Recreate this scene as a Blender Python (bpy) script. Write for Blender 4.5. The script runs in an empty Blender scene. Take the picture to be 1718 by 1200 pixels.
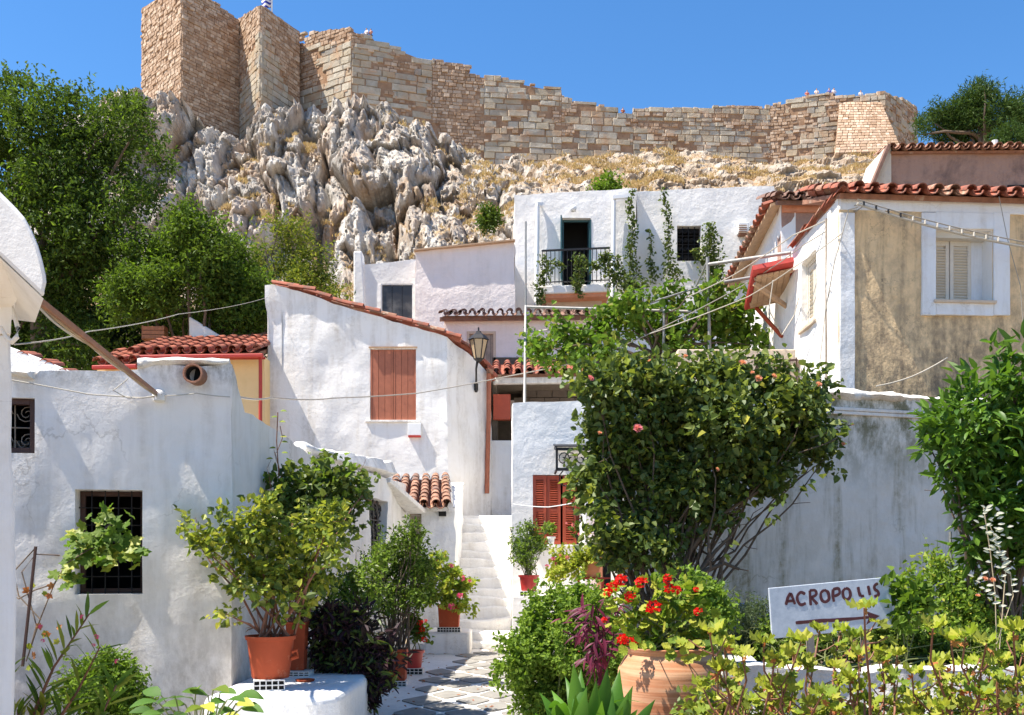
import bpy, bmesh, math, random
import numpy as np
from mathutils import Vector, Matrix

random.seed(7)
RNG = np.random.default_rng(7)
SC = bpy.context.scene
COL = SC.collection

# ------------------------------------------------------------------ camera
F, HY, CX, EYE = 1700.0, 940.0, 859.0, 1.6
cam_d = bpy.data.cameras.new('camera')
cam_d.sensor_width = 36.0
cam_d.sensor_fit = 'HORIZONTAL'
cam_d.lens = 36.0 * F / 1718.0
cam_d.shift_y = (HY - 600.0) / 1718.0
cam_d.clip_start = 0.1
cam_d.clip_end = 8000.0
cam = bpy.data.objects.new('camera', cam_d)
cam.location = (0, 0, EYE)
cam.rotation_euler = (math.radians(90), 0, 0)
COL.objects.link(cam)
SC.camera = cam

# ------------------------------------------------------------------ light
SUN_TRAVEL = Vector((1.0, 0.26, -1.95)).normalized()
SUN_EL = math.asin(-SUN_TRAVEL.z)
SUN_AZ = math.atan2(-SUN_TRAVEL.x, -SUN_TRAVEL.y)
world = bpy.data.worlds.new('World')
SC.world = world
world.use_nodes = True
wn = world.node_tree
wn.nodes.clear()
w_out = wn.nodes.new('ShaderNodeOutputWorld')
w_bg = wn.nodes.new('ShaderNodeBackground')
w_sky = wn.nodes.new('ShaderNodeTexSky')
w_sky.sky_type = 'NISHITA'
w_sky.sun_disc = False
w_sky.sun_elevation = SUN_EL
w_sky.sun_rotation = SUN_AZ
w_sky.altitude = 200
w_sky.air_density = 1.0
w_sky.dust_density = 0.15
w_sky.ozone_density = 5.0
w_bg.inputs['Strength'].default_value = 0.102
w_hs = wn.nodes.new('ShaderNodeHueSaturation')
w_hs.inputs['Saturation'].default_value = 1.2
wn.links.new(w_sky.outputs[0], w_hs.inputs['Color'])
wn.links.new(w_hs.outputs[0], w_bg.inputs[0])
wn.links.new(w_bg.outputs[0], w_out.inputs[0])
sun_d = bpy.data.lights.new('sun', 'SUN')
sun_d.energy = 5.0
sun_d.angle = math.radians(0.53)
sun_d.color = (1.0, 0.93, 0.82)
sun = bpy.data.objects.new('sun', sun_d)
sun.location = (-20, -10, 60)
sun.rotation_euler = SUN_TRAVEL.to_track_quat('-Z', 'Y').to_euler()
COL.objects.link(sun)
SC.view_settings.view_transform = 'Standard'
SC.view_settings.look = 'None'
SC.view_settings.gamma = 1.0
SC.view_settings.use_curve_mapping = False
SC.view_settings.exposure = 1.15
SC.cycles.max_bounces = 6
SC.cycles.transparent_max_bounces = 6

# ------------------------------------------------------------------ helpers
def P(px, py, d):
    return Vector(((px - CX) / F * d, d, EYE + (HY - py) / F * d))
def X(px, d): return (px - CX) / F * d
def Z(py, d): return EYE + (HY - py) / F * d

def hit(A, B, px):
    """point of the plan line A-B seen at column px: fraction s, plan point"""
    k = (px - CX) / F
    dx, dy = B[0] - A[0], B[1] - A[1]
    s = (k * A[1] - A[0]) / (dx - k * dy)
    return s, (A[0] + dx * s, A[1] + dy * s)

class Thing:
    def __init__(s, name, loc, label, cat, group=None, kind=None):
        o = bpy.data.objects.new(name, None)
        o.empty_display_size = 0.2
        o.location = loc
        COL.objects.link(o)
        o['label'] = label
        o['category'] = cat
        if group: o['group'] = group
        if kind: o['kind'] = kind
        s.o = o
        s.loc = Vector(loc)

def setprops(o, label=None, cat=None, group=None, kind=None):
    if label: o['label'] = label
    if cat: o['category'] = cat
    if group: o['group'] = group
    if kind: o['kind'] = kind
    return o

def link(name, me, parent=None, mats=None, M=None, kind=None, root=None):
    """parent: Thing or object; mesh coordinates already relative to the thing"""
    o = bpy.data.objects.new(name, me)
    COL.objects.link(o)
    if isinstance(parent, Thing):
        o.parent = parent.o
    elif parent is not None:
        o.parent = parent
    if M is not None: o.matrix_basis = M
    if kind: o['kind'] = kind
    return o

def origin_of(parent):
    if isinstance(parent, Thing): return parent.loc
    if parent is None: return Vector((0, 0, 0))
    o = parent
    while o.parent is not None: o = o.parent
    return Vector(o.location)

class MB:
    def __init__(s): s.v = []; s.f = []; s.m = []
    def add(s, vs, fs, mi=0):
        b = len(s.v)
        s.v += [tuple(v) for v in vs]
        s.f += [tuple(i + b for i in f) for f in fs]
        s.m += [mi] * len(fs)
    def box(s, c, size, M=None, mi=0):
        hx, hy, hz = size[0] / 2, size[1] / 2, size[2] / 2
        vs = [Vector((x * hx, y * hy, z * hz)) for x in (-1, 1) for y in (-1, 1) for z in (-1, 1)]
        if M is not None: vs = [M @ v for v in vs]
        vs = [v + Vector(c) for v in vs]
        s.add(vs, [(0, 1, 3, 2), (4, 6, 7, 5), (0, 4, 5, 1), (2, 3, 7, 6), (0, 2, 6, 4), (1, 5, 7, 3)], mi)
    def bx(s, x0, x1, y0, y1, z0, z1, mi=0):
        s.box(((x0 + x1) / 2, (y0 + y1) / 2, (z0 + z1) / 2), (abs(x1 - x0), abs(y1 - y0), abs(z1 - z0)), None, mi)
    def beam(s, a, b, w, h, mi=0):
        a, b = Vector(a), Vector(b)
        d = b - a
        M = d.to_track_quat('X', 'Z').to_matrix()
        s.box((a + b) / 2, (d.length, w, h), M, mi)
    def tube(s, pts, r, n=8, mi=0, caps=True):
        pts = [Vector(p) for p in pts]
        if not hasattr(r, '__len__'): r = [r] * len(pts)
        rings = []
        up = Vector((0.13, 0.31, 0.94))
        for i, p in enumerate(pts):
            t = (pts[min(i + 1, len(pts) - 1)] - pts[max(i - 1, 0)])
            if t.length < 1e-9: t = Vector((0, 0, 1))
            t.normalize()
            a = t.cross(up)
            if a.length < 1e-3: a = t.cross(Vector((1, 0, 0)))
            a.normalize(); b = t.cross(a)
            rings.append([p + (a * math.cos(2 * math.pi * k / n) + b * math.sin(2 * math.pi * k / n)) * r[i] for k in range(n)])
        vs = [v for ring in rings for v in ring]
        fs = []
        for i in range(len(pts) - 1):
            for k in range(n):
                k2 = (k + 1) % n
                fs.append((i * n + k, i * n + k2, (i + 1) * n + k2, (i + 1) * n + k))
        if caps:
            fs.append(tuple(range(n - 1, -1, -1)))
            fs.append(tuple((len(pts) - 1) * n + k for k in range(n)))
        s.add(vs, fs, mi)
    def lathe(s, prof, n=28, c=(0, 0, 0), mi=0, M=None):
        c = Vector(c)
        vs = []
        for (r, z) in prof:
            for k in range(n):
                a = 2 * math.pi * k / n
                v = Vector((r * math.cos(a), r * math.sin(a), z))
                if M is not None: v = M @ v
                vs.append(v + c)
        fs = []
        for i in range(len(prof) - 1):
            for k in range(n):
                k2 = (k + 1) % n
                fs.append((i * n + k, i * n + k2, (i + 1) * n + k2, (i + 1) * n + k))
        s.add(vs, fs, mi)
    def prism(s, outline, ext, mi=0):
        """outline list of 3d points, extruded by vector ext"""
        n = len(outline)
        o = [Vector(p) for p in outline]
        e = Vector(ext)
        vs = o + [p + e for p in o]
        fs = [tuple(range(n)), tuple(range(2 * n - 1, n - 1, -1))]
        for i in range(n):
            j = (i + 1) % n
            fs.append((i, i + n, j + n, j))
        s.add(vs, fs, mi)
    def quad(s, a, b, c, d, mi=0): s.add([a, b, c, d], [(0, 1, 2, 3)], mi)
    def build(s, name, mats, parent=None, smooth=None, bevel=0, kind=None, world=True, M=None):
        off = origin_of(parent) if world else Vector((0, 0, 0))
        me = bpy.data.meshes.new(name)
        me.from_pydata([(v[0] - off.x, v[1] - off.y, v[2] - off.z) for v in s.v], [], s.f)
        if not isinstance(mats, (list, tuple)): mats = [mats]
        for m in mats: me.materials.append(m)
        if len(mats) > 1: me.polygons.foreach_set('material_index', s.m)
        bm = bmesh.new(); bm.from_mesh(me)
        bmesh.ops.recalc_face_normals(bm, faces=bm.faces)
        bm.to_mesh(me); bm.free()
        if smooth is not None:
            me.polygons.foreach_set('use_smooth', [True] * len(me.polygons))
            me.set_sharp_from_angle(angle=math.radians(smooth))
        me.update()
        o = link(name, me, parent, M=M, kind=kind)
        if bevel:
            md = o.modifiers.new('bevel', 'BEVEL')
            md.width = bevel; md.segments = 2; md.limit_method = 'ANGLE'; md.angle_limit = math.radians(40)
        return o

def arr_mesh(name, V, Fc, mat, smooth=False, uvless=True):
    """V (N,3), Fc list of (M,k) int arrays"""
    if not isinstance(Fc, (list, tuple)): Fc = [Fc]
    me = bpy.data.meshes.new(name)
    V = np.asarray(V, dtype=np.float32)
    me.vertices.add(len(V)); me.vertices.foreach_set('co', V.ravel())
    loops = np.concatenate([f.ravel() for f in Fc]).astype(np.int32)
    tot = np.concatenate([np.full(len(f), f.shape[1]) for f in Fc]).astype(np.int32)
    start = np.concatenate([[0], np.cumsum(tot)[:-1]]).astype(np.int32)
    me.loops.add(len(loops)); me.loops.foreach_set('vertex_index', loops)
    me.polygons.add(len(tot)); me.polygons.foreach_set('loop_start', start)
    try: me.polygons.foreach_set('loop_total', tot)
    except Exception: pass
    me.polygons.foreach_set('use_smooth', np.full(len(tot), smooth))
    if mat is not None: me.materials.append(mat)
    me.update(calc_edges=True)
    return me

# ---- numpy noise
_perm = RNG.permutation(4096)
_val = RNG.random(4096) * 2 - 1
_pts = RNG.random((4096, 3))
def _h(ix, iy, iz):
    return _perm[(_perm[(_perm[ix & 4095] + iy) & 4095] + iz) & 4095]
def vnoise(p):
    p = np.asarray(p, dtype=float)
    i = np.floor(p).astype(int); f = p - i
    u = f * f * f * (f * (f * 6 - 15) + 10)
    r = 0
    for a in (0, 1):
        for b in (0, 1):
            for c in (0, 1):
                w = (u[:, 0] if a else 1 - u[:, 0]) * (u[:, 1] if b else 1 - u[:, 1]) * (u[:, 2] if c else 1 - u[:, 2])
                r = r + w * _val[_h(i[:, 0] + a, i[:, 1] + b, i[:, 2] + c)]
    return r
def fbm(p, octs=4, lac=2.03, gain=0.5):
    r = 0; a = 1.0; p = np.asarray(p, dtype=float)
    for k in range(octs):
        r = r + a * vnoise(p + 17.3 * k); p = p * lac; a *= gain
    return r
def worley(p):
    p = np.asarray(p, dtype=float)
    i = np.floor(p).astype(int)
    f1 = np.full(len(p), 9.0); f2 = np.full(len(p), 9.0); idv = np.zeros(len(p))
    for a in (-1, 0, 1):
        for b in (-1, 0, 1):
            for c in (-1, 0, 1):
                j = i + np.array([a, b, c])
                h = _h(j[:, 0], j[:, 1], j[:, 2])
                d = np.linalg.norm(j + _pts[h] - p, axis=1)
                m = d < f1
                f2 = np.where(m, f1, np.minimum(f2, d))
                idv = np.where(m, _val[h], idv)
                f1 = np.where(m, d, f1)
    return f1, f2, idv
def facet(p, tilt=0.8, dome=0.35):
    """flat faced rock: every voronoi cell carries its own tilted plane; returns height and distance to the crack"""
    p = np.asarray(p, dtype=float); i = np.floor(p).astype(int)
    f1 = np.full(len(p), 9.0); f2 = np.full(len(p), 9.0); hh = np.zeros(len(p), dtype=int); off = np.zeros_like(p)
    for a in (-1, 0, 1):
        for b in (-1, 0, 1):
            for c in (-1, 0, 1):
                j = i + np.array([a, b, c]); h = _h(j[:, 0], j[:, 1], j[:, 2]); o = p - (j + _pts[h]); d = np.linalg.norm(o, axis=1); m = d < f1
                f2 = np.where(m, f1, np.minimum(f2, d)); hh = np.where(m, h, hh); off = np.where(m[:, None], o, off); f1 = np.where(m, d, f1)
    dirs = (_pts[(hh * 7 + 13) & 4095] - 0.5) * 2
    return (off * dirs).sum(1) * tilt + _val[hh] * 0.16 - dome * f1 ** 2, f2 - f1
def n1(x, y=0.0, z=0.0): return float(vnoise(np.array([[x, y, z]]))[0])

# ------------------------------------------------------------------ materials
class NT:
    def __init__(s, name):
        s.m = bpy.data.materials.new(name); s.m.use_nodes = True
        s.t = s.m.node_tree; s.t.nodes.clear()
        s.out = s.n('ShaderNodeOutputMaterial')
        s.b = s.n('ShaderNodeBsdfPrincipled')
        s.l(s.b.outputs[0], s.out.inputs[0])
    def n(s, t, **k):
        nd = s.t.nodes.new(t)
        for a, v in k.items(): setattr(nd, a, v)
        return nd
    def l(s, a, b): s.t.links.new(a, b)
    def coord(s, scale=(1, 1, 1), kind='Object'):
        tc = s.n('ShaderNodeTexCoord')
        mp = s.n('ShaderNodeMapping')
        mp.inputs['Scale'].default_value = scale
        s.l(tc.outputs[kind], mp.inputs[0])
        return mp.outputs[0]
    def noise(s, vec, scale, detail=4, rough=0.55, dist=0.0):
        nd = s.n('ShaderNodeTexNoise')
        nd.inputs['Scale'].default_value = scale; nd.inputs['Detail'].default_value = detail
        nd.inputs['Roughness'].default_value = rough; nd.inputs['Distortion'].default_value = dist
        if vec is not None: s.l(vec, nd.inputs['Vector'])
        return nd.outputs['Fac']
    def ramp(s, fac, stops, interp='LINEAR'):
        r = s.n('ShaderNodeValToRGB'); r.color_ramp.interpolation = interp
        els = r.color_ramp.elements
        while len(els) > 1: els.remove(els[-1])
        for i, (p, c) in enumerate(stops):
            e = els[0] if i == 0 else els.new(p)
            e.position = p
            e.color = (c, c, c, 1) if not hasattr(c, '__len__') else (*c[:3], 1)
        s.l(fac, r.inputs[0])
        return r.outputs[0]
    def mix(s, fac, a, b, mode='MIX'):
        m = s.n('ShaderNodeMix', data_type='RGBA', blend_type=mode)
        for sock, v in ((m.inputs[0], fac), (m.inputs[6], a), (m.inputs[7], b)):
            if hasattr(v, 'links') or isinstance(v, bpy.types.NodeSocket): s.l(v, sock)
            elif hasattr(v, '__len__'): sock.default_value = (*v[:3], 1)
            else: sock.default_value = v
        return m.outputs[2]
    def math(s, op, a, b=None, clamp=False):
        m = s.n('ShaderNodeMath', operation=op, use_clamp=clamp)
        for i, v in enumerate((a, b)):
            if v is None: continue
            if isinstance(v, bpy.types.NodeSocket): s.l(v, m.inputs[i])
            else: m.inputs[i].default_value = v
        return m.outputs[0]
    def z(s):
        g = s.n('ShaderNodeNewGeometry'); x = s.n('ShaderNodeSeparateXYZ')
        s.l(g.outputs['Position'], x.inputs[0]); return x.outputs[2]
    def mapr(s, v, a, b, c=0.0, d=1.0):
        m = s.n('ShaderNodeMapRange'); s.l(v, m.inputs[0])
        for i, q in enumerate((a, b, c, d)): m.inputs[i + 1].default_value = q
        return m.outputs[0]
    def rnd(s):
        g = s.n('ShaderNodeNewGeometry'); o = s.n('ShaderNodeObjectInfo')
        return s.math('FRACT', s.math('ADD', g.outputs['Random Per Island'], o.outputs['Random']))
    def bump(s, h, strength=0.3, dist=0.02, prev=None):
        b = s.n('ShaderNodeBump'); b.inputs['Strength'].default_value = strength
        b.inputs['Distance'].default_value = dist
        s.l(h, b.inputs['Height'])
        if prev is not None: s.l(prev, b.inputs['Normal'])
        return b.outputs[0]
    def done(s, col=None, rough=0.8, normal=None, spec=None, metal=None):
        if col is not None:
            if isinstance(col, bpy.types.NodeSocket): s.l(col, s.b.inputs['Base Color'])
            else: s.b.inputs['Base Color'].default_value = (*col[:3], 1)
        if isinstance(rough, bpy.types.NodeSocket): s.l(rough, s.b.inputs['Roughness'])
        else: s.b.inputs['Roughness'].default_value = rough
        if normal is not None: s.l(normal, s.b.inputs['Normal'])
        if spec is not None: s.b.inputs['Specular IOR Level'].default_value = spec
        if metal is not None: s.b.inputs['Metallic'].default_value = metal
        return s.m

def plaster(name, col=(0.8, 0.8, 0.79), dirt=0.5, streak=0.4, dcol=(0.33, 0.29, 0.24), low=None, high=None, scale=1.0, lump=0.5, blotch=None):
    n = NT(name)
    v = n.coord()
    big = n.noise(v, 0.9 * scale, 5, 0.6)
    fine = n.noise(v, 9 * scale, 6, 0.7)
    c = n.mix(n.mapr(big, 0.35, 0.7), col, [x * 0.93 for x in col])
    c = n.mix(n.mapr(n.noise(v, 2.6 * scale, 6, 0.75, 0.6), 0.48, 0.72, 0, 0.35), c, [col[0] * 0.84, col[1] * 0.8, col[2] * 0.72])
    # vertical runs of dirt
    vs = n.coord((2.2 * scale, 2.2 * scale, 0.22 * scale))
    st = n.math('MULTIPLY', n.mapr(n.noise(vs, 1.6, 5, 0.65), 0.48, 0.66), n.mapr(fine, 0.25, 0.7))
    c = n.mix(n.math('MULTIPLY', st, streak), c, [dcol[0] * 1.15, dcol[1] * 1.08, dcol[2] * .95])
    sp = n.mapr(n.noise(v, 22 * scale, 8, 0.8), 0.6, 0.72)
    sp = n.math('MULTIPLY', sp, n.mapr(n.noise(v, 1.3 * scale, 3, 0.6), 0.5, 0.68))
    c = n.mix(n.math('MULTIPLY', sp, dirt), c, dcol)
    if blotch: c = n.mix(n.math('MULTIPLY', n.mapr(n.noise(v, blotch[0], 8, 0.7, 0.4), 0.48, 0.66), blotch[1]), c, blotch[2])
    vo = n.n('ShaderNodeTexVoronoi'); vo.feature = 'DISTANCE_TO_EDGE'; vo.inputs['Scale'].default_value = 0.8 * scale
    wv = n.n('ShaderNodeVectorMath', operation='ADD'); nz_ = n.n('ShaderNodeTexNoise'); nz_.inputs['Scale'].default_value = 3 * scale; nz_.inputs['Detail'].default_value = 6
    n.l(v, nz_.inputs['Vector']); n.l(v, wv.inputs[0]); n.l(nz_.outputs['Color'], wv.inputs[1]); n.l(wv.outputs[0], vo.inputs['Vector'])
    ck = n.math('MULTIPLY', n.mapr(vo.outputs['Distance'], 0.0, 0.012, 1, 0), n.mapr(n.noise(v, 0.9 * scale, 3, 0.5), 0.5, 0.6))
    c = n.mix(n.math('MULTIPLY', ck, 0.6 * dirt, True), c, dcol)
    zz = n.z()
    for band in (low, high):
        if band:
            m = n.mapr(zz, band[0], band[1], 1.0, 0.0)
            m = n.math('MULTIPLY', m, n.mapr(n.noise(n.coord((1, 1, 0.6)), 4.2 * scale, 8, 0.75), 0.40, 0.60))
            c = n.mix(n.math('MULTIPLY', m, band[2], True), c, dcol)
    h = n.math('ADD', n.math('MULTIPLY', n.noise(v, 3.0 * scale, 5, 0.6), 1.2), n.math('MULTIPLY', fine, 0.35))
    nb = n.bump(h, lump, 0.06 / scale)
    nb = n.bump(n.noise(v, 45 * scale, 6, 0.7), 0.35, 0.008 / scale, nb)
    return n.done(c, 0.92, nb, 0.25)

def simple(name, col, rough=0.6, var=0.2, bscale=8, bstr=0.2, metal=0, worn=None, spec=None, bdist=0.005, rv=0.25):
    n = NT(name)
    v = n.coord()
    c = n.mix(n.mapr(n.noise(v, bscale, 6, 0.7), 0.3, 0.7), [x * (1 - var) for x in col], [min(1, x * (1 + var)) for x in col])
    r = n.rnd()
    c = n.mix(n.mapr(r, 0, 1, 0, rv), c, [x * (0.72 if rv < .4 else .45) for x in col])
    if worn: c = n.mix(n.math('MULTIPLY', n.mapr(n.noise(v, worn[1], 8, 0.75), 0.58, 0.66), worn[2]), c, worn[0])
    return n.done(c, rough, n.bump(n.noise(v, bscale * 4, 6, 0.7), bstr, bdist), spec, metal)

def stone_mat(name, cols, rough=0.9, vein=None, bscale=3, bdist=0.08, dark=0.35):
    n = NT(name)
    v = n.coord(kind='Object')
    g = n.n('ShaderNodeNewGeometry')
    pos = g.outputs['Position']
    r = n.rnd()
    k = len(cols)
    c = n.ramp(r, [(i / max(1, k - 1), cc) for i, cc in enumerate(cols)])
    nz = n.noise(pos, bscale * 0.7, 7, 0.7)
    c = n.mix(n.mapr(nz, 0.35, 0.7, 0, dark), c, [cols[0][0] * 0.5, cols[0][1] * 0.46, cols[0][2] * 0.4])
    if vein: c = n.mix(n.mapr(n.noise(pos, vein[1], 4, 0.6), 0.5, 0.68, 0, vein[2]), c, vein[0])
    return n.done(c, rough, n.bump(n.noise(pos, bscale * 2, 8, 0.75), 0.7, bdist), 0.2)

def leafmat(name, cols, trans=0.35, rough=0.6, spec=0.22):
    rough = max(rough, .45); spec = min(spec, .3)
    n = NT(name)
    r = n.rnd()
    k = len(cols)
    c = n.ramp(r, [(i / max(1, k - 1), cc) for i, cc in enumerate(cols)])
    g = n.n('ShaderNodeNewGeometry')
    c = n.mix(n.mapr(n.noise(g.outputs['Position'], 1.7, 3, 0.6), 0.3, 0.7, 0, 0.45), c, [x * 0.62 for x in cols[len(cols) // 2]])
    n.done(c, rough, None, spec)
    tr = n.n('ShaderNodeBsdfTranslucent')
    tc = n.mix(0.5, c, (cols[-1][0] * 1.3, cols[-1][1] * 1.5, cols[-1][2] * 0.5))
    n.l(tc, tr.inputs[0])
    mx = n.n('ShaderNodeMixShader'); mx.inputs[0].default_value = trans
    n.l(n.b.outputs[0], mx.inputs[1]); n.l(tr.outputs[0], mx.inputs[2]); n.l(mx.outputs[0], n.out.inputs[0])
    return n.m

# ------------------------------------------------------------------ walls
class Wall:
    """a hand-plastered wall along a plan path (left to right as seen), thickness inwards (to the left of travel)"""
    def __init__(s, plan, z0, thick=0.3, closed=False):
        s.p = [Vector((a[0], a[1], 0)) for a in plan]
        s.closed = closed
        s.q = s.p + ([s.p[0]] if closed else [])
        s.cum = [0.0]
        for a, b in zip(s.q[:-1], s.q[1:]): s.cum.append(s.cum[-1] + (b - a).length)
        s.z0 = z0; s.th = thick
        s.holes = []; s.top = []
    def at(s, seg, px, py=None):
        A, B = s.q[seg], s.q[seg + 1]
        t, pt = hit(A, B, px)
        u = s.cum[seg] + t * (B - A).length
        if py is None: return u
        return u, Z(py, pt[1])
    def hole(s, seg, px0, px1, py0, py1):
        u0 = s.at(seg, px0); u1 = s.at(seg, px1)
        _, pt = hit(s.q[seg], s.q[seg + 1], (px0 + px1) / 2)
        h = (u0, u1, Z(py1, pt[1]), Z(py0, pt[1]))
        s.holes.append(h); return h
    def settop(s, pts):   # list of (seg,px,py) or (u,z)
        out = []
        for t in pts:
            out.append(s.at(*t) if len(t) == 3 else t)
        s.top = sorted(out)
    def dirn(s, seg):
        d = (s.q[seg + 1] - s.q[seg]).normalized()
        return d, Vector((-d.y, d.x, 0))
    def frame(s, seg, u, z, inward=0.0):
        d, n = s.dirn(seg)
        o = s.q[seg] + d * (u - s.cum[seg]) + n * inward
        o = Vector((o.x, o.y, z))
        return Matrix(((d.x, n.x, 0, o.x), (d.y, n.y, 0, o.y), (0, 0, 1, o.z), (0, 0, 0, 1)))
    def build(s, name, mat, parent, step=0.2, amp=0.012, tamp=0.02, bevel=0.02, nscale=1.3, label=None):
        tu = [t[0] for t in s.top]; tz = [t[1] for t in s.top]
        L = s.cum[-1]
        us = set(s.cum) | {h[0] for h in s.holes} | {h[1] for h in s.holes} | {t for t in tu if 0 < t < L}
        us = sorted(us); uu = [us[0]]
        for a in us[1:]:
            if a - uu[-1] < 0.004: continue
            k = max(1, round((a - uu[-1]) / step)); b = uu[-1]
            uu += [b + (a - b) * (i + 1) / k for i in range(k)]
        zt = max(tz) + 0.1
        zs = sorted({s.z0, zt} | {h[2] for h in s.holes} | {h[3] for h in s.holes}); zz = [zs[0]]
        for a in zs[1:]:
            if a - zz[-1] < 0.004: continue
            k = max(1, round((a - zz[-1]) / step)); b = zz[-1]
            zz += [b + (a - b) * (i + 1) / k for i in range(k)]
        nu, nz = len(uu), len(zz)
        U = np.array(uu)
        top = np.interp(U, tu, tz)
        if tamp: top = top + tamp * fbm(np.stack([U * 3.1, U * 0 + s.p[0].x, U * 0 + s.p[0].y], 1), 3)
        # plan positions & normals
        pos = []; nor = []
        for u in uu:
            seg = 0
            while seg < len(s.cum) - 2 and u > s.cum[seg + 1] - 1e-6: seg += 1
            d, n = s.dirn(seg)
            p = s.q[seg] + d * (u - s.cum[seg])
            prev = None
            if abs(u - s.cum[seg]) < 1e-6:
                if seg > 0: prev = s.dirn(seg - 1)[1]
                elif s.closed: prev = s.dirn(len(s.q) - 2)[1]
            if abs(u - L) < 1e-6 and s.closed: prev = s.dirn(0)[1]
            if prev is not None: n = (n + prev) / max(0.3, 1 + n.dot(prev))
            pos.append(p); nor.append(n)
        PX = np.array([[p.x, p.y] for p in pos]); NX = np.array([[n.x, n.y] for n in nor])
        Zg = np.minimum(np.array(zz)[None, :], top[:, None])
        Xg = np.repeat(PX[:, 0:1], nz, 1); Yg = np.repeat(PX[:, 1:2], nz, 1)
        pts = np.stack([Xg.ravel(), Yg.ravel(), Zg.ravel()], 1)
        dsp = (fbm(pts * nscale, 3) * amp).reshape(nu, nz)
        FX = Xg + NX[:, 0:1] * dsp; FY = Yg + NX[:, 1:2] * dsp
        BX = Xg + NX[:, 0:1] * s.th; BY = Yg + NX[:, 1:2] * s.th
        off = origin_of(parent)
        Vf = np.stack([FX.ravel() - off.x, FY.ravel() - off.y, Zg.ravel() - off.z], 1)
        Vb = np.stack([BX.ravel() - off.x, BY.ravel() - off.y, Zg.ravel() - off.z], 1)
        V = np.concatenate([Vf, Vb]); N = nu * nz
        faces = []; edges = {}
        def idx(i, j):
            if s.closed and i == nu - 1: i = 0
            return i * nz + j
        for i in range(nu - 1):
            uc = (uu[i] + uu[i + 1]) / 2
            for j in range(nz - 1):
                zc = (zz[j] + zz[j + 1]) / 2
                if zz[j] >= top[i] - 1e-4 and zz[j] >= top[i + 1] - 1e-4: continue
                if any(h[0] < uc < h[1] and h[2] < zc < h[3] for h in s.holes): continue
                q = [idx(i, j), idx(i + 1, j), idx(i + 1, j + 1), idx(i, j + 1)]
                if zz[j] >= top[i] - 1e-4: q = [q[0], q[1], q[2]]
                elif zz[j] >= top[i + 1] - 1e-4: q = [q[0], q[1], q[3]]
                faces.append(tuple(q))
        for f in faces:
            for a, b in zip(f, f[1:] + f[:1]):
                edges[(a, b)] = 1
        out = list(faces) + [tuple(v + N for v in reversed(f)) for f in faces]
        for (a, b) in edges:
            if (b, a) not in edges: out.append((b, a, a + N, b + N))
        me = bpy.data.meshes.new(name)
        me.from_pydata(V.tolist(), [], out)
        me.materials.append(mat)
        bm = bmesh.new(); bm.from_mesh(me)
        bmesh.ops.delete(bm, geom=[v for v in bm.verts if not v.link_faces], context='VERTS')
        bmesh.ops.remove_doubles(bm, verts=bm.verts, dist=0.0015)
        bmesh.ops.recalc_face_normals(bm, faces=bm.faces)
        bm.to_mesh(me); bm.free()
        me.polygons.foreach_set('use_smooth', [True] * len(me.polygons))
        me.set_sharp_from_angle(angle=math.radians(45))
        o = link(name, me, parent)
        if bevel:
            md = o.modifiers.new('bevel', 'BEVEL'); md.width = bevel; md.segments = 3
            md.limit_method = 'ANGLE'; md.angle_limit = math.radians(55)
        if label: o['label'] = label
        return o

# ------------------------------------------------------------------ leaves
def unit(a): return a / np.maximum(1e-9, np.linalg.norm(a, axis=-1, keepdims=True))
def leaf_arrays(pos, ax, nrm, L, W, fine=True, droop=0.18, fold=0.25):
    ax = unit(ax); b = unit(np.cross(nrm, ax)); n = np.cross(ax, b)
    L = np.asarray(L).reshape(-1, 1) * np.ones((len(pos), 1)); W = np.asarray(W).reshape(-1, 1) * np.ones((len(pos), 1))
    if fine:
        v0 = pos
        m1 = pos + ax * L * .33; m2 = pos + ax * L * .72 - n * L * droop * .5
        l1 = m1 - b * W * .5 + n * W * fold; r1 = m1 + b * W * .5 + n * W * fold
        l2 = m2 - b * W * .36 + n * W * fold * .7; r2 = m2 + b * W * .36 + n * W * fold * .7
        t = pos + ax * L - n * L * droop
        V = np.stack([v0, l1, l2, t, r2, r1], 1).reshape(-1, 3)
        k = np.arange(len(pos))[:, None] * 6
        Fc = np.concatenate([k + np.array([[0, 3, 2, 1]]), k + np.array([[0, 5, 4, 3]])])
    else:
        m = pos + ax * L * .45
        l = m - b * W * .5 + n * W * fold; r = m + b * W * .5 + n * W * fold
        t = pos + ax * L - n * L * droop
        V = np.stack([pos, l, t, r], 1).reshape(-1, 3)
        k = np.arange(len(pos))[:, None] * 4
        Fc = np.concatenate([k + np.array([[0, 2, 1]]), k + np.array([[0, 3, 2]])])
    return V, Fc

def rdir(n, rng=None):
    return unit((rng or RNG).normal(size=(n, 3)))

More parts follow.
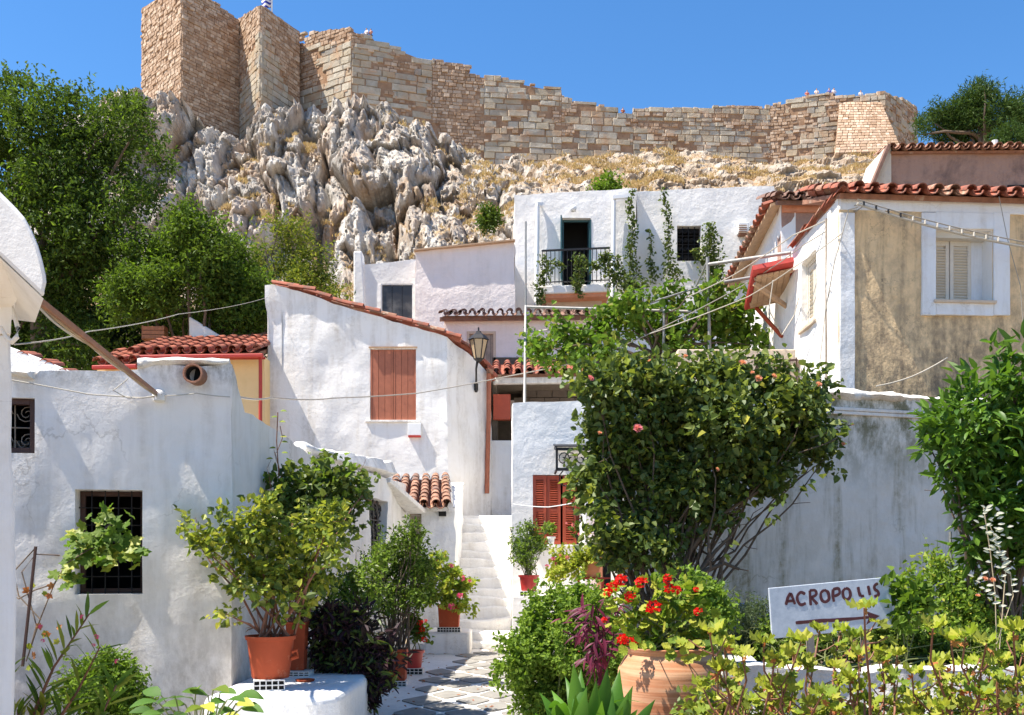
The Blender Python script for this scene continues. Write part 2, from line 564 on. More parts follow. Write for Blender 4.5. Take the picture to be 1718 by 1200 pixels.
def crown_pts(lobes, twigs, lpt, twig_r, shell=0.55, gap=0.0, gscale=1.0, low=-0.9):
    """lobes (x,y,z,rx,ry,rz). returns leaf positions and outward dirs"""
    lb = np.array(lobes, dtype=float)
    w = (lb[:, 3] * lb[:, 5]) ** 1.0; w = w / w.sum()
    pick = RNG.choice(len(lb), size=twigs, p=w)
    d = rdir(twigs)
    d[:, 2] = np.where(d[:, 2] < low, -d[:, 2], d[:, 2])
    rr = shell + (1 - shell) * RNG.random(twigs) ** 0.6
    rr = rr * (1 + 0.15 * RNG.normal(size=twigs))
    mean_r = float(np.mean(lb[:, 3]))
    c = lb[pick, :3] + d * lb[pick, 3:6] * rr[:, None]
    rr = rr * (0.92 + 0.42 * fbm(c / mean_r * 0.9 + 5.0, 3))
    c = lb[pick, :3] + d * lb[pick, 3:6] * rr[:, None]
    if gap > 0:
        keep = fbm(c * gscale, 3) > -0.9 + gap * 1.1
        c = c[keep]; d = d[keep]
    k = len(c)
    tw = unit(d * 0.7 + rdir(k) * 0.6 + np.array([0, 0, 0.25]))
    tt = RNG.uniform(-1.2, 1.8, size=(k * lpt, 1))
    pos = np.repeat(c, lpt, 0) + np.repeat(tw, lpt, 0) * tt * twig_r * 1.5 + RNG.normal(size=(k * lpt, 3)) * twig_r * np.clip(0.75 - 0.25 * tt, 0.2, 1)
    out = np.repeat(unit(d + tw), lpt, 0)
    return c, pos, out

def leaves(name, pos, out, L, W, mat, parent, fine=True, up=0.9, rand=0.9, droop=0.18, lvar=0.5, kind='stuff', hang=0.0):
    n = len(pos)
    ax = unit(out * 0.6 + rdir(n) * rand + np.array([0, 0, -hang]))
    nr = unit(rdir(n) * 0.6 + np.array([0, 0, up]) + out * 0.35)
    Ls = L * (1 + lvar * (RNG.random(n) * 2 - 1))
    V, Fc = leaf_arrays(pos, ax, nr, Ls, Ls * (W / L), fine, droop)
    off = origin_of(parent)
    me = arr_mesh(name, V - np.array(off), Fc, mat)
    return link(name, me, parent, kind=kind)

def curve_pts(a, b, sag=0.2, n=7, jit=0.04, up=Vector((0, 0, 1))):
    a, b = Vector(a), Vector(b)
    L = (b - a).length
    c = (a + b) / 2 + up * sag * L + Vector(RNG.normal(size=3)) * jit * L
    pts = []
    for i in range(n):
        t = i / (n - 1)
        p = a * (1 - t) ** 2 + c * 2 * t * (1 - t) + b * t * t
        if 0 < i < n - 1: p += Vector(RNG.normal(size=3)) * jit * L * 0.25
        pts.append(p)
    return pts

def stems(name, base, tips, mat, parent, r0=0.02, r1=0.004, sag=0.12, jit=0.05, spread=0.05, n=5, sides=5, sub=0, subL=0.2):
    mb = MB()
    for t in tips:
        b = Vector(base) + Vector((RNG.normal() * spread, RNG.normal() * spread, 0))
        pts = curve_pts(b, t, sag, n + 2, jit)
        r = [r0 + (r1 - r0) * (i / (len(pts) - 1)) for i in range(len(pts))]
        mb.tube(pts, r, sides, caps=False)
        for k in range(sub):
            i = int(RNG.integers(len(pts) // 3, len(pts)))
            e = pts[i] + Vector(rdir(1)[0]) * subL + Vector((0, 0, subL * .4))
            mb.tube([pts[i], (pts[i] + e) / 2 + Vector(RNG.normal(size=3)) * subL * .1, e], [r[i] * .6, r[i] * .45, r1 * .6], 4, caps=False)
    return mb.build(name, mat, parent, smooth=60)
# ------------------------------------------------------------------ shared materials
M_white = plaster('plaster_white', (0.84, 0.81, 0.77), 0.5, 0.3)
M_houseA = plaster('plaster_grubby_white', (0.86, 0.82, 0.77), 0.8, 0.45, lump=.25, low=(0.1, 1.5, 0.9), high=(3.34, 3.02, 1.3))
M_houseC = plaster('plaster_textured_white', (0.84, 0.81, 0.77), 0.55, 0.55, lump=0.3, low=(1.6, 3.2, 0.7))
M_near = plaster('plaster_near_white', (0.84, 0.81, 0.77), 0.6, 0.3, lump=.16, scale=1.6)
M_clean = plaster('plaster_fresh_white', (0.86, 0.83, 0.79), 0.12, 0.08, lump=0.4)
M_pinkish = plaster('plaster_pale_pink', (0.84, 0.75, 0.70), 0.25, 0.2)
M_ochre = plaster('plaster_ochre', (0.80, 0.58, 0.33), 1.0, 0.9, (0.13, 0.105, 0.08), lump=0.7, scale=1.6, blotch=(3.2, 0.5, (0.3, 0.23, 0.16)), low=(3.9, 6.8, 1.0), high=(7.4, 6.9, .5))
M_apricot = plaster('plaster_apricot', (0.85, 0.60, 0.30), 0.15, 0.1, lump=0.2)
M_brown = plaster('plaster_brown', (0.40, 0.25, 0.19), 0.6, 0.3, (0.1, 0.07, 0.06), lump=0.8, blotch=(0.55, 0.8, (0.12, 0.08, 0.07)))
M_blue = plaster('plaster_bluish_white', (0.72, 0.69, 0.62), 0.8, 1.2, (0.20, 0.19, 0.12), low=(0.4, 3.2, 0.3), high=(3.65, 2.5, 1.3), lump=0.4)
M_cap = plaster('plaster_rough_cap', (0.8, 0.77, 0.72), 1.0, 0.5, (0.14, 0.12, 0.1), lump=1.0, scale=1.6)
M_parapet = plaster('plaster_garden_wall', (0.70, 0.67, 0.62), 0.7, 0.4, lump=0.9, scale=1.5)
M_tread = plaster('whitewash_steps', (0.82, 0.80, 0.77), 0.7, 0.35, (0.36, 0.32, 0.27), lump=0.7, scale=1.8)
M_beige = plaster('plaster_beige', (0.62, 0.50, 0.38), 0.5, 0.4)
M_path = plaster('whitewash_path', (0.76, 0.73, 0.69), 0.7, 0.3, (0.35, 0.32, 0.28), lump=0.6, scale=2.2)

M_tile = simple('clay_tile_red', (0.34, 0.095, 0.05), 0.75, 0.3, 5, 0.4, worn=((0.14, 0.08, 0.055), 3.5, 0.85), bdist=0.01, rv=.6)
M_tile_old = simple('clay_tile_weathered', (0.30, 0.14, 0.085), 0.9, 0.4, 6, 0.6, worn=((0.42, 0.34, 0.25), 4, 0.9), bdist=0.015, rv=.6)
M_tile_dark = simple('clay_tile_dark', (0.20, 0.11, 0.08), 0.9, 0.35, 6, 0.5, worn=((0.1, 0.09, 0.08), 4, 0.8), bdist=0.01)
M_terra = simple('terracotta_pot', (0.38, 0.072, 0.028), 0.7, 0.15, 4, 0.15, worn=((0.5, 0.24, 0.15), 5, 0.5), spec=.2)
M_terra_pale = simple('terracotta_pale', (0.62, 0.25, 0.13), 0.8, 0.15, 5, 0.2, worn=((0.7, 0.5, 0.4), 4, 0.6))
M_redpot = simple('red_plastic', (0.42, 0.03, 0.025), 0.4, 0.1, 4, 0.05)
M_whitepaint = simple('white_paint', (0.78, 0.78, 0.76), 0.55, 0.06, 6, 0.1, worn=((0.4, 0.36, 0.3), 6, 0.5))
M_cream = simple('cream_paint', (0.66, 0.60, 0.50), 0.6, 0.1, 6, 0.15, worn=((0.35, 0.3, 0.24), 6, 0.5))
M_shutter_o = simple('orange_brown_wood', (0.38, 0.12, 0.06), 0.6, 0.14, 9, 0.3, worn=((0.18, 0.05, 0.03), 5, 0.6))
M_shutter_r = simple('red_brown_wood', (0.42, 0.07, 0.028), 0.5, 0.12, 8, 0.2)
M_teal = simple('dark_teal_paint', (0.03, 0.09, 0.10), 0.4, 0.1)
M_redpaint = simple('red_gutter_paint', (0.45, 0.035, 0.02), 0.45, 0.12)
M_redrust = simple('red_sheet', (0.42, 0.04, 0.03), 0.6, 0.25, worn=((0.3, 0.14, 0.1), 5, 0.6))
M_wood = simple('grey_wood', (0.33, 0.27, 0.21), 0.85, 0.25, 9, 0.5)
M_woodtan = simple('tan_boards', (0.46, 0.30, 0.18), 0.8, 0.2, 9, 0.4)
M_woodbrown = simple('brown_pole_wood', (0.30, 0.11, 0.04), 0.5, 0.35, 9, 0.3)
M_stick = simple('weathered_batten', (0.36, 0.25, 0.15), 0.8, 0.3, 9, 0.3)
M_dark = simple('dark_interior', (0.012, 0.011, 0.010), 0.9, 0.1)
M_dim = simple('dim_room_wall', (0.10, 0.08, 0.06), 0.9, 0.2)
M_brownframe = simple('brown_frame', (0.07, 0.03, 0.02), 0.6, 0.3)
M_iron = simple('black_iron', (0.02, 0.018, 0.018), 0.5, 0.2, metal=0.3)
M_galv = simple('galvanised_pipe', (0.30, 0.29, 0.27), 0.5, 0.2, worn=((0.4, 0.15, 0.06), 4, 0.7), metal=0.3)
M_pipewhite = simple('white_pipe', (0.76, 0.77, 0.78), 0.4, 0.04)
M_cable = simple('grey_cable', (0.30, 0.27, 0.23), 0.7, 0.1)
M_cablepale = simple('pale_cable', (0.45, 0.41, 0.34), 0.7, 0.1)
M_pave = simple('grey_flagstone', (0.25, 0.235, 0.21), 0.85, 0.2, 5, 0.5, worn=((0.45, 0.43, 0.4), 5, 0.5), bdist=0.01)
M_soil = simple('soil', (0.10, 0.07, 0.045), 0.95, 0.3)
M_bark = simple('bark', (0.13, 0.09, 0.06), 0.9, 0.3, 12, 0.6)
M_stemred = simple('reddish_stem', (0.22, 0.09, 0.05), 0.7, 0.3, 14)
M_stemgreen = simple('green_stem', (0.14, 0.16, 0.05), 0.7, 0.3, 14)
M_stempale = simple('pale_stem', (0.42, 0.34, 0.22), 0.8, 0.3, 14)
M_green_plastic = simple('white_brick', (0.72, 0.70, 0.67), 0.85, 0.1)
M_block = simple('cinder_block', (0.20, 0.16, 0.13), 0.95, 0.15, 6, 0.4)

LF_big = leafmat('leaf_dark_tree', [(0.022, 0.045, 0.008), (0.038, 0.072, 0.011), (0.065, 0.115, 0.016), (0.13, 0.19, 0.03)], 0.28)
LF_tree = leafmat('leaf_mid_green', [(0.03, 0.06, 0.010), (0.05, 0.09, 0.014), (0.085, 0.14, 0.02), (0.15, 0.21, 0.03)], 0.32)
LF_light = leafmat('leaf_bright_green', [(0.07, 0.13, 0.015), (0.12, 0.20, 0.02), (0.19, 0.28, 0.035)], 0.42)
LF_yellow = leafmat('leaf_yellow_green', [(0.12, 0.155, 0.02), (0.21, 0.24, 0.035), (0.32, 0.32, 0.055)], 0.4)
LF_pine = leafmat('needle_green', [(0.035, 0.075, 0.018), (0.055, 0.11, 0.022), (0.1, 0.15, 0.03)], 0.2)
LF_rose = leafmat('rose_leaf', [(0.04, 0.07, 0.02), (0.065, 0.105, 0.024), (0.11, 0.16, 0.035), (0.24, 0.27, 0.07)], 0.25, 0.36, 0.5)
LF_rosepot = leafmat('rose_leaf_pale', [(0.07, 0.13, 0.02), (0.15, 0.23, 0.03), (0.30, 0.35, 0.05), (0.5, 0.46, 0.08)], 0.35, 0.4)
LF_vine = leafmat('vine_leaf', [(0.05, 0.11, 0.015), (0.10, 0.19, 0.022), (0.19, 0.28, 0.035), (0.12, 0.21, 0.025)], 0.42)
LF_glossy = leafmat('glossy_leaf', [(0.045, 0.105, 0.015), (0.085, 0.17, 0.02), (0.15, 0.26, 0.03)], 0.32, 0.35, 0.5)
LF_herb = leafmat('fine_herb_leaf', [(0.10, 0.17, 0.022), (0.18, 0.28, 0.035), (0.30, 0.40, 0.06)], 0.33)
LF_grey = leafmat('grey_green_leaf', [(0.07, 0.1, 0.05), (0.1, 0.14, 0.07), (0.15, 0.19, 0.09)], 0.3)
LF_ger = leafmat('geranium_leaf', [(0.14, 0.24, 0.03), (0.28, 0.36, 0.04), (0.48, 0.46, 0.07), (0.36, 0.40, 0.05)], 0.45, 0.55)
LF_purple = leafmat('purple_leaf', [(0.07, 0.012, 0.03), (0.13, 0.02, 0.05), (0.2, 0.03, 0.07)], 0.3, 0.35)
LF_dark = leafmat('dark_purple_leaf', [(0.03, 0.013, 0.02), (0.05, 0.02, 0.03), (0.045, 0.05, 0.02)], 0.15)
LF_dry = leafmat('dry_leaf', [(0.42, 0.16, 0.05), (0.5, 0.24, 0.08), (0.45, 0.12, 0.05)], 0.3)
LF_seed = leafmat('pale_seed_pod', [(0.62, 0.6, 0.5), (0.75, 0.73, 0.63)], 0.4)
LF_straw = leafmat('dry_straw', [(0.5, 0.34, 0.17), (0.62, 0.45, 0.25), (0.7, 0.55, 0.34)], 0.2, 0.8, 0.1)
PT_red = leafmat('red_petal', [(0.65, 0.01, 0.01), (0.8, 0.02, 0.015)], 0.3)
PT_pink = leafmat('pink_petal', [(0.8, 0.2, 0.28), (0.85, 0.32, 0.36)], 0.35)
PT_salmon = leafmat('salmon_petal', [(0.85, 0.33, 0.2), (0.85, 0.45, 0.34)], 0.35)
PT_magenta = leafmat('magenta_petal', [(0.75, 0.08, 0.25), (0.8, 0.14, 0.3)], 0.35)

# ------------------------------------------------------------------ ground
def G(x, y):
    h = np.interp(y, [23.5, 25, 30, 35, 84, 118, 190, 330], [0, 2.2, 5.0, 7.0, 20, 40, 40, 0])
    side = np.interp(abs(x), [100, 220], [1, 0])
    return h * side
gx = np.concatenate([[-3000, -1200, -500, -260], np.arange(-200, 201, 8.0), [260, 500, 1200, 3000]])
gy = np.concatenate([[-2000, -600, -150, -30, 0, 12, 22, 23.5], np.arange(25, 340, 5.0), [500, 1200, 5000]])
gxx, gyy = np.meshgrid(gx, gy, indexing='ij')
gz = np.vectorize(G)(gxx, gyy) - 0.03
nx, ny = len(gx), len(gy)
i, j = np.meshgrid(np.arange(nx - 1), np.arange(ny - 1), indexing='ij')
gf = np.stack([i * ny + j, (i + 1) * ny + j, (i + 1) * ny + j + 1, i * ny + j + 1], -1).reshape(-1, 4)
n = NT('dry_earth')
v = n.coord()
c = n.mix(n.mapr(n.noise(v, 0.6, 8, 0.7), 0.35, 0.65), (0.24, 0.17, 0.10), (0.38, 0.30, 0.20))
M_earth = n.done(c, 0.95, n.bump(n.noise(v, 3, 8, 0.7), 0.6, 0.1))
g = link('ground', arr_mesh('ground', np.stack([gxx.ravel(), gyy.ravel(), gz.ravel()], 1), gf, M_earth))
setprops(g, 'dry pale earth sheet under the village and hillside', None, None, 'structure')

# ------------------------------------------------------------------ cliff
n = NT('limestone')
g_ = n.n('ShaderNodeNewGeometry'); pos = g_.outputs['Position']
mp = n.n('ShaderNodeMapping'); mp.inputs['Scale'].default_value = (1, 1, 0.45); n.l(pos, mp.inputs[0])
base = n.mix(n.mapr(n.noise(mp.outputs[0], 0.5, 9, 0.72), 0.38, 0.62), (0.33, 0.295, 0.26), (0.78, 0.74, 0.68))
base = n.mix(n.mapr(n.noise(mp.outputs[0], 0.21, 6, 0.65, 0.5), 0.5, 0.66, 0, 0.75), base, (0.52, 0.37, 0.26))
base = n.mix(n.mapr(n.noise(mp.outputs[0], 2.6, 8, 0.8), 0.55, 0.68, 0, 0.75), base, (0.17, 0.155, 0.14))
at = n.n('ShaderNodeAttribute'); at.attribute_name = 'soil'
sf = n.math('MULTIPLY', at.outputs['Fac'], n.mapr(n.noise(pos, 1.1, 7, 0.7), 0.35, 0.55), True)
soil = n.mix(n.mapr(n.noise(pos, 0.45, 7, 0.7), 0.35, 0.65), (0.33, 0.19, 0.10), (0.47, 0.33, 0.17))
xs2 = n.n('ShaderNodeSeparateXYZ'); n.l(pos, xs2.inputs[0])
base = n.mix(n.mapr(xs2.outputs[0], -8, 8, 0, .45), base, (0.52, 0.40, 0.28))
base = n.mix(sf, base, soil)
h = n.math('ADD', n.noise(mp.outputs[0], 1.6, 10, 0.75), n.math('MULTIPLY', n.noise(mp.outputs[0], 6, 8, 0.75), 0.4))
M_rock = n.done(base, 0.95, n.bump(h, 0.9, 0.5), 0.15)

foot_px = [-600, 0, 60, 120, 165, 200, 240, 300, 335, 370, 400, 430, 500, 560, 650, 720, 760, 820, 900, 1000, 1060, 1150, 1200, 1300, 1400, 1500, 1560, 1800, 2400]
foot_py = [700, 330, 260, 205, 185, 165, 160, 168, 185, 202, 205, 170, 158, 165, 168, 205, 232, 258, 268, 258, 248, 258, 264, 268, 262, 258, 262, 330, 600]
pxs = np.concatenate([np.arange(-600, 140, 12.0), np.arange(140, 1580, 2.3), np.arange(1580, 2400, 14.0)])
t1 = np.linspace(0, 1, 46)[:-1]; t2 = np.linspace(0, 1, 190); t3 = np.linspace(0, 1, 8)[1:]
foot = np.interp(pxs, foot_px, foot_py) + 4 * fbm(np.stack([pxs / 23, pxs * 0, pxs * 0], 1), 3)
cr_d = np.interp(pxs, [240, 420, 500, 900, 1500], [109.5, 110.5, 114, 116.5, 117])
md = np.interp(pxs, [100, 560, 800, 1000], [98, 98, 92, 84])
mpy = np.interp(pxs, [-600, 100, 400, 600, 860, 1500, 2400], [720, 520, 455, 455, 440, 425, 650])
cols = []
rows = []
for tt, sec in ((t1, 0), (t2, 1), (t3, 2)):
    for t in tt:
        if sec == 0:
            d = 34 + (md - 34) * t; z0 = G(0, 34) - 0.6
            z = z0 + (EYE + (HY - mpy) / F * md - z0) * t ** 1.05
        elif sec == 1:
            d = md + (cr_d - md) * (t ** 1.35 * 0.8 + 0.2 * t)
            za = EYE + (HY - mpy) / F * md; zb = EYE + (HY - foot) / F * cr_d
            z = za + (zb - za) * t
        else:
            zb = EYE + (HY - foot) / F * cr_d
            d = cr_d + 45 * t; z = zb - 0.4 - 3 * t
        rows.append((d, z, np.full(len(pxs), sec + t)))
D = np.array([r[0] for r in rows]); Zz = np.array([r[1] for r in rows]); T = np.array([r[2] for r in rows])
Xx = (pxs[None, :] - CX) / F * D
steep = np.interp(pxs, [500, 700, 900, 1000], [1.0, 0.9, 0.38, 0.3])[None, :] * np.ones_like(D)
steep = steep * np.interp(T, [0.6, 1.1], [0.5, 1])
pts = np.stack([Xx.ravel(), D.ravel(), Zz.ravel()], 1)
s = Zz.ravel() * 1.0 + D.ravel() * 0.5
w1 = fbm(pts / 9.0, 3) * 2.6; w2 = fbm(pts / 9.0 + 40, 3) * 2.6
lean = np.interp(pts[:, 0], [-40, -10, 20], [0.15, -0.35, -0.9])
stri = fbm(np.stack([(pts[:, 0] + w1 * .6 - lean * s * .6) * 1.0, s * 0.11, pts[:, 1] * .15], 1), 5)
q = np.stack([pts[:, 0] + w1 - lean * s * 0.6, s * 0.6 + w2, pts[:, 1] * 0.15], 1)
f1, f2, id1 = worley(q / 8.5)
b1 = np.sqrt(np.clip(1.1 - f1 ** 2, 0, 2)) + id1 * 0.6 - 0.5 * np.exp(-(f2 - f1) * 9)
g1, g2, id2 = worley((q + 0.5 * fbm(pts / 2.1, 3)[:, None]) / 3.8 + 31); b2 = np.clip(1.0 - g1, 0, 1) * 0.9 + id2 * 0.45 - 0.55 * np.exp(-(g2 - g1) * 9)
wq = np.stack([pts[:, 0], s * 0.75, pts[:, 1] * 0.5], 1) + 0.5 * np.stack([fbm(pts / 1.7, 3), fbm(pts / 1.7 + 9, 3), pts[:, 0] * 0], 1)
xs_ = pts[:, 0] + w1 * .45 - lean * s * .6 + 0.6 * fbm(pts / 1.9, 3)
F1, e1_ = facet(np.stack([xs_ / 4.6, s / 6.2, q[:, 2]], 1), 1.3, .08)
F2, e2_ = facet(np.stack([xs_ / 2.3, s / 2.9, pts[:, 1] / 4], 1) + 3, 1.3, .06)
F3, e3_ = facet(wq / np.array([.95, 1.15, 1.1]) + 19, 1.2, .05)
F4, e4_ = facet(wq / np.array([.42, .5, .5]) + 29, 1.1, .0)
b2 = 0.8 + F1
rid = 1 - np.abs(fbm(q / 2.2, 5))
st = steep.ravel()
crk = np.exp(-e1_ * 22) * 0.7 * st + np.exp(-e2_ * 24) * 0.2
disp = 4.2 * b1 * st + 0.75 * stri * st + 1.35 * F1 * (0.15 + 0.85 * st) + (0.5 * F2 + 0.30 * F3) * (0.42 + 0.58 * st) + .17 * F4 - crk + 0.10 * fbm(pts / 0.45, 3)
disp += (1 - st) * 0.9 * np.clip(fbm(pts / 3.3, 3) + F2 * .8, 0, 1)
disp -= 4.0 * st + 0.4
fade = np.interp(T.ravel(), [0, 0.15, 1.9, 2.05, 2.3], [0, 1, 1, 0.9, 0.3])
disp *= fade
tilt = np.interp(T.ravel(), [0.9, 1.2, 1.85, 2.0, 2.2], [0.6, 0.3, 0.33, 0.5, 1.0])
pts[:, 1] -= disp * (1 - tilt * 0.6); pts[:, 2] += disp * tilt * np.where(st > 0.6, 0.5, 0.8)
nr_, nc_ = D.shape
i, j = np.meshgrid(np.arange(nr_ - 1), np.arange(nc_ - 1), indexing='ij')
cf = np.stack([i * nc_ + j, i * nc_ + j + 1, (i + 1) * nc_ + j + 1, (i + 1) * nc_ + j], -1).reshape(-1, 4)
cliff_me = arr_mesh('cliff', pts, cf, M_rock, smooth=True)
cliff_me.set_sharp_from_angle(angle=math.radians(24))
nrm = np.zeros(len(pts) * 3, dtype=np.float32); cliff_me.vertices.foreach_get('normal', nrm); nrm = nrm.reshape(-1, 3)
soilness = np.clip((nrm[:, 2] - 0.42) * 3, 0, 1) * np.interp(pts[:, 0], [-30, -8, 6, 30], [0.25, 0.45, 1.0, 1.0])
soilness = np.clip(soilness - 0.9 * (fbm(pts / 3.3, 3) > 0.3) * (pts[:, 0] > -5), 0, 1)
soilness = np.clip(soilness + 0.5 * (fbm(pts / 5, 3) > 0.35) * (F1 < 0.1), 0, 1)
soilness = np.maximum(soilness, (T.ravel() < 0.93) * 0.8)
a_ = cliff_me.attributes.new('soil', 'FLOAT', 'POINT'); a_.data.foreach_set('value', soilness.astype(np.float32))
cl = link('cliff', cliff_me)
setprops(cl, 'jagged pale limestone cliff and dry slope beneath the fortress', None, None, 'structure')

# dry grass tufts on the slope
sel = np.where((soilness > 0.55) & (T.ravel() > 0.75) & (T.ravel() < 2.02) & (fbm(pts / 2.6, 3) > 0.22))[0]
sel = RNG.choice(sel, size=min(len(sel), 5200), replace=False)
tp = np.repeat(pts[sel] + np.array([0, -0.05, -0.05]), 9, 0) + RNG.normal(size=(len(sel) * 9, 3)) * np.array([.22, .15, .03])
ax = rdir(len(tp)) * 0.55 + np.array([0, -0.1, 1.0])
V, Fc = leaf_arrays(tp, ax, rdir(len(tp)) + np.array([0, -0.6, 0]), 0.28 + 0.26 * RNG.random(len(tp)), 0.09, False, 0.3)
setprops(link('dry_grass', arr_mesh('dry_grass', V, Fc, LF_straw)), 'tufts of straw coloured dry grass on the rocky slope', 'grass', None, 'stuff')

# ------------------------------------------------------------------ fortress
M_ashlar = stone_mat('fortress_ashlar', [(0.41, 0.35, 0.26), (0.52, 0.45, 0.34), (0.58, 0.53, 0.44), (0.44, 0.39, 0.32), (0.49, 0.39, 0.27), (0.55, 0.50, 0.41), (0.29, 0.275, 0.25)], bscale=1.2, dark=0.55, bdist=0.15, vein=((0.46, 0.27, 0.15), 0.5, 0.6))
M_rubble = stone_mat('fortress_rubble', [(0.34, 0.22, 0.14), (0.44, 0.30, 0.20), (0.62, 0.49, 0.37), (0.50, 0.35, 0.24), (0.38, 0.27, 0.19)], bscale=2.0, dark=0.4, bdist=0.1)
n = NT('fortress_mortar'); g_ = n.n('ShaderNodeNewGeometry')
M_mortar = n.done(n.mix(n.mapr(n.noise(g_.outputs['Position'], 0.8, 6, 0.7), 0.35, 0.65), (0.26, 0.15, 0.09), (0.38, 0.25, 0.16)), 0.95, n.bump(n.noise(g_.outputs['Position'], 3, 6, 0.7), 0.6, 0.1), 0.1)

def unit_stone():
    r = lambda a: random.uniform(-a, a)
    vs = []
    for (y, sc, j) in ((0.5, 1.0, 0.0), (-0.28, 1.0, 0.035), (-0.5, 0.86, 0.05)):
        for (x, z) in ((-.5, -.5), (.5, -.5), (.5, .5), (-.5, .5)):
            vs.append((x * sc + r(j), y + r(j * .6), z * sc + r(j)))
    fs = []
    for k in (0, 4):
        for a in range(4):
            b = (a + 1) % 4
            fs.append((k + a, k + b, k + 4 + b, k + 4 + a))
    fs.append((8, 9, 10, 11))
    return vs, fs
UNITS = [unit_stone() for _ in range(24)]
def flipfs(fs): return [tuple(reversed(f)) for f in fs]
def unit_mesh(mat, k, name):
    me = bpy.data.meshes.new(name); vs, fs = UNITS[k]
    me.from_pydata(vs, [], fs); me.materials.append(mat)
    bm = bmesh.new(); bm.from_mesh(me); bmesh.ops.recalc_face_normals(bm, faces=bm.faces); bm.to_mesh(me); bm.free()
    return me

def lay(A, B, px0, px1, top, bot, hr, lr, style=None, depth=0.5, proud=0.12, rough=0.05):
    """courses of stones on the plan line A-B between two image columns"""
    tp = lambda px: np.interp(px, [t[0] for t in top], [t[1] for t in top])
    bt = lambda px: np.interp(px, [t[0] for t in bot], [t[1] for t in bot])
    A = Vector((A[0], A[1], 0)); B = Vector((B[0], B[1], 0))
    L = (B - A).length; d = (B - A) / L; nrm = Vector((-d.y, d.x, 0))
    s0 = hit(A, B, px0)[0] * L; s1 = hit(A, B, px1)[0] * L
    zs = [Z(tp(px), hit(A, B, px)[1][1]) for px in np.linspace(px0, px1, 9)] + [Z(bt(px), hit(A, B, px)[1][1]) for px in np.linspace(px0, px1, 9)]
    z = min(zs); out = []
    while z < max(zs):
        h = random.uniform(*hr); s = s0 - random.uniform(0, lr[0])
        while s < s1:
            l = random.uniform(*lr)
            if random.random() < 0.25: l *= 0.6
            a, b = max(s, s0), min(s + l, s1); s += l
            if b - a < 0.12: continue
            m = (a + b) / 2; p = A + d * m; px = CX + F * p.x / p.y
            zt = Z(tp(px), p.y); zb = Z(bt(px), p.y)
            if z + h < zb or z + .18 > zt: continue
            hh = min(h, zt - z + random.uniform(-.08, .12))
            if random.random() < 0.018: continue
            if style and not style(px, HY - (z + h / 2 - EYE) * F / p.y): continue
            out.append((p, z + hh / 2, b - a, hh, d, nrm, depth, proud + random.uniform(-rough, rough)))
        z += h
    return out

def put_stones(stones, root, mats, nparts, joint=0.03, name='stone_block'):
    stones = sorted(stones, key=lambda t: -t[2] * t[3])
    meshes = {}
    V = {m: [] for m in range(len(mats))}; Fq = {m: [] for m in range(len(mats))}
    for k, (p, zc, l, h, d, nrm, dep, proud, mi) in enumerate(stones):
        c = Vector((p.x, p.y, zc)) + nrm * (dep / 2 - proud)
        sx, sz = max(.05, l - joint), max(.05, h - joint)
        u = random.randrange(24)
        ti = random.gauss(0, .014)
        M = Matrix(((d.x * sx, nrm.x * dep, -d.x * ti * sz, c.x - root.loc.x), (d.y * sx, nrm.y * dep, -d.y * ti * sz, c.y - root.loc.y), (sx * ti, 0, sz, c.z - root.loc.z), (0, 0, 0, 1)))
        if k < nparts:
            if (mi, u) not in meshes: meshes[(mi, u)] = unit_mesh(mats[mi], u, name)
            link(name, meshes[(mi, u)], root, M=M)
        else:
            b = len(V[mi])
            V[mi] += [tuple(M @ Vector(v)) for v in UNITS[u][0]]
            Fq[mi] += [tuple(x + b for x in f) for f in UNITS[u][1]]
    for mi in V:
        if V[mi]:
            me = bpy.data.meshes.new('stonework'); me.from_pydata(V[mi], [], Fq[mi]); me.materials.append(mats[mi])
            bm = bmesh.new(); bm.from_mesh(me); bmesh.ops.recalc_face_normals(bm, faces=bm.faces); bm.to_mesh(me); bm.free()
            link('stonework', me, root, kind='stuff')

def pt(px, d): return (X(px, d), d)
def backing(root, plan, tops, py_low, thick, mat=M_mortar):
    w = Wall(plan, Z(py_low, plan[0][1]) - 2, thick)
    w.settop(tops)
    w.build('wall_core', mat, root, step=1.2, amp=0.05, tamp=0.1, bevel=0, nscale=0.4)

# tall tower
t1p = [pt(238, 119), pt(305, 112), pt(401, 118.5)]
tow_top = [(230, 18), (243, 14), (266, -2), (305, -26), (340, -12), (357, 0), (396, 31), (402, 34)]
T1 = Thing('fortress_tower', P(320, 190, 116), 'tallest square rubble stone tower at the left end of the fortress', 'tower', 'fortress towers')
back = Wall([pt(238, 119), pt(305, 112), pt(401, 118.5), pt(372, 127)], Z(225, 112), 1.0, True)
back.settop([(0, 38, 0)] and [(0, Z(14, 119)), (back.cum[1], Z(-26, 112)), (back.cum[2], Z(34, 118.5)), (back.cum[3], Z(60, 127)), (back.cum[4], Z(14, 119))])
back.build('wall_core', M_mortar, T1, step=1.2, amp=0.04, tamp=0.06, bevel=0, nscale=0.4)
bot1 = [(230, 200), (300, 215), (335, 235), (400, 250)]
ss = [t + (0,) for t in lay(t1p[0], t1p[1], 238, 305, tow_top, bot1, (0.26, 0.46), (0.35, 1.0), proud=0.1, rough=0.07)]
ss += [t + (0,) for t in lay(t1p[1], t1p[2], 305, 401, tow_top, bot1, (0.26, 0.46), (0.35, 1.0), proud=0.1, rough=0.07)]
put_stones(ss, T1, [M_rubble], 300)
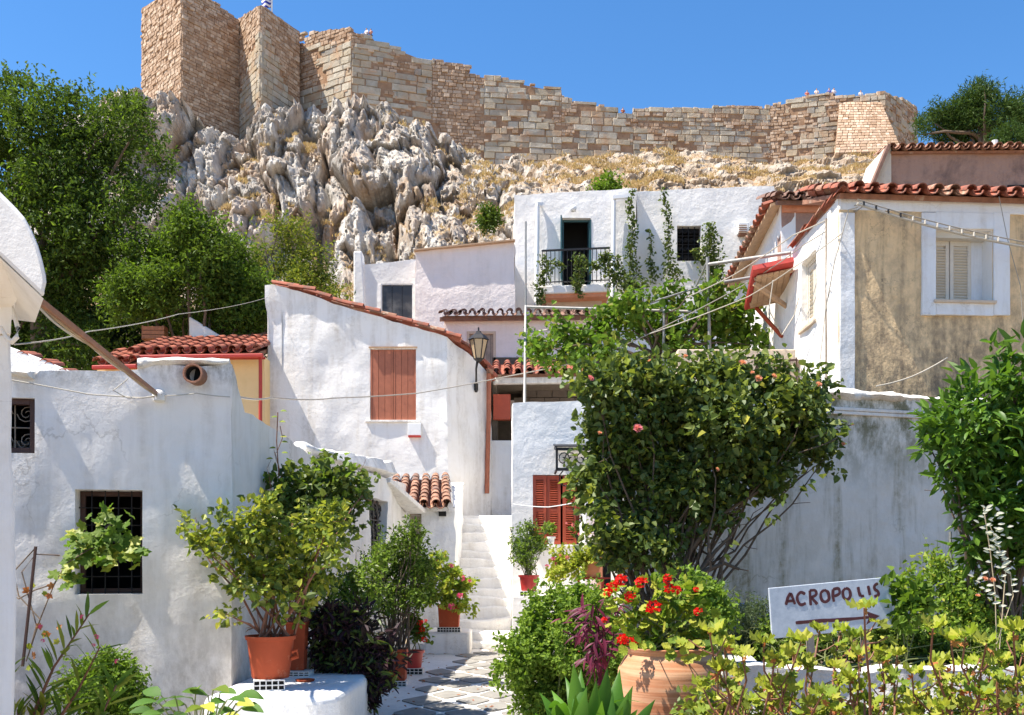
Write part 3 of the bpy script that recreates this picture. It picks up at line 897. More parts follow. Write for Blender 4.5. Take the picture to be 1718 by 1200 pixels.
# second tower
t2p = [pt(398, 119.3), pt(437, 113.5), pt(503, 120)]
top2 = [(396, 33), (402, 30), (437, 9), (445, 12), (500, 52), (505, 54)]
bot2 = [(398, 245), (437, 215), (500, 200)]
T2 = Thing('fortress_tower', P(440, 170, 117), 'narrower angular stone tower carrying the blue and white flag', 'tower', 'fortress towers')
back = Wall([t2p[0], t2p[1], t2p[2], pt(470, 126)], Z(225, 113), 1.0, True)
back.settop([(0, Z(30, 119)), (back.cum[1], Z(10, 113.5)), (back.cum[2], Z(53, 120)), (back.cum[3], Z(80, 126)), (back.cum[4], Z(30, 119))])
back.build('wall_core', M_mortar, T2, step=1.2, amp=0.04, tamp=0.06, bevel=0, nscale=0.4)
big = lambda px, py: (px < 437 and px > 405 + (150 - py) * .3 and py > 60) or (437 <= px < 452 + max(0, py - 60) * .35 and py > 55)
ss = []
for a, b, x0, x1 in ((t2p[0], t2p[1], 398, 437), (t2p[1], t2p[2], 437, 502)):
    ss += [t + (1,) for t in lay(a, b, x0, x1, top2, bot2, (0.55, 0.8), (0.8, 1.9), big)]
    ss += [t + (0,) for t in lay(a, b, x0, x1, top2, bot2, (0.26, 0.46), (0.35, 1.0), lambda x, y: not big(x, y), proud=0.1, rough=0.07)]
put_stones(ss, T2, [M_rubble, M_ashlar], 300)
# curtain wall
cw = [pt(500, 121.5), pt(590, 117), pt(725, 120), pt(812, 121), pt(942, 122), pt(1062, 123), pt(1292, 124), pt(1486, 121), pt(1538, 128)]
topc = [(498, 56), (560, 50), (588, 45), (592, 56), (626, 60), (630, 67), (660, 77), (715, 98), (735, 100), (786, 109), (789, 122), (812, 126), (820, 126), (900, 142), (942, 151), (945, 163), (970, 167), (1020, 180), (1024, 190), (1058, 190), (1062, 182), (1100, 181), (1200, 178), (1290, 177), (1320, 168), (1350, 162), (1398, 154), (1402, 160), (1440, 160), (1465, 156), (1484, 152), (1492, 160), (1515, 165), (1536, 178), (1540, 184)]
botc = [(498, 178), (590, 180), (650, 185), (725, 222), (790, 252), (820, 268), (900, 282), (1000, 272), (1060, 262), (1150, 270), (1250, 278), (1330, 280), (1400, 275), (1540, 270)]
TW = Thing('fortress_wall', P(1000, 262, 121), 'long curtain wall of large tan ashlar blocks along the cliff top', 'fortress wall')
bw = Wall(cw, Z(290, 117) - 1, 1.6)
bw.settop([(i if i < 8 else 7, px, py + 5) for i, px, py in [(int(np.clip(np.searchsorted([590, 725, 812, 942, 1062, 1292, 1486], px, 'right'), 0, 7)), px, py) for px, py in topc if 500 <= px <= 1538]])
bw.build('wall_core', M_mortar, TW, step=1.4, amp=0.05, tamp=0.05, bevel=0, nscale=0.4)
def rub(px, py):
    if n1(px / 9, py / 4, 7) > .62: return True
    e = 14 * n1(px / 25, py / 12)
    if px < 590 + e and py < 80 - (px - 500) * .1 and px > 512: return True
    if px < 535 + e and 88 < py < 150: return True
    if 722 + e < px < 810 + e * .6: return True
    if 590 < px < 715 and n1(px / 30, py / 9, 3) > 0.62: return True
    if 930 + e < px < 962 + e and 180 < py < 230: return True
    if px > 1060 and n1(px / 28, py / 10, 5) > 0.38: return True
    if px > 1290 and px < 1315 + e: return True
    return False
ss = []
for k in range(8):
    x0 = [500, 590, 725, 812, 942, 1062, 1292, 1486][k]; x1 = [590, 725, 812, 942, 1062, 1292, 1486, 1538][k]
    hr = (0.5, 0.95) if k < 5 else (0.42, 0.85)
    lr = (0.8, 3.0) if k < 5 else (0.6, 2.2)
    ss += [t + (1,) for t in lay(cw[k], cw[k + 1], x0, x1, topc, botc, hr, lr, lambda x, y: not rub(x, y), proud=0.12, rough=0.09)]
    ss += [t + (0,) for t in lay(cw[k], cw[k + 1], x0, x1, topc, botc, (0.3, 0.5), (0.35, 1.0), rub, proud=0.1, rough=0.08)]
put_stones(ss, TW, [M_rubble, M_ashlar], 300)
# loose merlons / coping stones on the wall's crest
# sloped buttress
bp = [pt(1393, 118.5), pt(1404, 116.2), pt(1500, 116.2), pt(1512, 120)]
TB = Thing('fortress_buttress', P(1450, 262, 117), 'sloping rubble buttress at the right end of the curtain wall', 'buttress')
mb = MB()
q0 = [P(1400, 262, 114.5), P(1512, 258, 114.8), P(1478, 176, 120.6), P(1408, 176, 122.6)]
q1 = [q0[0] + Vector((3.5, 6, 0)), q0[1] + Vector((0, 6, 0)), q0[2] + Vector((0, 5, 0)), q0[3] + Vector((2, 4, 0))]
mb.add(q0 + q1, [(0, 1, 2, 3), (4, 7, 6, 5), (0, 4, 5, 1), (1, 5, 6, 2), (2, 6, 7, 3), (3, 7, 4, 0)])
mb.build('buttress_core', M_mortar, TB)
# stones on its sloping face
stn = []
a, b_, c_, d_ = q0
rows_n = 19
V = []; Fq = []
cnt = 0
for r in range(rows_n):
    t0, t1_ = r / rows_n, (r + 1) / rows_n
    u = 0.0
    while u < 1:
        w = random.uniform(0.04, 0.12); u1 = min(1, u + w)
        def S(uu, tt): return (a * (1 - uu) + b_ * uu) * (1 - tt) + (d_ * (1 - uu) + c_ * uu) * tt
        o = S(u, t0); ex = S(u1, t0) - o; ez = S(u, t1_) - o
        nn = ex.cross(ez).normalized() * 0.6
        U = UNITS[random.randrange(24)]
        cc = o + ex / 2 + ez / 2 + (nn if nn.y < 0 else -nn) * 0.12
        ex2 = ex * 0.93; ez2 = ez * 0.9; 
        M = Matrix(((ex2.x, -nn.x, ez2.x, cc.x - TB.loc.x), (ex2.y, -nn.y, ez2.y, cc.y - TB.loc.y), (ex2.z, -nn.z, ez2.z, cc.z - TB.loc.z), (0, 0, 0, 1)))
        me = bpy.data.meshes.new('stone_block') 
        me.from_pydata([tuple(M @ Vector(v)) for v in U[0]], [], U[1]); me.materials.append(M_rubble)
        link('stone_block', me, TB)
        u = u1
# flag
fp = P(456, 30, 116)
TF = Thing('flagpole', fp, 'thin pole with blue and white striped flag on the second tower', 'flag')
mb = MB(); mb.tube([fp, fp + Vector((0, 0, 5.5))], 0.09, 8); mb.build('pole', M_whitepaint, TF, smooth=60)
n = NT('flag_cloth')
v = n.coord()
sep = n.n('ShaderNodeSeparateXYZ'); n.l(v, sep.inputs[0])
stripe = n.math('GREATER_THAN', n.math('FRACT', n.math('MULTIPLY', sep.outputs[2], 1.9)), 0.5)
M_flag = n.done(n.mix(stripe, (0.01, 0.025, 0.3), (0.8, 0.8, 0.8)), 0.7)
V = []; nn_ = 12; mm_ = 10
for i in range(nn_):
    for j in range(mm_):
        u, v_ = i / (nn_ - 1), j / (mm_ - 1)
        V.append((fp.x - 0.1 - 1.35 * u * (0.6 + 0.4 * v_), fp.y + 0.25 * math.sin(u * 7 + v_ * 2), fp.z + 1.15 + 3.0 * v_ - 0.9 * u * u + 0.2 * math.sin(u * 5)))
fq = [(i * mm_ + j, (i + 1) * mm_ + j, (i + 1) * mm_ + j + 1, i * mm_ + j + 1) for i in range(nn_ - 1) for j in range(mm_ - 1)]
mb = MB(); mb.add(V, fq); fo = mb.build('flag', M_flag, TF, smooth=80)
sd = fo.modifiers.new('thick', 'SOLIDIFY'); sd.thickness = 0.02

# ------------------------------------------------------------------ people on the wall
def skin(name, verts, edges, radii, mat, parent, root=0, sub=1):
    me = bpy.data.meshes.new(name); me.from_pydata(verts, edges, [])
    o = bpy.data.objects.new(name, me); COL.objects.link(o)
    sm = o.modifiers.new('skin', 'SKIN')
    for i, r in enumerate(radii):
        me.skin_vertices[0].data[i].radius = r if hasattr(r, '__len__') else (r, r)
        me.skin_vertices[0].data[i].use_root = (i == root)
    ss_ = o.modifiers.new('sub', 'SUBSURF'); ss_.levels = sub; ss_.render_levels = sub
    dg = bpy.context.evaluated_depsgraph_get()
    m2 = bpy.data.meshes.new_from_object(o.evaluated_get(dg))
    bpy.data.objects.remove(o)
    m2.materials.clear(); m2.materials.append(mat)
    m2.polygons.foreach_set('use_smooth', [True] * len(m2.polygons))
    return m2
M_skin = simple('skin', (0.5, 0.28, 0.19), 0.6, 0.05)
M_hair = simple('dark_hair', (0.04, 0.025, 0.015), 0.7, 0.1)
M_trou = simple('dark_trousers', (0.05, 0.06, 0.1), 0.8, 0.1)
def cloth(c): return simple('shirt_cloth', c, 0.85, 0.05)
BV = [(0, 0, .95), (0, 0, 1.12), (0, .01, 1.3), (0, .01, 1.44), (0, -.01, 1.53), (0, -.02, 1.62), (0, -.02, 1.7),
      (-.18, .01, 1.42), (-.25, -.05, 1.17), (-.16, -.27, 1.08), (-.12, -.36, 1.07), (.18, .01, 1.42), (.25, -.05, 1.17), (.16, -.27, 1.08), (.12, -.36, 1.07),
      (-.1, 0, .9), (-.11, -.01, .5), (-.11, .02, .08), (-.11, -.12, .04), (.1, 0, .9), (.11, -.01, .5), (.11, .02, .08), (.11, -.12, .04)]
BE = [(0, 1), (1, 2), (2, 3), (3, 4), (4, 5), (5, 6), (3, 7), (7, 8), (8, 9), (9, 10), (3, 11), (11, 12), (12, 13), (13, 14), (0, 15), (15, 16), (16, 17), (17, 18), (0, 19), (19, 20), (20, 21), (21, 22)]
BR = [(.15, .11), (.14, .1), (.16, .11), (.12, .09), (.055, .055), (.085, .1), (.07, .08), .06, .045, .035, .03, .06, .045, .035, .03, .085, .06, .04, .035, .085, .06, .04, .035]
me_body = skin('body', BV, BE, BR, M_skin, None)
idx = [0, 1, 2, 3, 7, 8, 11, 12]
remap = {v: k for k, v in enumerate(idx)}
me_shirt = {}
def shirt_mesh(c):
    return skin('shirt', [BV[i] for i in idx], [(remap[a], remap[b]) for a, b in BE if a in remap and b in remap],
                [(BR[i][0] + .02, BR[i][1] + .02) if hasattr(BR[i], '__len__') else BR[i] + .02 for i in idx], cloth(c), None)
idt = [0, 15, 16, 17, 19, 20, 21]; rt = {v: k for k, v in enumerate(idt)}
me_trou = skin('trousers', [BV[i] for i in idt], [(rt[a], rt[b]) for a, b in BE if a in rt and b in rt],
               [(BR[i][0] + .02, BR[i][1] + .02) if hasattr(BR[i], '__len__') else BR[i] + .02 for i in idt], M_trou, None)
me_hair = skin('hair', [(0, .0, 1.66), (0, .01, 1.72), (0, -.01, 1.76)], [(0, 1), (1, 2)], [(.095, .1), (.09, .1), (.05, .06)], M_hair, None, 0, 2)
folk = [(615, 51, 116.8, (0.8, 0.78, 0.75), 'person in white beside the wall step near the tallest stretch', 2.0),
        (622, 52, 116.9, (0.25, 0.08, 0.06), 'person in dark red shirt beside the person in white', 2.2),
        (1045, 184, 123.6, (0.35, 0.1, 0.05), 'person with dark hair leaning in the gap of the low parapet', 3.3),
        (1354, 155, 122.8, (0.5, 0.12, 0.08), 'person in red top, first of the visitors over the right half of the wall', 3.0),
        (1370, 152, 122.6, (0.75, 0.65, 0.6), 'person in pale top with raised brim behind the wall crest', 2.8),
        (1391, 151, 122.4, (0.12, 0.14, 0.45), 'person in blue shirt behind the wall crest', 3.1),
        (1399, 151, 122.3, (0.8, 0.8, 0.8), 'person in white shirt next to the one in blue', 3.3),
        (1444, 155, 121.8, (0.7, 0.7, 0.72), 'lone person in grey just left of the bastion corner', 3.0)]
for k, (px, py, d, c, lab, rz) in enumerate(folk):
    d = d + 1.1
    loc = P(px, py, d) - Vector((0, 0, 1.5))
    T = Thing('person', loc, lab, 'person', 'visitors looking over the fortress wall')
    T.o.rotation_euler.z = (rz - 3.0) * 0.6
    link('body', me_body, T.o); link('shirt', shirt_mesh(c), T.o); link('trousers', me_trou, T.o); link('hair', me_hair, T.o)
# wall walk behind the parapet
# ------------------------------------------------------------------ building bits
def tmat(o, x, y, z):
    return Matrix(((x.x, y.x, z.x, o.x), (x.y, y.y, z.y, o.y), (x.z, y.z, z.z, o.z), (0, 0, 0, 1)))
_tiles = {}
def tile_mesh(mat, r, ln, n=7):
    key = (mat.name, r, ln)
    if key in _tiles: return _tiles[key]
    vs = []; t = 0.16 * r
    for (x, rr) in ((0, r * 0.82), (ln, r)):
        for q in (rr, rr - t):
            for k in range(n):
                a = math.pi * k / (n - 1)
                vs.append((x, -q * math.cos(a), q * math.sin(a)))
    fs = []
    def I(e, s_, k): return (e * 2 + s_) * n + k
    for k in range(n - 1):
        fs.append((I(0, 0, k), I(0, 0, k + 1), I(1, 0, k + 1), I(1, 0, k)))
        fs.append((I(0, 1, k), I(1, 1, k), I(1, 1, k + 1), I(0, 1, k + 1)))
        for e in (0, 1): fs.append((I(e, 0, k), I(e, 0, k + 1), I(e, 1, k + 1), I(e, 1, k)))
    for k in (0, n - 1): fs.append((I(0, 0, k), I(1, 0, k), I(1, 1, k), I(0, 1, k)))
    me = bpy.data.meshes.new('roof_tile'); me.from_pydata(vs, [], fs); me.materials.append(mat)
    bm = bmesh.new(); bm.from_mesh(me); bmesh.ops.recalc_face_normals(bm, faces=bm.faces); bm.to_mesh(me); bm.free()
    me.polygons.foreach_set('use_smooth', [True] * len(me.polygons)); me.set_sharp_from_angle(angle=math.radians(40))
    _tiles[key] = me
    return me
def put_tile(root, o, down, right, mat, r, ln, flip=False, jit=0.02):
    down = down.normalized(); right = (right - down * right.dot(down)).normalized(); up = right.cross(down)
    if up.z < 0: up = -up; 
    if flip: up = -up
    j = Matrix.Rotation(random.uniform(-jit, jit) * 2, 4, 'Z') @ Matrix.Rotation(random.uniform(-jit, jit), 4, 'Y')
    right2 = up.cross(down)
    M = Matrix.Translation(-root.loc) @ tmat(o + up * random.uniform(-.004, .004), down, right2, up) @ j
    return link('roof_tile', tile_mesh(mat, r, ln), root, M=M)
def tiled(root, eave0, eave1, updir, ncol, nrow, ln, mat, r=None, overlap=0.8, slab=None, mats=None):
    """barrel tiles: columns from eave0 to eave1, rows going up the slope"""
    right = (eave1 - eave0); pitch = right.length / ncol; right.normalize()
    u = updir.normalized(); r = r or pitch * 0.33
    up = right.cross(u)
    if up.z < 0: up = -up
    for c in range(ncol + 1):
        e = eave0 + right * pitch * c
        for k in range(nrow):
            m = random.choice(mats) if mats else mat
            o = e + u * (ln * overlap * k + ln * 0.9) + up * (r * 0.9 + 0.012 * k)
            if c < ncol + 1: put_tile(root, o + Vector((0, 0, random.uniform(0, .01))), -u, right, m, r, ln)
            if c < ncol:
                o2 = e + right * pitch * 0.5 + u * (ln * overlap * k + ln * 0.82) + up * (r * 1.05 + 0.008 * k)
                put_tile(root, o2, -u, right, m, r, ln, True)
    if slab:
        mb = MB()
        a = eave0 + u * 0.08; b = eave1 + u * 0.08; L = nrow * ln * overlap
        mb.prism([a, b, b + u * L, a + u * L], -up * 0.08)
        mb.build('roof_deck', slab, root)

def xform(mb, M, start=0):
    for i in range(start, len(mb.v)): mb.v[i] = tuple(M @ Vector(mb.v[i]))
def frame_box(W, seg, h, root, mat, w=0.06, inset=0.14, t=0.06, name='window_frame', mull=0, bars=0, gap=0.003):
    u0, u1, z0, z1 = h
    M = W.frame(seg, u0, z0, inset); w_, h_ = u1 - u0, z1 - z0
    mb = MB(); g = gap
    mb.bx(g, w, 0, t, g, h_ - g); mb.bx(w_ - w, w_ - g, 0, t, g, h_ - g)
    mb.bx(w, w_ - w, 0, t, g, w); mb.bx(w, w_ - w, 0, t, h_ - w, h_ - g)
    for k in range(mull):
        x = w_ * (k + 1) / (mull + 1); mb.bx(x - w * .4, x + w * .4, 0.004, t - .004, w, h_ - w)
    for k in range(bars):
        z = h_ * (k + 1) / (bars + 1); mb.bx(w, w_ - w, 0.006, t - .006, z - w * .3, z + w * .3)
    xform(mb, M)
    return mb.build(name, mat, root, bevel=0.004)
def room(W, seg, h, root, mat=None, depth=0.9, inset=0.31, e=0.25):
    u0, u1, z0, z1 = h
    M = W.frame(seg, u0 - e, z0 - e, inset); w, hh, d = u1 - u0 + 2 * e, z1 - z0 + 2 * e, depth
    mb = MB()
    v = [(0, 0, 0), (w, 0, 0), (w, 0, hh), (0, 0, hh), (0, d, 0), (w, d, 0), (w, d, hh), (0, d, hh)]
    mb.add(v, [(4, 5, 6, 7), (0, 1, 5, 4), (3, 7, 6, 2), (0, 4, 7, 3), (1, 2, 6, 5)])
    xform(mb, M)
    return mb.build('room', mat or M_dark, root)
def plank_shutter(W, seg, h, root, mat, leaves_=2, planks=3, inset=0.02, t=0.035, rail=True):
    u0, u1, z0, z1 = h; w = (u1 - u0) / leaves_; hh = z1 - z0
    for l in range(leaves_):
        M = W.frame(seg, u0 + l * w, z0, inset)
        mb = MB()
        if rail:
            for z in (0.12, hh - 0.16): mb.bx(0.02, w - 0.02, t + .002, t + 0.03, z, z + 0.09)
        mb.bx(0.006, 0.045, -.006, t + .004, 0.004, hh - 0.004); mb.bx(w - .045, w - .006, -.006, t + .004, 0.004, hh - 0.004)
        xform(mb, M); sh = mb.build('shutter', mat, root)
        pw = (w - .09) / planks
        for k in range(planks):
            mb = MB(); x = .045 + k * pw
            mb.bx(x + 0.003, x + pw - 0.003, random.uniform(0, .005), t, 0.006, hh - 0.006)
            xform(mb, M); mb.build('plank', mat, sh, bevel=0.003)
def louvre_leaf(M, w, h, root, mat, fr=0.06, t=0.035, pitch=0.045, ang=35, groups=1):
    """M: frame with x across, y inwards, z up"""
    mb = MB()
    mb.bx(0, fr, 0, t, 0, h); mb.bx(w - fr, w, 0, t, 0, h); mb.bx(fr, w - fr, 0, t, 0, fr * 1.3); mb.bx(fr, w - fr, 0, t, h - fr * 1.3, h)
    for g in range(1, groups): mb.bx(fr, w - fr, 0.003, t - .003, h * g / groups - fr * .5, h * g / groups + fr * .5)
    mb.bx(fr, w - fr, t - .006, t - .002, fr, h - fr)
    xform(mb, M); sh = mb.build('shutter', mat, root, bevel=0.003)
    n = int((h - 2.8 * fr) / pitch)
    me = None
    off = origin_of(root)
    sl = MB(); sl.box((0, 0, 0), (w - 2 * fr, 0.04, 0.008), Matrix.Rotation(math.radians(-ang), 3, 'X'))
    for k in range(n):
        z = fr * 1.4 + pitch * (k + .5)
        if any(abs(z - h * g / groups) < fr * .55 for g in range(1, groups)): continue
        Mk = Matrix.Translation(-off) @ M @ Matrix.Translation((w / 2, t * .4, z))
        if me is None:
            o = sl.build('slat', mat, None, world=False); me = o.data; o.parent = sh; o.matrix_basis = Mk
        else: link('slat', me, sh, M=Mk)
    return sh
def sill(W, seg, h, root, mat, over=0.06, out=0.07, t=0.05, name='window_sill'):
    u0, u1, z0, z1 = h
    M = W.frame(seg, u0 - over, z0 - t, -out); mb = MB()
    mb.bx(0, u1 - u0 + 2 * over, 0, out + 0.12, 0, t - 0.003); xform(mb, M)
    return mb.build(name, mat, root, bevel=0.008)
def grille(W, seg, h, root, mat, inset, nx, nz, r=0.008, scroll=False):
    u0, u1, z0, z1 = h; w, hh = u1 - u0, z1 - z0
    M = W.frame(seg, u0, z0, inset); mb = MB()
    for k in range(nx): x = w * (k + 1) / (nx + 1); mb.tube([(x, 0, 0), (x, 0, hh)], r, 5)
    for k in range(nz): z = hh * (k + 1) / (nz + 1); mb.tube([(0, .01, z), (w, .01, z)], r, 5)
    if scroll:
        m = max(1, nx); 
        for cx_ in range(m + 1):
            for cz in range(max(1, nz) + 1):
                x = w * (cx_ + .5) / (m + 1); z = hh * (cz + .5) / (max(1, nz) + 1); q = min(w / (m + 1), hh / (max(1, nz) + 1)) * .42
                for sg in (1, -1):
                    mb.tube([(x + sg * q * (1 - t_) * math.cos(t_ * 7), 0, z + sg * q * (1 - t_) * math.sin(t_ * 7)) for t_ in [i / 9 * .8 for i in range(10)]], r * .8, 4)
    xform(mb, M); return mb.build('grille', mat, root)
def deck(plan, z, root, mat=None, t=0.15, name='roof_slab'):
    mb = MB(); mb.prism([Vector((x, y, z)) for x, y in plan], (0, 0, -t)); return mb.build(name, mat or M_white, root)

M_bench = plaster('plaster_bench', (0.80, 0.80, 0.80), .4, .3, lump=.5, scale=2)
# ------------------------------------------------------------------ path and steps
mb = MB()
N_ = 40
pv = [(-2.75, 5.0), (2.5, 5.0), (1.9, 12.0), (1.2, 19.35), (-2.4, 19.35)]
mb.add([(x, y, 0.0 if y < 18 else 0.0) for x, y in pv], [(0, 1, 2, 3, 4)])
path = mb.build('path', M_path, None)
setprops(path, 'whitewashed lane with grey lozenge flagstones leading to the steps', None, None, 'structure')
# lozenge flagstones
mb0 = None
def lozenge(cx, cy, a, b, rot):
    mb = MB(); c, s_ = math.cos(rot), math.sin(rot)
    pts = [(-a + random.uniform(-.02, .02), random.uniform(-.03, .03)), (random.uniform(-.03, .03), -b), (a, random.uniform(-.03, .03)), (random.uniform(-.03, .03), b)]
    o = []
    for k in range(4):
        p, q = pts[k], pts[(k + 1) % 4]
        o += [(p[0] * .9 + q[0] * .1, p[1] * .9 + q[1] * .1), (p[0] * .1 + q[0] * .9, p[1] * .1 + q[1] * .9)]
    o = [Vector((cx + x * c - y * s_, cy + x * s_ + y * c, 0.014 + random.uniform(-.003, .003))) for x, y in o]
    mb.prism(o, (0, 0, -0.02)); mb.build('paving_stone', M_pave, path)
A_, B_ = 0.245, 0.42
for r in range(26):
    for c_ in range(7):
        x = -1.02 + c_ * 2 * (A_ + .034) + (r % 2) * (A_ + .034); y = 7.6 + r * (B_ + .07)
        l = np.interp(y, [8, 11, 15, 18.5], [-1.45, -1.22, -1.03, -0.62]); rr = np.interp(y, [8, 12, 18.5], [.95, .75, .1])
        if l < x < rr: lozenge(x + random.uniform(-.02, .02), y + random.uniform(-.03, .03), A_ * random.uniform(.82, 1.04), B_ * random.uniform(.82, 1.04), random.uniform(-.12, .12))
ST = Thing('stone_steps', (-0.5, 19.4, 0), 'steep whitewashed steps climbing between the tiled porch and the white box house', 'stairs')
for k in range(14):
    z1 = 0.10 + 0.19 * k; y0 = 18.75 + 0.3 * k if k > 1 else 18.2 + 0.4 * k
    x0, x1 = (-1.75, 0.75) if k < 1 else ((-1.5, 0.5) if k < 2 else (-1.12, -0.005))
    nseg = 10; mb = MB(); top = []; bot = []
    for i_ in range(nseg + 1):
        u = i_ / nseg; x = x0 + (x1 - x0) * u
        yy = y0 + 0.06 * math.sin(u * 3.1 + k * 2.3) + random.uniform(-.02, .02); zz = z1 + 0.03 * math.sin(u * 4 + k * 1.7) + random.uniform(-.012, .012)
        top.append((x, yy, zz))
    V = []
    for x, yy, zz in top: V += [(x, yy, -0.02 if k < 3 else z1 - .5), (x, yy, zz), (x, yy + 0.7, zz), (x, yy + 0.7, -0.02 if k < 3 else z1 - .5)]
    Fq = []
    for i_ in range(nseg):
        a, b = i_ * 4, i_ * 4 + 4
        Fq += [(a, b, b + 1, a + 1), (a + 1, b + 1, b + 2, a + 2), (a + 2, b + 2, b + 3, a + 3), (a + 3, b + 3, b, a)]
    Fq += [(0, 1, 2, 3), (nseg * 4 + 3, nseg * 4 + 2, nseg * 4 + 1, nseg * 4)]
    mb.add(V, Fq); mb.build('step', M_tread, ST, smooth=50, bevel=0.03)
mb = MB(); mb.bx(-1.12, 0.9, 22.7, 24.34, 1.9, 2.6); mb.build('landing', M_tread, ST, bevel=.03)

# ------------------------------------------------------------------ near corner wall (left edge)
T = Thing('white_house', P(-30, 900, 4.9), 'overhanging rounded white plaster house corner closest to the viewer at the far left', 'house')
T.loc.z = 0; T.o.location = T.loc
mb = MB()
o = [(-800, 200), (-140, 200), (0, 322), (14, 336), (28, 350), (42, 366), (54, 388), (64, 412), (71, 436), (77, 462), (78, 474), (75, 486), (74, 500), (0, 430), (-140, 300), (-800, 300)]
fr_ = [P(x, y, 4.5) for x, y in o]; bk = [P(x - 6, y, 5.3) for x, y in o]
n_ = len(o)
mb.add(fr_ + bk, [tuple(range(n_)), tuple(range(2 * n_ - 1, n_ - 1, -1))] + [(i, i + n_, (i + 1) % n_ + n_, (i + 1) % n_) for i in range(n_)])
mb.build('overhang', M_near, T, bevel=0.02)
mb = MB()
a = [P(-800, 296, 4.505), P(-140, 296, 4.505), P(0, 432, 4.505), P(73, 501, 4.505), P(30, 499, 4.85), P(20, 515, 4.9), P(18, 560, 4.9), P(-800, 560, 4.9)]
b = [p * 1.0 + Vector((-.25, .45, 0)) for p in a]; n_ = len(a)
mb.add(a + b, [tuple(range(n_))] + [tuple(range(2 * n_ - 1, n_ - 1, -1))] + [(i, i + n_, (i + 1) % n_ + n_, (i + 1) % n_) for i in range(n_)])
bm_o = mb.build('corbel', M_near, T)
W = Wall([(X(-1000, 4.9), 4.9), (X(20, 4.9), 4.9), (X(14, 5.5), 5.5), (X(-1000, 4.9), 5.5)], 0, 0.1, True)
W.settop([(0, Z(560, 4.9)), (W.cum[-1], Z(560, 4.9))])
W.build('wall', M_near, T, step=0.1, amp=0.02, tamp=0, bevel=0.015, nscale=2.2)
mb = MB()
mb.tube([P(2, 548, 4.86), P(10, 566, 4.84), P(20, 574, 4.84), P(28, 566, 4.84), P(30, 550, 4.86), P(24, 530, 4.9), P(18, 505, 4.92)], [.006, .011, .014, .013, .012, .009, .006], 8)
mb.build('plaster_lip', M_cap, T, smooth=60)

# ------------------------------------------------------------------ house A : weathered white house with the vine window
AX = X(388, 9)
T = Thing('white_house', (-3.7, 9, 0), 'weathered white plaster house with the dark vine grown window and clay roof spout', 'house')
W = Wall([(-6.2, 8.22), (AX, 9), (AX + 0.02, 13.6), (-6.2, 13.6)], 0, 0.32, True)
hw1 = W.hole(0, -25, 58, 667, 760); hw2 = W.hole(0, 126, 239, 822, 997)
W.settop([(0, 3.0), (0, 20, 624), (0, 60, 629), (0, 66, 622), (0, 150, 621), (0, 230, 619), (0, 262, 611), (0, 385, 613), (W.cum[1], Z(614, 9)), (1, 396, 634), (1, 412, 690), (1, 470, 727), (1, 520, 764), (1, 546, 774),
          (W.cum[2], Z(774, 13.6)), (W.cum[3], 2.9), (W.cum[4] - .01, 2.9)])
W.build('wall', M_houseA, T, step=0.09, amp=0.022, tamp=0.018, bevel=0.018, nscale=1.8)
deck([(-6, 9.75), (AX - .1, 9.75), (AX - .1, 13.5), (-6, 13.5)], 2.75, T)
frame_box(W, 0, hw1, T, M_brownframe, 0.05, 0.05, 0.07, mull=0)
room(W, 0, hw1, T)
grille(W, 0, hw1, T, M_wood, 0.16, 1, 1, 0.006, True)
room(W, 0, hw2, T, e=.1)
fo = frame_box(W, 0, hw2, T, M_brownframe, 0.045, 0.2, 0.05)
grille(W, 0, hw2, T, M_iron, 0.14, 4, 5, 0.006)
# clay spout
mb = MB(); c = P(331, 631, 8.93)
for r, (y0, y1) in ((.085, (-.13, .3)),):
    M = Matrix.Rotation(math.radians(90), 3, 'X')
    prof = [(.085, -.3), (.085, .12), (.088, .135), (.072, .135), (.066, .12), (.062, -.28)]
    mb.lathe(prof, 20, c + Vector((0, 0, 0)), 0, M)
mb.build('clay_spout', M_tile_old, T, smooth=50)
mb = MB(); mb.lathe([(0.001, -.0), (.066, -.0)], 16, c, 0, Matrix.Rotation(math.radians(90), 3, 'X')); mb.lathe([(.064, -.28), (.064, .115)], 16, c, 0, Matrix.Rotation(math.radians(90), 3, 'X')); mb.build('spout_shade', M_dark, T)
# rough lime crust on the parapet
def crust(name, pts, w, h, mat, root, seed=0):
    mb = MB(); k = 26; V = []; n_ = 6
    path_ = [Vector(p) for p in pts]
    tot = sum((path_[i + 1] - path_[i]).length for i in range(len(path_) - 1))
    m = max(6, int(tot / 0.07)); res = []
    for i_ in range(m + 1):
        d = tot * i_ / m; j_ = 0
        while j_ < len(path_) - 2 and d > (path_[j_ + 1] - path_[j_]).length: d -= (path_[j_ + 1] - path_[j_]).length; j_ += 1
        t = (path_[j_ + 1] - path_[j_]).normalized(); res.append((path_[j_] + t * d, t))
    for i_, (p, t) in enumerate(res):
        sd_ = Vector((-t.y, t.x, 0)).normalized()
        wq = w * (1 + .22 * n1(i_ * .23, seed, 1)); hq = h * (1 + .5 * n1(i_ * .21, seed, 5) + .25 * n1(i_ * .8, seed, 15))
        for a in range(10):
            an = 2 * math.pi * a / 10
            V.append(p + sd_ * math.cos(an) * wq * (1 + .15 * n1(i_ * .9, a, seed)) + Vector((0, 0, math.sin(an) * hq * (1 + .25 * n1(i_ * .9, a, seed + 9)))))
    Fq = [(i_ * 10 + a, i_ * 10 + (a + 1) % 10, (i_ + 1) * 10 + (a + 1) % 10, (i_ + 1) * 10 + a) for i_ in range(m) for a in range(10)]
    Fq += [tuple(range(9, -1, -1)), tuple(m * 10 + a for a in range(10))]
    mb.add(V, Fq); return mb.build(name, mat, root, smooth=70)
crust('parapet_crust', [P(232, 614, 8.95), P(300, 611, 9.05), P(386, 612, 9.14)], 0.19, 0.05, M_cap, T, 1)
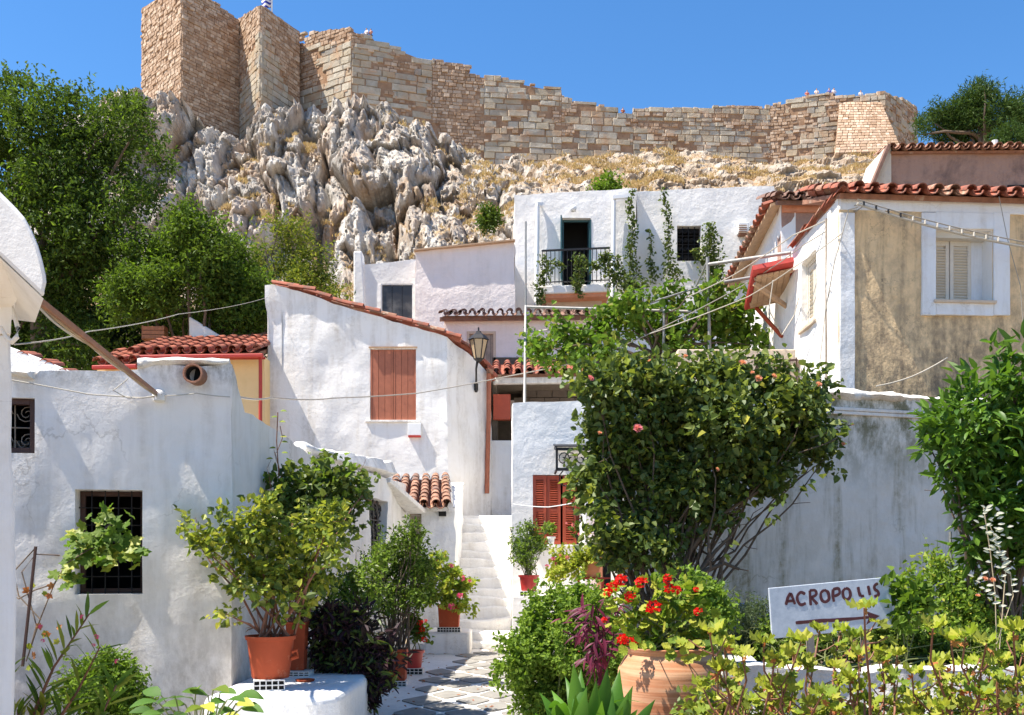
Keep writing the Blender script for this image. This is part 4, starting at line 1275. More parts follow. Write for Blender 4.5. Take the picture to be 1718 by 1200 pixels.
crust('parapet_crust', [P(22, 626, 8.7), P(62, 632, 8.7)], 0.17, 0.03, M_cap, T, 2)

# low white gable wall behind A at left
T = Thing('garden_wall', P(60, 620, 12), 'low sloping white wall topped with red tile pieces behind the weathered house', 'wall')
mb = MB(); mb.prism([P(-40, 560, 12), P(20, 583, 12), P(70, 602, 12), P(116, 622, 12), P(116, 700, 12), P(-40, 700, 12)], (0, .35, 0)); mb.build('wall', M_white, T, bevel=.02)
for px, py in ((38, 588), (46, 591), (76, 602), (84, 606), (108, 617)):
    put_tile(T, P(px, py, 12.05) + Vector((0, .3, 0.0)), Vector((0, -1, -.2)), Vector((1, 0, 0)), M_tile, .06, .35)

# ------------------------------------------------------------------ house B
T = Thing('white_house', (-2.6, 16, 0), 'low white annexe with crumbling sloped roof slab and iron grille doorway', 'house')
b0 = (AX + .015, 13.62); b1 = (X(681, 19.38), 19.38)
W = Wall([b0, b1, (-6, 19.38), (-6, 13.65)], 0, 0.4, True)
hb = W.hole(0, 619, 647, 838, 1008)
W.settop([(0, Z(772, 13.6)), (W.cum[1], Z(812, 19.38)), (W.cum[2], 3.0), (W.cum[4], 3.0)])
W.build('wall', plaster('plaster_warm_white', (0.8, 0.78, 0.74), 0.7, 0.4, lump=0.9, low=(0.0, 1.2, 0.6)), T, step=0.12, amp=0.05, tamp=0.01, bevel=0.02, nscale=1.2)
room(W, 0, hb, T, inset=.42)
frame_box(W, 0, hb, T, M_brownframe, 0.06, 0.12, 0.06)
grille(W, 0, hb, T, M_iron, 0.08, 3, 4, 0.014, True)
# slab
mb = MB()
o0 = Vector((b0[0] + .10, 13.3, Z(768, 13.3))); o1 = Vector((X(666, 18.3), 18.3, Z(796, 18.3)))
V = []; m = 22
for i_ in range(m + 1):
    u = i_ / m; p = o0.lerp(o1, u) + Vector((.03 * n1(u * 9), 0, .02 * n1(u * 7, 3)))
    th = .10 + .12 * u + .025 * n1(u * 11, 8)
    V += [p, p + Vector((-.1, 0, th + .02 * n1(u * 15, 5))), p + Vector((-2.2, 0, th + .12)), p + Vector((-2.2, 0, -.06)), p + Vector((-.2, 0, -.09))]
Fq = [(i_ * 5 + a, i_ * 5 + (a + 1) % 5, i_ * 5 + 5 + (a + 1) % 5, i_ * 5 + 5 + a) for i_ in range(m) for a in range(5)]
Fq += [(4, 3, 2, 1, 0), tuple(m * 5 + a for a in range(5))]
mb.add(V, Fq); mb.build('roof_slab', M_cap, T, smooth=40, bevel=.012)
# rough junction lump at the head of the slab
crust('roof_crust', [P(500, 750, 12.9), P(520, 757, 13.1), P(552, 764, 13.6)], .12, .06, M_cap, T, 4)
# verge board from slab down to porch
mb = MB(); mb.beam(P(640, 806, 17.6), P(700, 858, 19.15), .34, .09); mb.build('verge', M_cap, T, bevel=.015)

# ------------------------------------------------------------------ porch with old tiles
T = Thing('porch', (-1.6, 19.5, 0), 'small white porch with a weathered barrel tile roof beside the steps', 'porch')
px1 = X(763, 19.4)
W = Wall([(X(682, 19.4) + .003, 19.4), (px1, 19.4), (px1, 22.9)], 0, 0.3)
hd = W.hole(0, 687, 707, 862, 1000)
W.settop([(0, Z(852, 19.4)), (W.cum[1], Z(852, 19.4)), (W.cum[2], 3.35)])
W.build('wall', plaster('plaster_rough_white', (0.8, 0.8, 0.8), 0.6, 0.3, lump=1.0, scale=1.8, low=(0.0, 1.0, 0.6)), T, step=0.08, amp=0.035, tamp=0, bevel=0.03, nscale=2.5)
fr = frame_box(W, 0, hd, T, M_wood, 0.035, 0.05, 0.06, name='door_frame')
mb = MB(); M = W.frame(0, hd[0] + .036, hd[2], 0.08); w_, h_ = hd[1] - hd[0] - .072, hd[3] - hd[2] - .04
mb.bx(0, w_, .01, .04, 0, h_)
for z in (.1, .62, 1.08): mb.bx(.03, w_ - .03, 0, .012, z, z + .38)
xform(mb, M); mb.build('door', M_wood, T, bevel=.004)
e0 = Vector((X(654, 19.1), 19.1, Z(854, 19.1))); e1 = Vector((X(750, 19.1), 19.1, Z(852, 19.1)))
tiled(T, e0, e1, Vector((-.25, 3.4, .72)), 5, 8, 0.52, M_tile_old, r=.092, overlap=.82, slab=M_cap, mats=[M_tile_old, M_tile_old, M_tile_dark, M_tile_old])
crust('mortar_edge', [e1 + Vector((.06, .1, .02)), e1 + Vector((-.18, 3.3, .74))], .05, .06, M_cap, T, 6)
crust('mortar_edge', [e0 + Vector((-.32, 3.3, .76)), e1 + Vector((-.18, 3.4, .76))], .07, .07, M_cap, T, 8)
mb = MB(); mb.bx(X(736, 19.3), X(748, 19.3), 19.28, 19.4, Z(866, 19.3), Z(850, 19.3)); mb.build('vent', M_dark, T)

# ------------------------------------------------------------------ house C : the large house in the middle
T = Thing('white_house', (-3, 23, 0), 'tall textured white house with red tile verge and orange brown plank shutters', 'house')
cp = [(X(447, 23), 23), (X(750, 23), 23), (X(823, 24.3), 24.3), (X(823, 24.3), 28), (X(447, 23), 28)]
W = Wall(cp, 0, 0.35, True)
hc = W.hole(0, 621, 698, 586, 705)
zr = Z(480, 23)
W.settop([(0, 448, 480), (0, 460, 478), (0, 500, 488), (0, 560, 509), (0, 640, 533), (0, 700, 551), (W.cum[1], Z(566, 23)), (1, 765, 578), (1, 785, 592), (1, 805, 608), (1, 821, 628),
          (W.cum[2], Z(630, 24.3)), (W.cum[3], Z(630, 24.3)), (W.cum[3] + .3, Z(566, 23)), (W.cum[4] - .01, zr), (W.cum[4], zr), (W.cum[5] - .01, zr)])
W.build('wall', M_houseC, T, step=0.14, amp=0.035, tamp=0.02, bevel=0.025, nscale=1.3)
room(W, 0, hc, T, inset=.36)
plank_shutter(W, 0, hc, T, M_shutter_o, 2, 3, 0.03)
sill(W, 0, hc, T, M_cap, .1, .06, .05)
mb = MB(); mb.beam(P(619, 583, 22.98), P(700, 583, 22.98), .06, .03); mb.build('lintel', M_woodtan, T)
# verge tiles
def verge(T, pts, ln, r, rows, mat, side=Vector((0, 1, 0)), over=.62, lift=.03):
    pts = [Vector(p) for p in pts]
    tot = [0]
    for a, b in zip(pts[:-1], pts[1:]): tot.append(tot[-1] + (b - a).length)
    s_ = 0
    while s_ < tot[-1] - .05:
        k = 0
        while k < len(tot) - 2 and s_ > tot[k + 1]: k += 1
        t = (pts[k + 1] - pts[k]).normalized(); p = pts[k] + t * (s_ - tot[k])
        for rw in range(rows):
            put_tile(T, p + side * (rw * r * 2.1) + Vector((0, 0, lift + random.uniform(0, .02))) , t + Vector((0, 0, .05)), side, random.choice([mat, mat, M_tile_old]), r, ln, rw % 2 == 1)
        s_ += ln * over
verge(T, [P(456, 478, 22.98), P(500, 487, 22.98), P(560, 508, 22.98), P(640, 531, 22.98), P(700, 549, 22.98), P(750, 565, 22.98)], .62, .085, 3, M_tile, Vector((0, 1, 0)))
verge(T, [P(748, 563, 22.95), P(770, 577, 23.4), P(790, 590, 23.8), P(812, 612, 24.2), P(822, 626, 24.3)], .36, .085, 3, M_tile, Vector((0, 1, 0)), .42)
mb = MB()
mb.prism([P(456, 481, 22.9 + .2), P(500, 490, 23.1), P(560, 511, 23.1), P(640, 535, 23.1), P(700, 553, 23.1), P(750, 569, 23.1), P(818, 628, 24.5), P(818, 640, 24.5), P(745, 590, 23.1), P(456, 500, 23.1)], (0, 4.5, 0)); mb.build('roof_deck', M_tile_old, T)
# meter box
mb = MB(); M = W.frame(0, W.at(0, 685), Z(736, 23), -.12); mb.bx(0, .3, 0, .118, .06, .34); xform(mb, M); mbx = mb.build('meter_box', M_whitepaint, T, bevel=.01)
mb = MB(); mb.bx(0.01, .29, -.01, .1, .02, .058); xform(mb, M); mb.build('red_strip', M_redpaint, mbx)
# drain pipe
mb = MB(); mb.tube([P(820, 618, 24.1), P(820, 700, 24.1), P(818, 770, 24.1), P(817, 828, 24.1)], .058, 10); pp = mb.build('drainpipe', M_shutter_o, T, smooth=50)
mb = MB(); mb.box(P(822, 624, 24.1), (.16, .16, .1)); mb.build('pipe_head', M_tile_old, pp)

# street lamp
LPt = P(803, 585, 23.3)
T = Thing('street_lamp', P(799, 655, 23.9), 'black iron lantern on an upright bracket at the corner of the tall white house', 'street lamp')
mb = MB()
mb.tube([P(799, 658, 23.85), P(799, 640, 23.75), P(799, 618, 23.5), P(801, 607, 23.3)], [.035, .025, .022, .03], 8)
mb.box(P(799, 650, 23.88), (.09, .16, .16))
mb.build('bracket', M_iron, T, smooth=50)
mb = MB()
n_ = 6; cc = LPt; zt, zb = cc.z + .2, cc.z - .24
for k in range(n_):
    a = 2 * math.pi * k / n_; a2 = 2 * math.pi * (k + 1) / n_
    pt_ = cc + Vector((.21 * math.cos(a), .21 * math.sin(a), .2)); pb = cc + Vector((.11 * math.cos(a), .11 * math.sin(a), -.24))
    pt2 = cc + Vector((.21 * math.cos(a2), .21 * math.sin(a2), .2)); pb2 = cc + Vector((.11 * math.cos(a2), .11 * math.sin(a2), -.24))
    mb.tube([pb, pt_], .013, 4); mb.tube([pt_, pt2], .014, 4); mb.tube([pb, pb2], .012, 4)
mb.lathe([(.25, .2), (.16, .3), (.07, .36), (.05, .4), (.02, .41), (.018, .48), (.001, .5)], 6, cc)
mb.lathe([(.001, -.33), (.05, -.3), (.12, -.24), (.001, -.235)], 6, cc)
lt = mb.build('lantern_frame', M_iron, T)
n = NT('amber_lamp_glass'); M_glassl = n.done((0.45, 0.33, 0.2), 0.25)
for k in range(n_):
    a = 2 * math.pi * k / n_; a2 = 2 * math.pi * (k + 1) / n_
    mb = MB(); q = .95
    mb.quad(*[cc + Vector(v) for v in ((.105 * math.cos(a), .105 * math.sin(a), -.23), (.105 * math.cos(a2), .105 * math.sin(a2), -.23), (.2 * math.cos(a2), .2 * math.sin(a2), .19), (.2 * math.cos(a), .2 * math.sin(a), .19))])
    mb.build('lamp_pane', M_glassl, lt)

# ------------------------------------------------------------------ orange house
T = Thing('apricot_house', (-6, 21, 0), 'apricot painted house with red clay tiles and bright red gutter', 'house')
W = Wall([(X(226, 22.5), 22.5), (X(444, 22.5), 22.5), (X(444, 22.5), 26), (X(226, 22.5), 26)], 0, .3, True)
W.settop([(0, Z(600, 22.5)), (W.cum[1], Z(598, 22.5)), (W.cum[2], Z(598, 22.5)), (W.cum[4], Z(600, 22.5))])
W.build('wall', M_apricot, T, step=.3, amp=.01, tamp=0, bevel=.01)
tiled(T, P(222, 596, 22.2), P(432, 592, 22.2), Vector((0, 3.2, .95)), 10, 6, .5, M_tile, slab=M_tile_old, r=.1)
tiled(T, P(322, 581, 24.6), P(446, 575, 24.6), Vector((0, 1.5, .45)), 7, 3, .5, M_tile_old, slab=M_tile_old, r=.09)
mb = MB(); mb.beam(P(206, 600, 22.1), P(442, 597, 22.1), .11, .09); gt = mb.build('gutter', M_redpaint, T, bevel=.02)
mb = MB(); mb.tube([P(437, 600, 22.2), P(437, 700, 22.2), P(437, 800, 22.2)], .04, 8); mb.build('downpipe', M_redpaint, T, smooth=50)
mb = MB(); mb.beam(P(228, 603, 22.3), P(445, 601, 22.3), .05, .05); mb.build('fascia', M_redpaint, T)
mb = MB(); mb.bx(X(160, 22.1), X(226, 22.1), 22.2, 24, 3, Z(618, 22.1)); mb.build('side_wing', M_apricot, T)
tiled(T, P(165, 614, 21.9), P(224, 610, 21.9), Vector((0, 2.2, .7)), 3, 4, .5, M_tile, slab=M_tile_old, r=.1)
mb = MB(); mb.beam(P(155, 617, 21.8), P(230, 615, 21.8), .1, .09); mb.build('gutter', M_redpaint, T, bevel=.02)
T = Thing('white_gable', P(345, 580, 24.9), 'small pointed white gable rising behind the apricot house roof', 'gable wall')
mb = MB(); mb.prism([P(316, 530, 24.9), P(330, 538, 24.9), P(384, 572, 24.9), P(384, 640, 24.9), P(318, 640, 24.9)], (0, .4, 0)); mb.build('wall', M_white, T, bevel=.05)
T = Thing('wooden_crate', P(258, 565, 25), 'small brown wooden box in the shade of the trees above the apricot roof', 'box')
mb = MB()
for q in range(3): mb.box(P(260, 553 + q * 7, 25), (.55, .3, .09))
mb.box(P(243, 560, 25.05), (.05, .3, .34)); mb.box(P(277, 560, 25.05), (.05, .3, .34)); mb.build('boards', M_woodbrown, T)
mb = MB(); mb.tube([P(260, 571, 25.1), P(260, 720, 25.1)], .05, 6); mb.build('post', M_bark, T)

# ------------------------------------------------------------------ house I (pale, two volumes)
T = Thing('white_house', (X(730, 29), 29, 5), 'pale two part house with a dark boarded window and pinkish wall, below the cliff', 'house')
W = Wall([(X(594, 30), 30), (X(697, 30), 30), (X(697, 30), 34), (X(594, 30), 34)], 3, .3, True)
hi = W.hole(0, 639, 693, 476, 545)
W.settop([(0, 594, 446), (0, 694, 436), (W.cum[1], Z(436, 30)), (W.cum[2], Z(436, 30)), (W.cum[4], Z(446, 30))])
W.build('wall', M_clean, T, step=.3, amp=.03, tamp=.02, bevel=.03)
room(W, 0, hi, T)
frame_box(W, 0, hi, T, M_whitepaint, .03, .03, .05)
n = NT('dusty_glass'); v = n.coord(); M_dusty = n.done(n.mix(n.mapr(n.noise(v, 1.5, 6, .6), .45, .6), (.035, .03, .028), (.12, .11, .1)), .3)
for k in range(3):
    wd = (hi[1] - hi[0] - .06) / 3
    mb = MB(); mb.bx(.03 + wd * k + .006, .03 + wd * (k + 1) - .006, .06, .08, .03, hi[3] - hi[2] - .03); xform(mb, W.frame(0, hi[0], hi[2], 0)); mb.build('panel', M_dusty, T)
mb = MB(); mb.prism([P(593, 421, 29.9), P(607, 421, 29.9), P(612, 500, 29.9), P(606, 640, 29.9), P(593, 640, 29.9)], (0, .5, 0)); mb.build('chimney_pier', M_clean, T, bevel=.04)
W = Wall([(X(697, 29.2), 29.2), (X(864, 29.2), 29.2), (X(864, 29.2), 33), (X(697, 29.2), 33)], 3, .3, True)
W.settop([(0, 697, 423), (0, 780, 414), (0, 862, 405), (W.cum[1], Z(405, 29.2)), (W.cum[2], Z(405, 29.2)), (W.cum[3], Z(423, 29.2)), (W.cum[4], Z(423, 29.2))])
W.build('wall', M_pinkish, T, step=.3, amp=.03, tamp=.02, bevel=.03)
mb = MB(); mb.beam(P(695, 421, 29.15), P(864, 404, 29.15), .2, .04); mb.build('coping', M_woodtan, T)
deck([(X(697, 29), 29.3), (X(864, 29), 29.3), (X(864, 29), 33), (X(697, 29), 33)], Z(424, 29.2) - .1, T, M_earth)

# ------------------------------------------------------------------ house J
T = Thing('pink_house', (X(830, 27), 27, 4), 'pinkish white house with a dark scalloped tile eave and grey shutter', 'house')
W = Wall([(X(745, 27), 27), (X(1000, 27), 27), (X(1000, 27), 29), (X(745, 27), 29)], 2, .3, True)
hj = W.hole(0, 783, 832, 556, 640)
W.settop([(0, Z(530, 27)), (W.cum[4], Z(530, 27))])
W.build('wall', M_pinkish, T, step=.3, amp=.02, tamp=0, bevel=.02)
room(W, 0, hj, T)
frame_box(W, 0, hj, T, M_beige, .07, -.02, .12)
plank_shutter(W, 0, hj, T, M_wood, 2, 3, .03, rail=False)
tiled(T, P(742, 531, 26.7), P(1000, 529, 26.7), Vector((0, 2.0, .5)), 16, 4, .5, M_tile_dark, slab=M_tile_dark, r=.085)
mb = MB(); mb.beam(P(738, 536, 26.85), P(1000, 533, 26.85), .12, .09); mb.build('eave_board', M_tile_dark, T)

# ------------------------------------------------------------------ K : covered terrace
T = Thing('covered_terrace', (X(900, 25), 25, 3), 'open shaded terrace under a red tile eave and wooden beam behind the white box house', 'terrace')
mb = MB(); mb.bx(X(824, 24.36), X(862, 24.36), 24.36, 24.7, 0, Z(739, 24.36)); mb.bx(X(862, 24.4), X(1050, 24.4), 24.4, 24.7, 0, Z(742, 24.4)); mb.build('wall', M_houseC, T, bevel=.02)
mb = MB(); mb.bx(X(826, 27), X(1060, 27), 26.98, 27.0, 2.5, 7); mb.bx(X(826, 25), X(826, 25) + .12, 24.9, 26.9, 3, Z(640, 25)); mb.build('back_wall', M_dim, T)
mb = MB(); mb.beam(P(828, 640, 24.7), P(985, 638, 24.7), .2, .15); mb.build('beam', M_cap, T, bevel=.02)
mb = MB(); mb.beam(P(828, 633, 24.75), P(985, 631, 24.75), .15, .06); mb.build('beam', M_wood, T)
mb = MB(); mb.bx(X(826, 25), X(985, 25), 24.95, 27, Z(638, 25), Z(634, 25) + .03); mb.build('ceiling', M_wood, T)
tiled(T, P(832, 629, 24.5), P(985, 627, 24.5), Vector((0, 2.3, .7)), 8, 4, .5, M_tile, slab=M_tile_old, r=.09)
for r in range(5):
    for c in range(8):
        w_ = .4; x0 = X(862, 26.6) + (c + (r % 2) * .5) * w_; z0 = Z(735, 26.6) + r * .2 + .45
        mb = MB(); mb.bx(x0 + .008, x0 + w_ - .008, 26.5, 26.7, z0 + .008, z0 + .192); mb.build('block', M_block, T, bevel=.006)
mb = MB(); mb.box(P(842, 684, 24.9), (.42, .25, .62)); cb = mb.build('hanging_cabinet', M_shutter_r, T, bevel=.01)
mb = MB(); mb.box(P(857, 687, 24.95), (.17, .02, .45)); mb.build('notice', M_wood, T)

# ------------------------------------------------------------------ house D : white box with red shutters
T = Thing('white_house', (.9, 18, 0), 'plain bright white box house with red brown louvred shutters right of the steps', 'house')
dx0 = X(859, 17.8)
W = Wall([(dx0, 23.3), (dx0 + .005, 17.8), (X(1075, 17.9), 17.9), (X(1075, 17.9), 23.3)], 0, .3, True)
hd = W.hole(1, 894, 992, 797, 914)
W.settop([(0, Z(675, 17.8)), (W.cum[1], Z(676, 17.8)), (1, 960, 673), (W.cum[2], Z(672, 17.9)), (W.cum[4], Z(674, 17.8))])
W.build('wall', M_clean, T, step=.16, amp=.015, tamp=.01, bevel=.02)
deck([(dx0 + .1, 17.95), (X(1075, 17.9) - .1, 17.95), (X(1075, 17.9) - .1, 23.2), (dx0 + .1, 23.2)], Z(680, 17.8), T)
room(W, 1, hd, T)
for k in range(4):
    w_ = (hd[1] - hd[0] - .03) / 4
    louvre_leaf(W.frame(1, hd[0] + k * w_ + (.03 if k > 1 else 0), hd[2] + .01, .02 + .012 * (k % 2)), w_ - .008, hd[3] - hd[2] - .02, T, M_shutter_r, fr=.055, groups=2, pitch=.04)
sill(W, 1, hd, T, M_whitepaint, .02, .05, .05)
mb = MB(); mb.bx(.38, X(975, 17.7), 17.62, 17.8, 0, Z(917, 17.7) - .05)
# ledge with pots
W2 = Wall([(X(861, 17), 17.79), (X(861, 17), 16.6), (X(935, 17), 16.6), (X(935, 17), 17.79)], 0, .15, True)
W2.settop([(0, Z(1000, 17)), (W2.cum[4], Z(1000, 17))])
W2.build('pot_ledge', M_clean, T, step=.15, amp=.015, tamp=.015, bevel=.03)
deck([(X(861, 17) + .01, 16.62), (X(935, 17) - .01, 16.62), (X(935, 17) - .01, 17.78), (X(861, 17) + .01, 17.78)], Z(1000, 17) - .004, T, M_clean, name='ledge_top')
W3 = Wall([(X(979, 16.6), 17.78), (X(979, 16.6), 16.3), (X(1060, 16.3), 16.3), (X(1060, 16.3), 17.78)], 0, .2, True)
W3.settop([(0, Z(885, 17.7)), (W3.cum[1] - .6, Z(872, 17)), (W3.cum[1], Z(838, 16.3)), (W3.cum[2], Z(800, 16.3)), (W3.cum[3], Z(800, 16.3)), (W3.cum[4] - .02, Z(860, 17))])
W3.build('side_wall', M_clean, T, step=.15, amp=.015, tamp=.02, bevel=.03)
mb = MB(); mb.bx(X(1002, 16.2), X(1011, 16.2), 16.15, 16.28, .6, Z(868, 16.2)); mb.build('door_post', M_terra_pale, T, bevel=.01)
mb = MB(); mb.bx(X(1013, 16.2), X(1026, 16.2), 16.2, 16.285, .6, Z(900, 16.2)); mb.build('doorway', M_dark, T)
# wrought iron canopy
T = Thing('iron_canopy', P(968, 770, 17.3), 'black wrought iron canopy with scrollwork over the red brown shutters', 'canopy')
mb = MB(); q0, q1 = X(934, 17.1), X(1010, 17.1)
zt, zb = Z(754, 17.1), Z(788, 17.1)
mb.beam((q0, 17.05, zt), (q1, 17.05, zt), .03, .05); mb.beam((q0, 17.05, zb), (q1, 17.05, zb), .03, .05); mb.beam((q0, 17.05, zt), (q0, 17.05, zb), .03, .04)
mb.beam((q0, 17.05, zt), (q0, 17.8, zt + .1), .03, .05); mb.beam((q0, 17.05, zb), (q0, 17.8, zb), .03, .04); mb.beam((q1, 17.05, zt), (q1, 17.8, zt + .1), .03, .05)
mb.build('frame', M_iron, T)
mb = MB(); mb.add([(q0 - .03, 17.0, zt + .03), (q1, 17.0, zt + .03), (q1, 17.82, zt + .15), (q0 - .03, 17.82, zt + .15), (q0 - .03, 17.0, zt + .05), (q1, 17.0, zt + .05), (q1, 17.82, zt + .17), (q0 - .03, 17.82, zt + .17)],
       [(0, 1, 2, 3), (4, 7, 6, 5), (0, 4, 5, 1), (1, 5, 6, 2), (2, 6, 7, 3), (3, 7, 4, 0)]); mb.build('roof_sheet', M_iron, T)
mb = MB()
for cx_, s_ in ((945, 1), (958, -1), (975, 1), (990, -1)):
    c = Vector((X(cx_, 17.05), 17.05, (zt + zb) / 2)); mb.tube([c + Vector((s_ * .11 * (1 - t) * math.cos(t * 9), 0, .13 * (1 - t * .9) * math.sin(t * 9))) for t in [i / 14 for i in range(14)]], .011, 5)
    mb.build('scroll', M_iron, T); mb = MB()
c = Vector((X(950, 17.3), 17.3, zb - .15)); mb.tube([c + Vector((.14 * (1 - t) * math.cos(t * 9 + 2), 0, .16 * (1 - t) * math.sin(t * 9 + 2))) for t in [i / 14 for i in range(14)]], .013, 5)
mb.build('scroll', M_iron, T)

# ------------------------------------------------------------------ house H : balcony house
T = Thing('balcony_house', (X(1080, 32), 32, 5), 'large white upper house with a small railed balcony and climbing creepers', 'house')
Wl = Wall([(X(863, 31.4), 31.4), (X(1068, 31.4), 31.4), (X(1068, 31.4), 38), (X(863, 31.4), 38)], 3, .3, True)
hH = Wl.hole(0, 943, 991, 366, 480)
Wl.settop([(0, 863, 328), (0, 960, 322), (0, 1066, 316), (Wl.cum[1], Z(316, 31.4)), (Wl.cum[2], Z(316, 31.4)), (Wl.cum[3], Z(328, 31.4)), (Wl.cum[4], Z(328, 31.4))])
Wl.build('wall', M_clean, T, step=.3, amp=.025, tamp=.015, bevel=.04)
Wr = Wall([(X(1068, 31.65), 31.65), (X(1300, 31.65), 31.65), (X(1300, 31.65), 38), (X(1068, 31.65), 38)], 3, .3, True)
hW = Wr.hole(0, 1136, 1176, 379, 438)
Wr.settop([(0, 1068, 322), (0, 1180, 316), (0, 1298, 312), (Wr.cum[1], Z(312, 31.65)), (Wr.cum[2], Z(312, 31.65)), (Wr.cum[4], Z(320, 31.65))])
Wr.build('wall', M_clean, T, step=.3, amp=.03, tamp=.02, bevel=.04)
room(Wl, 0, hH, T); room(Wr, 0, hW, T)
frame_box(Wl, 0, hH, T, M_teal, .06, .18, .06, name='door_frame')
for u, rot in ((hH[0], 1), (hH[1], -1)):
    M = Wl.frame(0, u, hH[2] + .1, -.02) @ Matrix.Rotation(math.radians(-97 if rot == 1 else 97 + 180), 4, 'Z')
    mb = MB(); hh = hH[3] - hH[2] - .15; w_ = .42 * (1 if rot == 1 else -1)
    mb.bx(0, w_, -.02, .02, 0, hh)
    for z in (.15, hh * .55): mb.bx(w_ * .15, w_ * .85, -.028, .028, z, z + hh * .35)
    xform(mb, M); mb.build('shutter', M_teal, T, bevel=.005)
grille(Wr, 0, hW, T, M_iron, .12, 3, 3, .012, True)
mb = MB(); mb.lathe([(.001, -.1), (.07, -.09), (.1, -.03), (.1, .03), (.07, .09), (.001, .1)], 16, P(962, 350, 31.2)); mb.build('lamp_globe', M_whitepaint, T, smooth=60)
# pipes
mb = MB(); mb.tube([P(902, 343, 31.25), P(901, 440, 31.25), P(899, 560, 31.25)], .07, 10); mb.beam(P(900, 343, 31.2), P(909, 343, 31.35), .12, .1); mb.build('downpipe', M_pipewhite, T, smooth=50)
mb = MB(); mb.tube([P(1030, 332, 31.25), P(1029, 420, 31.25), P(1028, 500, 31.25)], .07, 10); mb.beam(P(1028, 332, 31.2), P(1060, 329, 31.2), .12, .1); mb.build('downpipe', M_pipewhite, T, smooth=50)
mb = MB(); mb.box(P(1246, 384, 31.5), (.32, .3, .32)); vb = mb.build('vent_box', M_whitepaint, T, bevel=.02)
mb = MB()
for k in range(4): mb.box(P(1246, 378 + k * 3.5, 31.33), (.26, .02, .02))
mb.box(P(1246, 394, 31.5), (.26, .24, .05)); mb.build('vent_grille', M_tile_old, vb)
# balcony
mb = MB(); mb.prism([P(906, 480, 30.3), P(1024, 476, 30.3), P(1024, 489, 30.3), P(906, 493, 30.3)], (0, 1.12, 0)); mb.build('balcony_slab', M_clean, T, bevel=.03)
mb = MB(); mb.prism([P(910, 494, 30.4), P(1022, 490, 30.4), P(1022, 497, 30.4), P(910, 501, 30.4)], (0, .98, 0)); mb.build('balcony_soffit', M_terra_pale, T, bevel=.02)
mb = MB(); mb.prism([P(917, 503, 30.9), P(1010, 499, 30.9), P(1010, 520, 30.9), P(917, 520, 30.9)], (0, .48, 0)); mb.build('balcony_corbel', M_beige, T)
rl = []
mb = MB(); za, zb_ = 421, 417
mb.beam(P(910, 421, 30.36), P(1022, 416, 30.36), .05, .05); mb.beam(P(910, 421, 30.36), P(914, 421, 31.38), .05, .05); mb.beam(P(1022, 416, 30.36), P(1020, 416, 31.38), .05, .05)
mb.beam(P(910, 474, 30.36), P(1022, 470, 30.36), .03, .03)
ra = mb.build('railing', M_iron, T)
for k in range(17):
    px = 910 + k * 7; mb = MB(); mb.tube([P(px, 421 - k * .3, 30.36), P(px, 477 - k * .25, 30.36)], .012, 5); mb.build('baluster', M_iron, ra)

# ------------------------------------------------------------------ house E : right house with ochre panels
T = Thing('ochre_house', (7, 16.4, 3), 'white framed house with stained ochre panels, louvred shutters and a red tile eave', 'house')
ex = X(1407, 16)
ep = [(ex + .02, 18.7), (ex, 16), (11.5, 16.49), (11.5, 21), (ex, 21)]
W = Wall(ep, 0, .35, True)
he0 = W.hole(0, 1344, 1369, 432, 545)
he1 = W.hole(1, 1568, 1664, 386, 505)
ztE = Z(332, 16)
W.settop([(0, ztE), (W.cum[1], ztE), (W.cum[2], ztE), (W.cum[5], ztE)])
# ochre on the front, white paint elsewhere
mo = W.build('wall', M_white, T, step=.15, amp=.02, tamp=.0, bevel=.02)
mo.data.materials.append(M_ochre)
ymax = 17.0; off = T.loc
for f in mo.data.polygons:
    c = f.center + off
    # a face on the front plane
    if abs(f.normal.y) > .8 and c.x > ex + .05 and c.y < 17.0: f.material_index = 1
def trim(name, px0, px1, py0, py1, out=.035, seg=1, mat=None):
    u0, u1 = W.at(seg, px0), W.at(seg, px1); _, pt_ = hit(W.q[seg], W.q[seg + 1], (px0 + px1) / 2)
    z0, z1 = Z(py1, pt_[1]), Z(py0, pt_[1])
    w2 = Wall([tuple(W.frame(seg, u0, 0, -out).translation)[:2], tuple(W.frame(seg, u1, 0, -out).translation)[:2]], z0, out + .02)
    w2.settop([(0, z1), (u1 - u0, z1)])
    return w2.build(name, mat or M_white, T, step=.14, amp=.012, tamp=.0, bevel=.008, nscale=2.5)
M_trimE = plaster('plaster_trim', (0.78, 0.79, 0.80), 0.55, 0.45, lump=.4, low=(4.1, 6.0, 0.55))
trim('frieze', 1408, 1800, 331, 358, mat=M_trimE)
trim('pilaster', 1408, 1433, 358, 690, mat=M_trimE)
trim('window_surround', 1545, 1568, 358, 530, .045, mat=M_trimE); trim('window_surround', 1665, 1692, 358, 530, .045, mat=M_trimE)
trim('window_surround', 1568, 1665, 358, 385, .045, mat=M_trimE); trim('window_surround', 1568, 1665, 507, 530, .045, mat=M_trimE)
u0, u1, z0, z1 = he1
MW = W.frame(1, u0, z0, .0)
frame_box(W, 1, he1, T, M_cream, .05, .3, .06, name='window_frame')
w_ = .36
mb = MB(); ww = u1 - u0
mb.bx(.75, ww + .02, .29, .33, .0, z1 - z0); xform(mb, MW); mb.build('side_panel', M_trimE, T)
for k in range(2): louvre_leaf(W.frame(1, u0 + .02 + k * .37, z0 + .02, .255), .355, z1 - z0 - .12, T, M_cream, fr=.06, pitch=.045)
mb = MB(); mb.bx(0, ww, .1, .4, z1 - z0 - .1, z1 - z0); xform(mb, MW); mb.build('window_head', M_cream, T)
room(W, 1, he1, T, inset=.36, e=.02)
sill(W, 1, he1, T, M_beige, .04, .09, .05)
u0, u1, z0, z1 = he0
room(W, 0, he0, T, inset=.36)
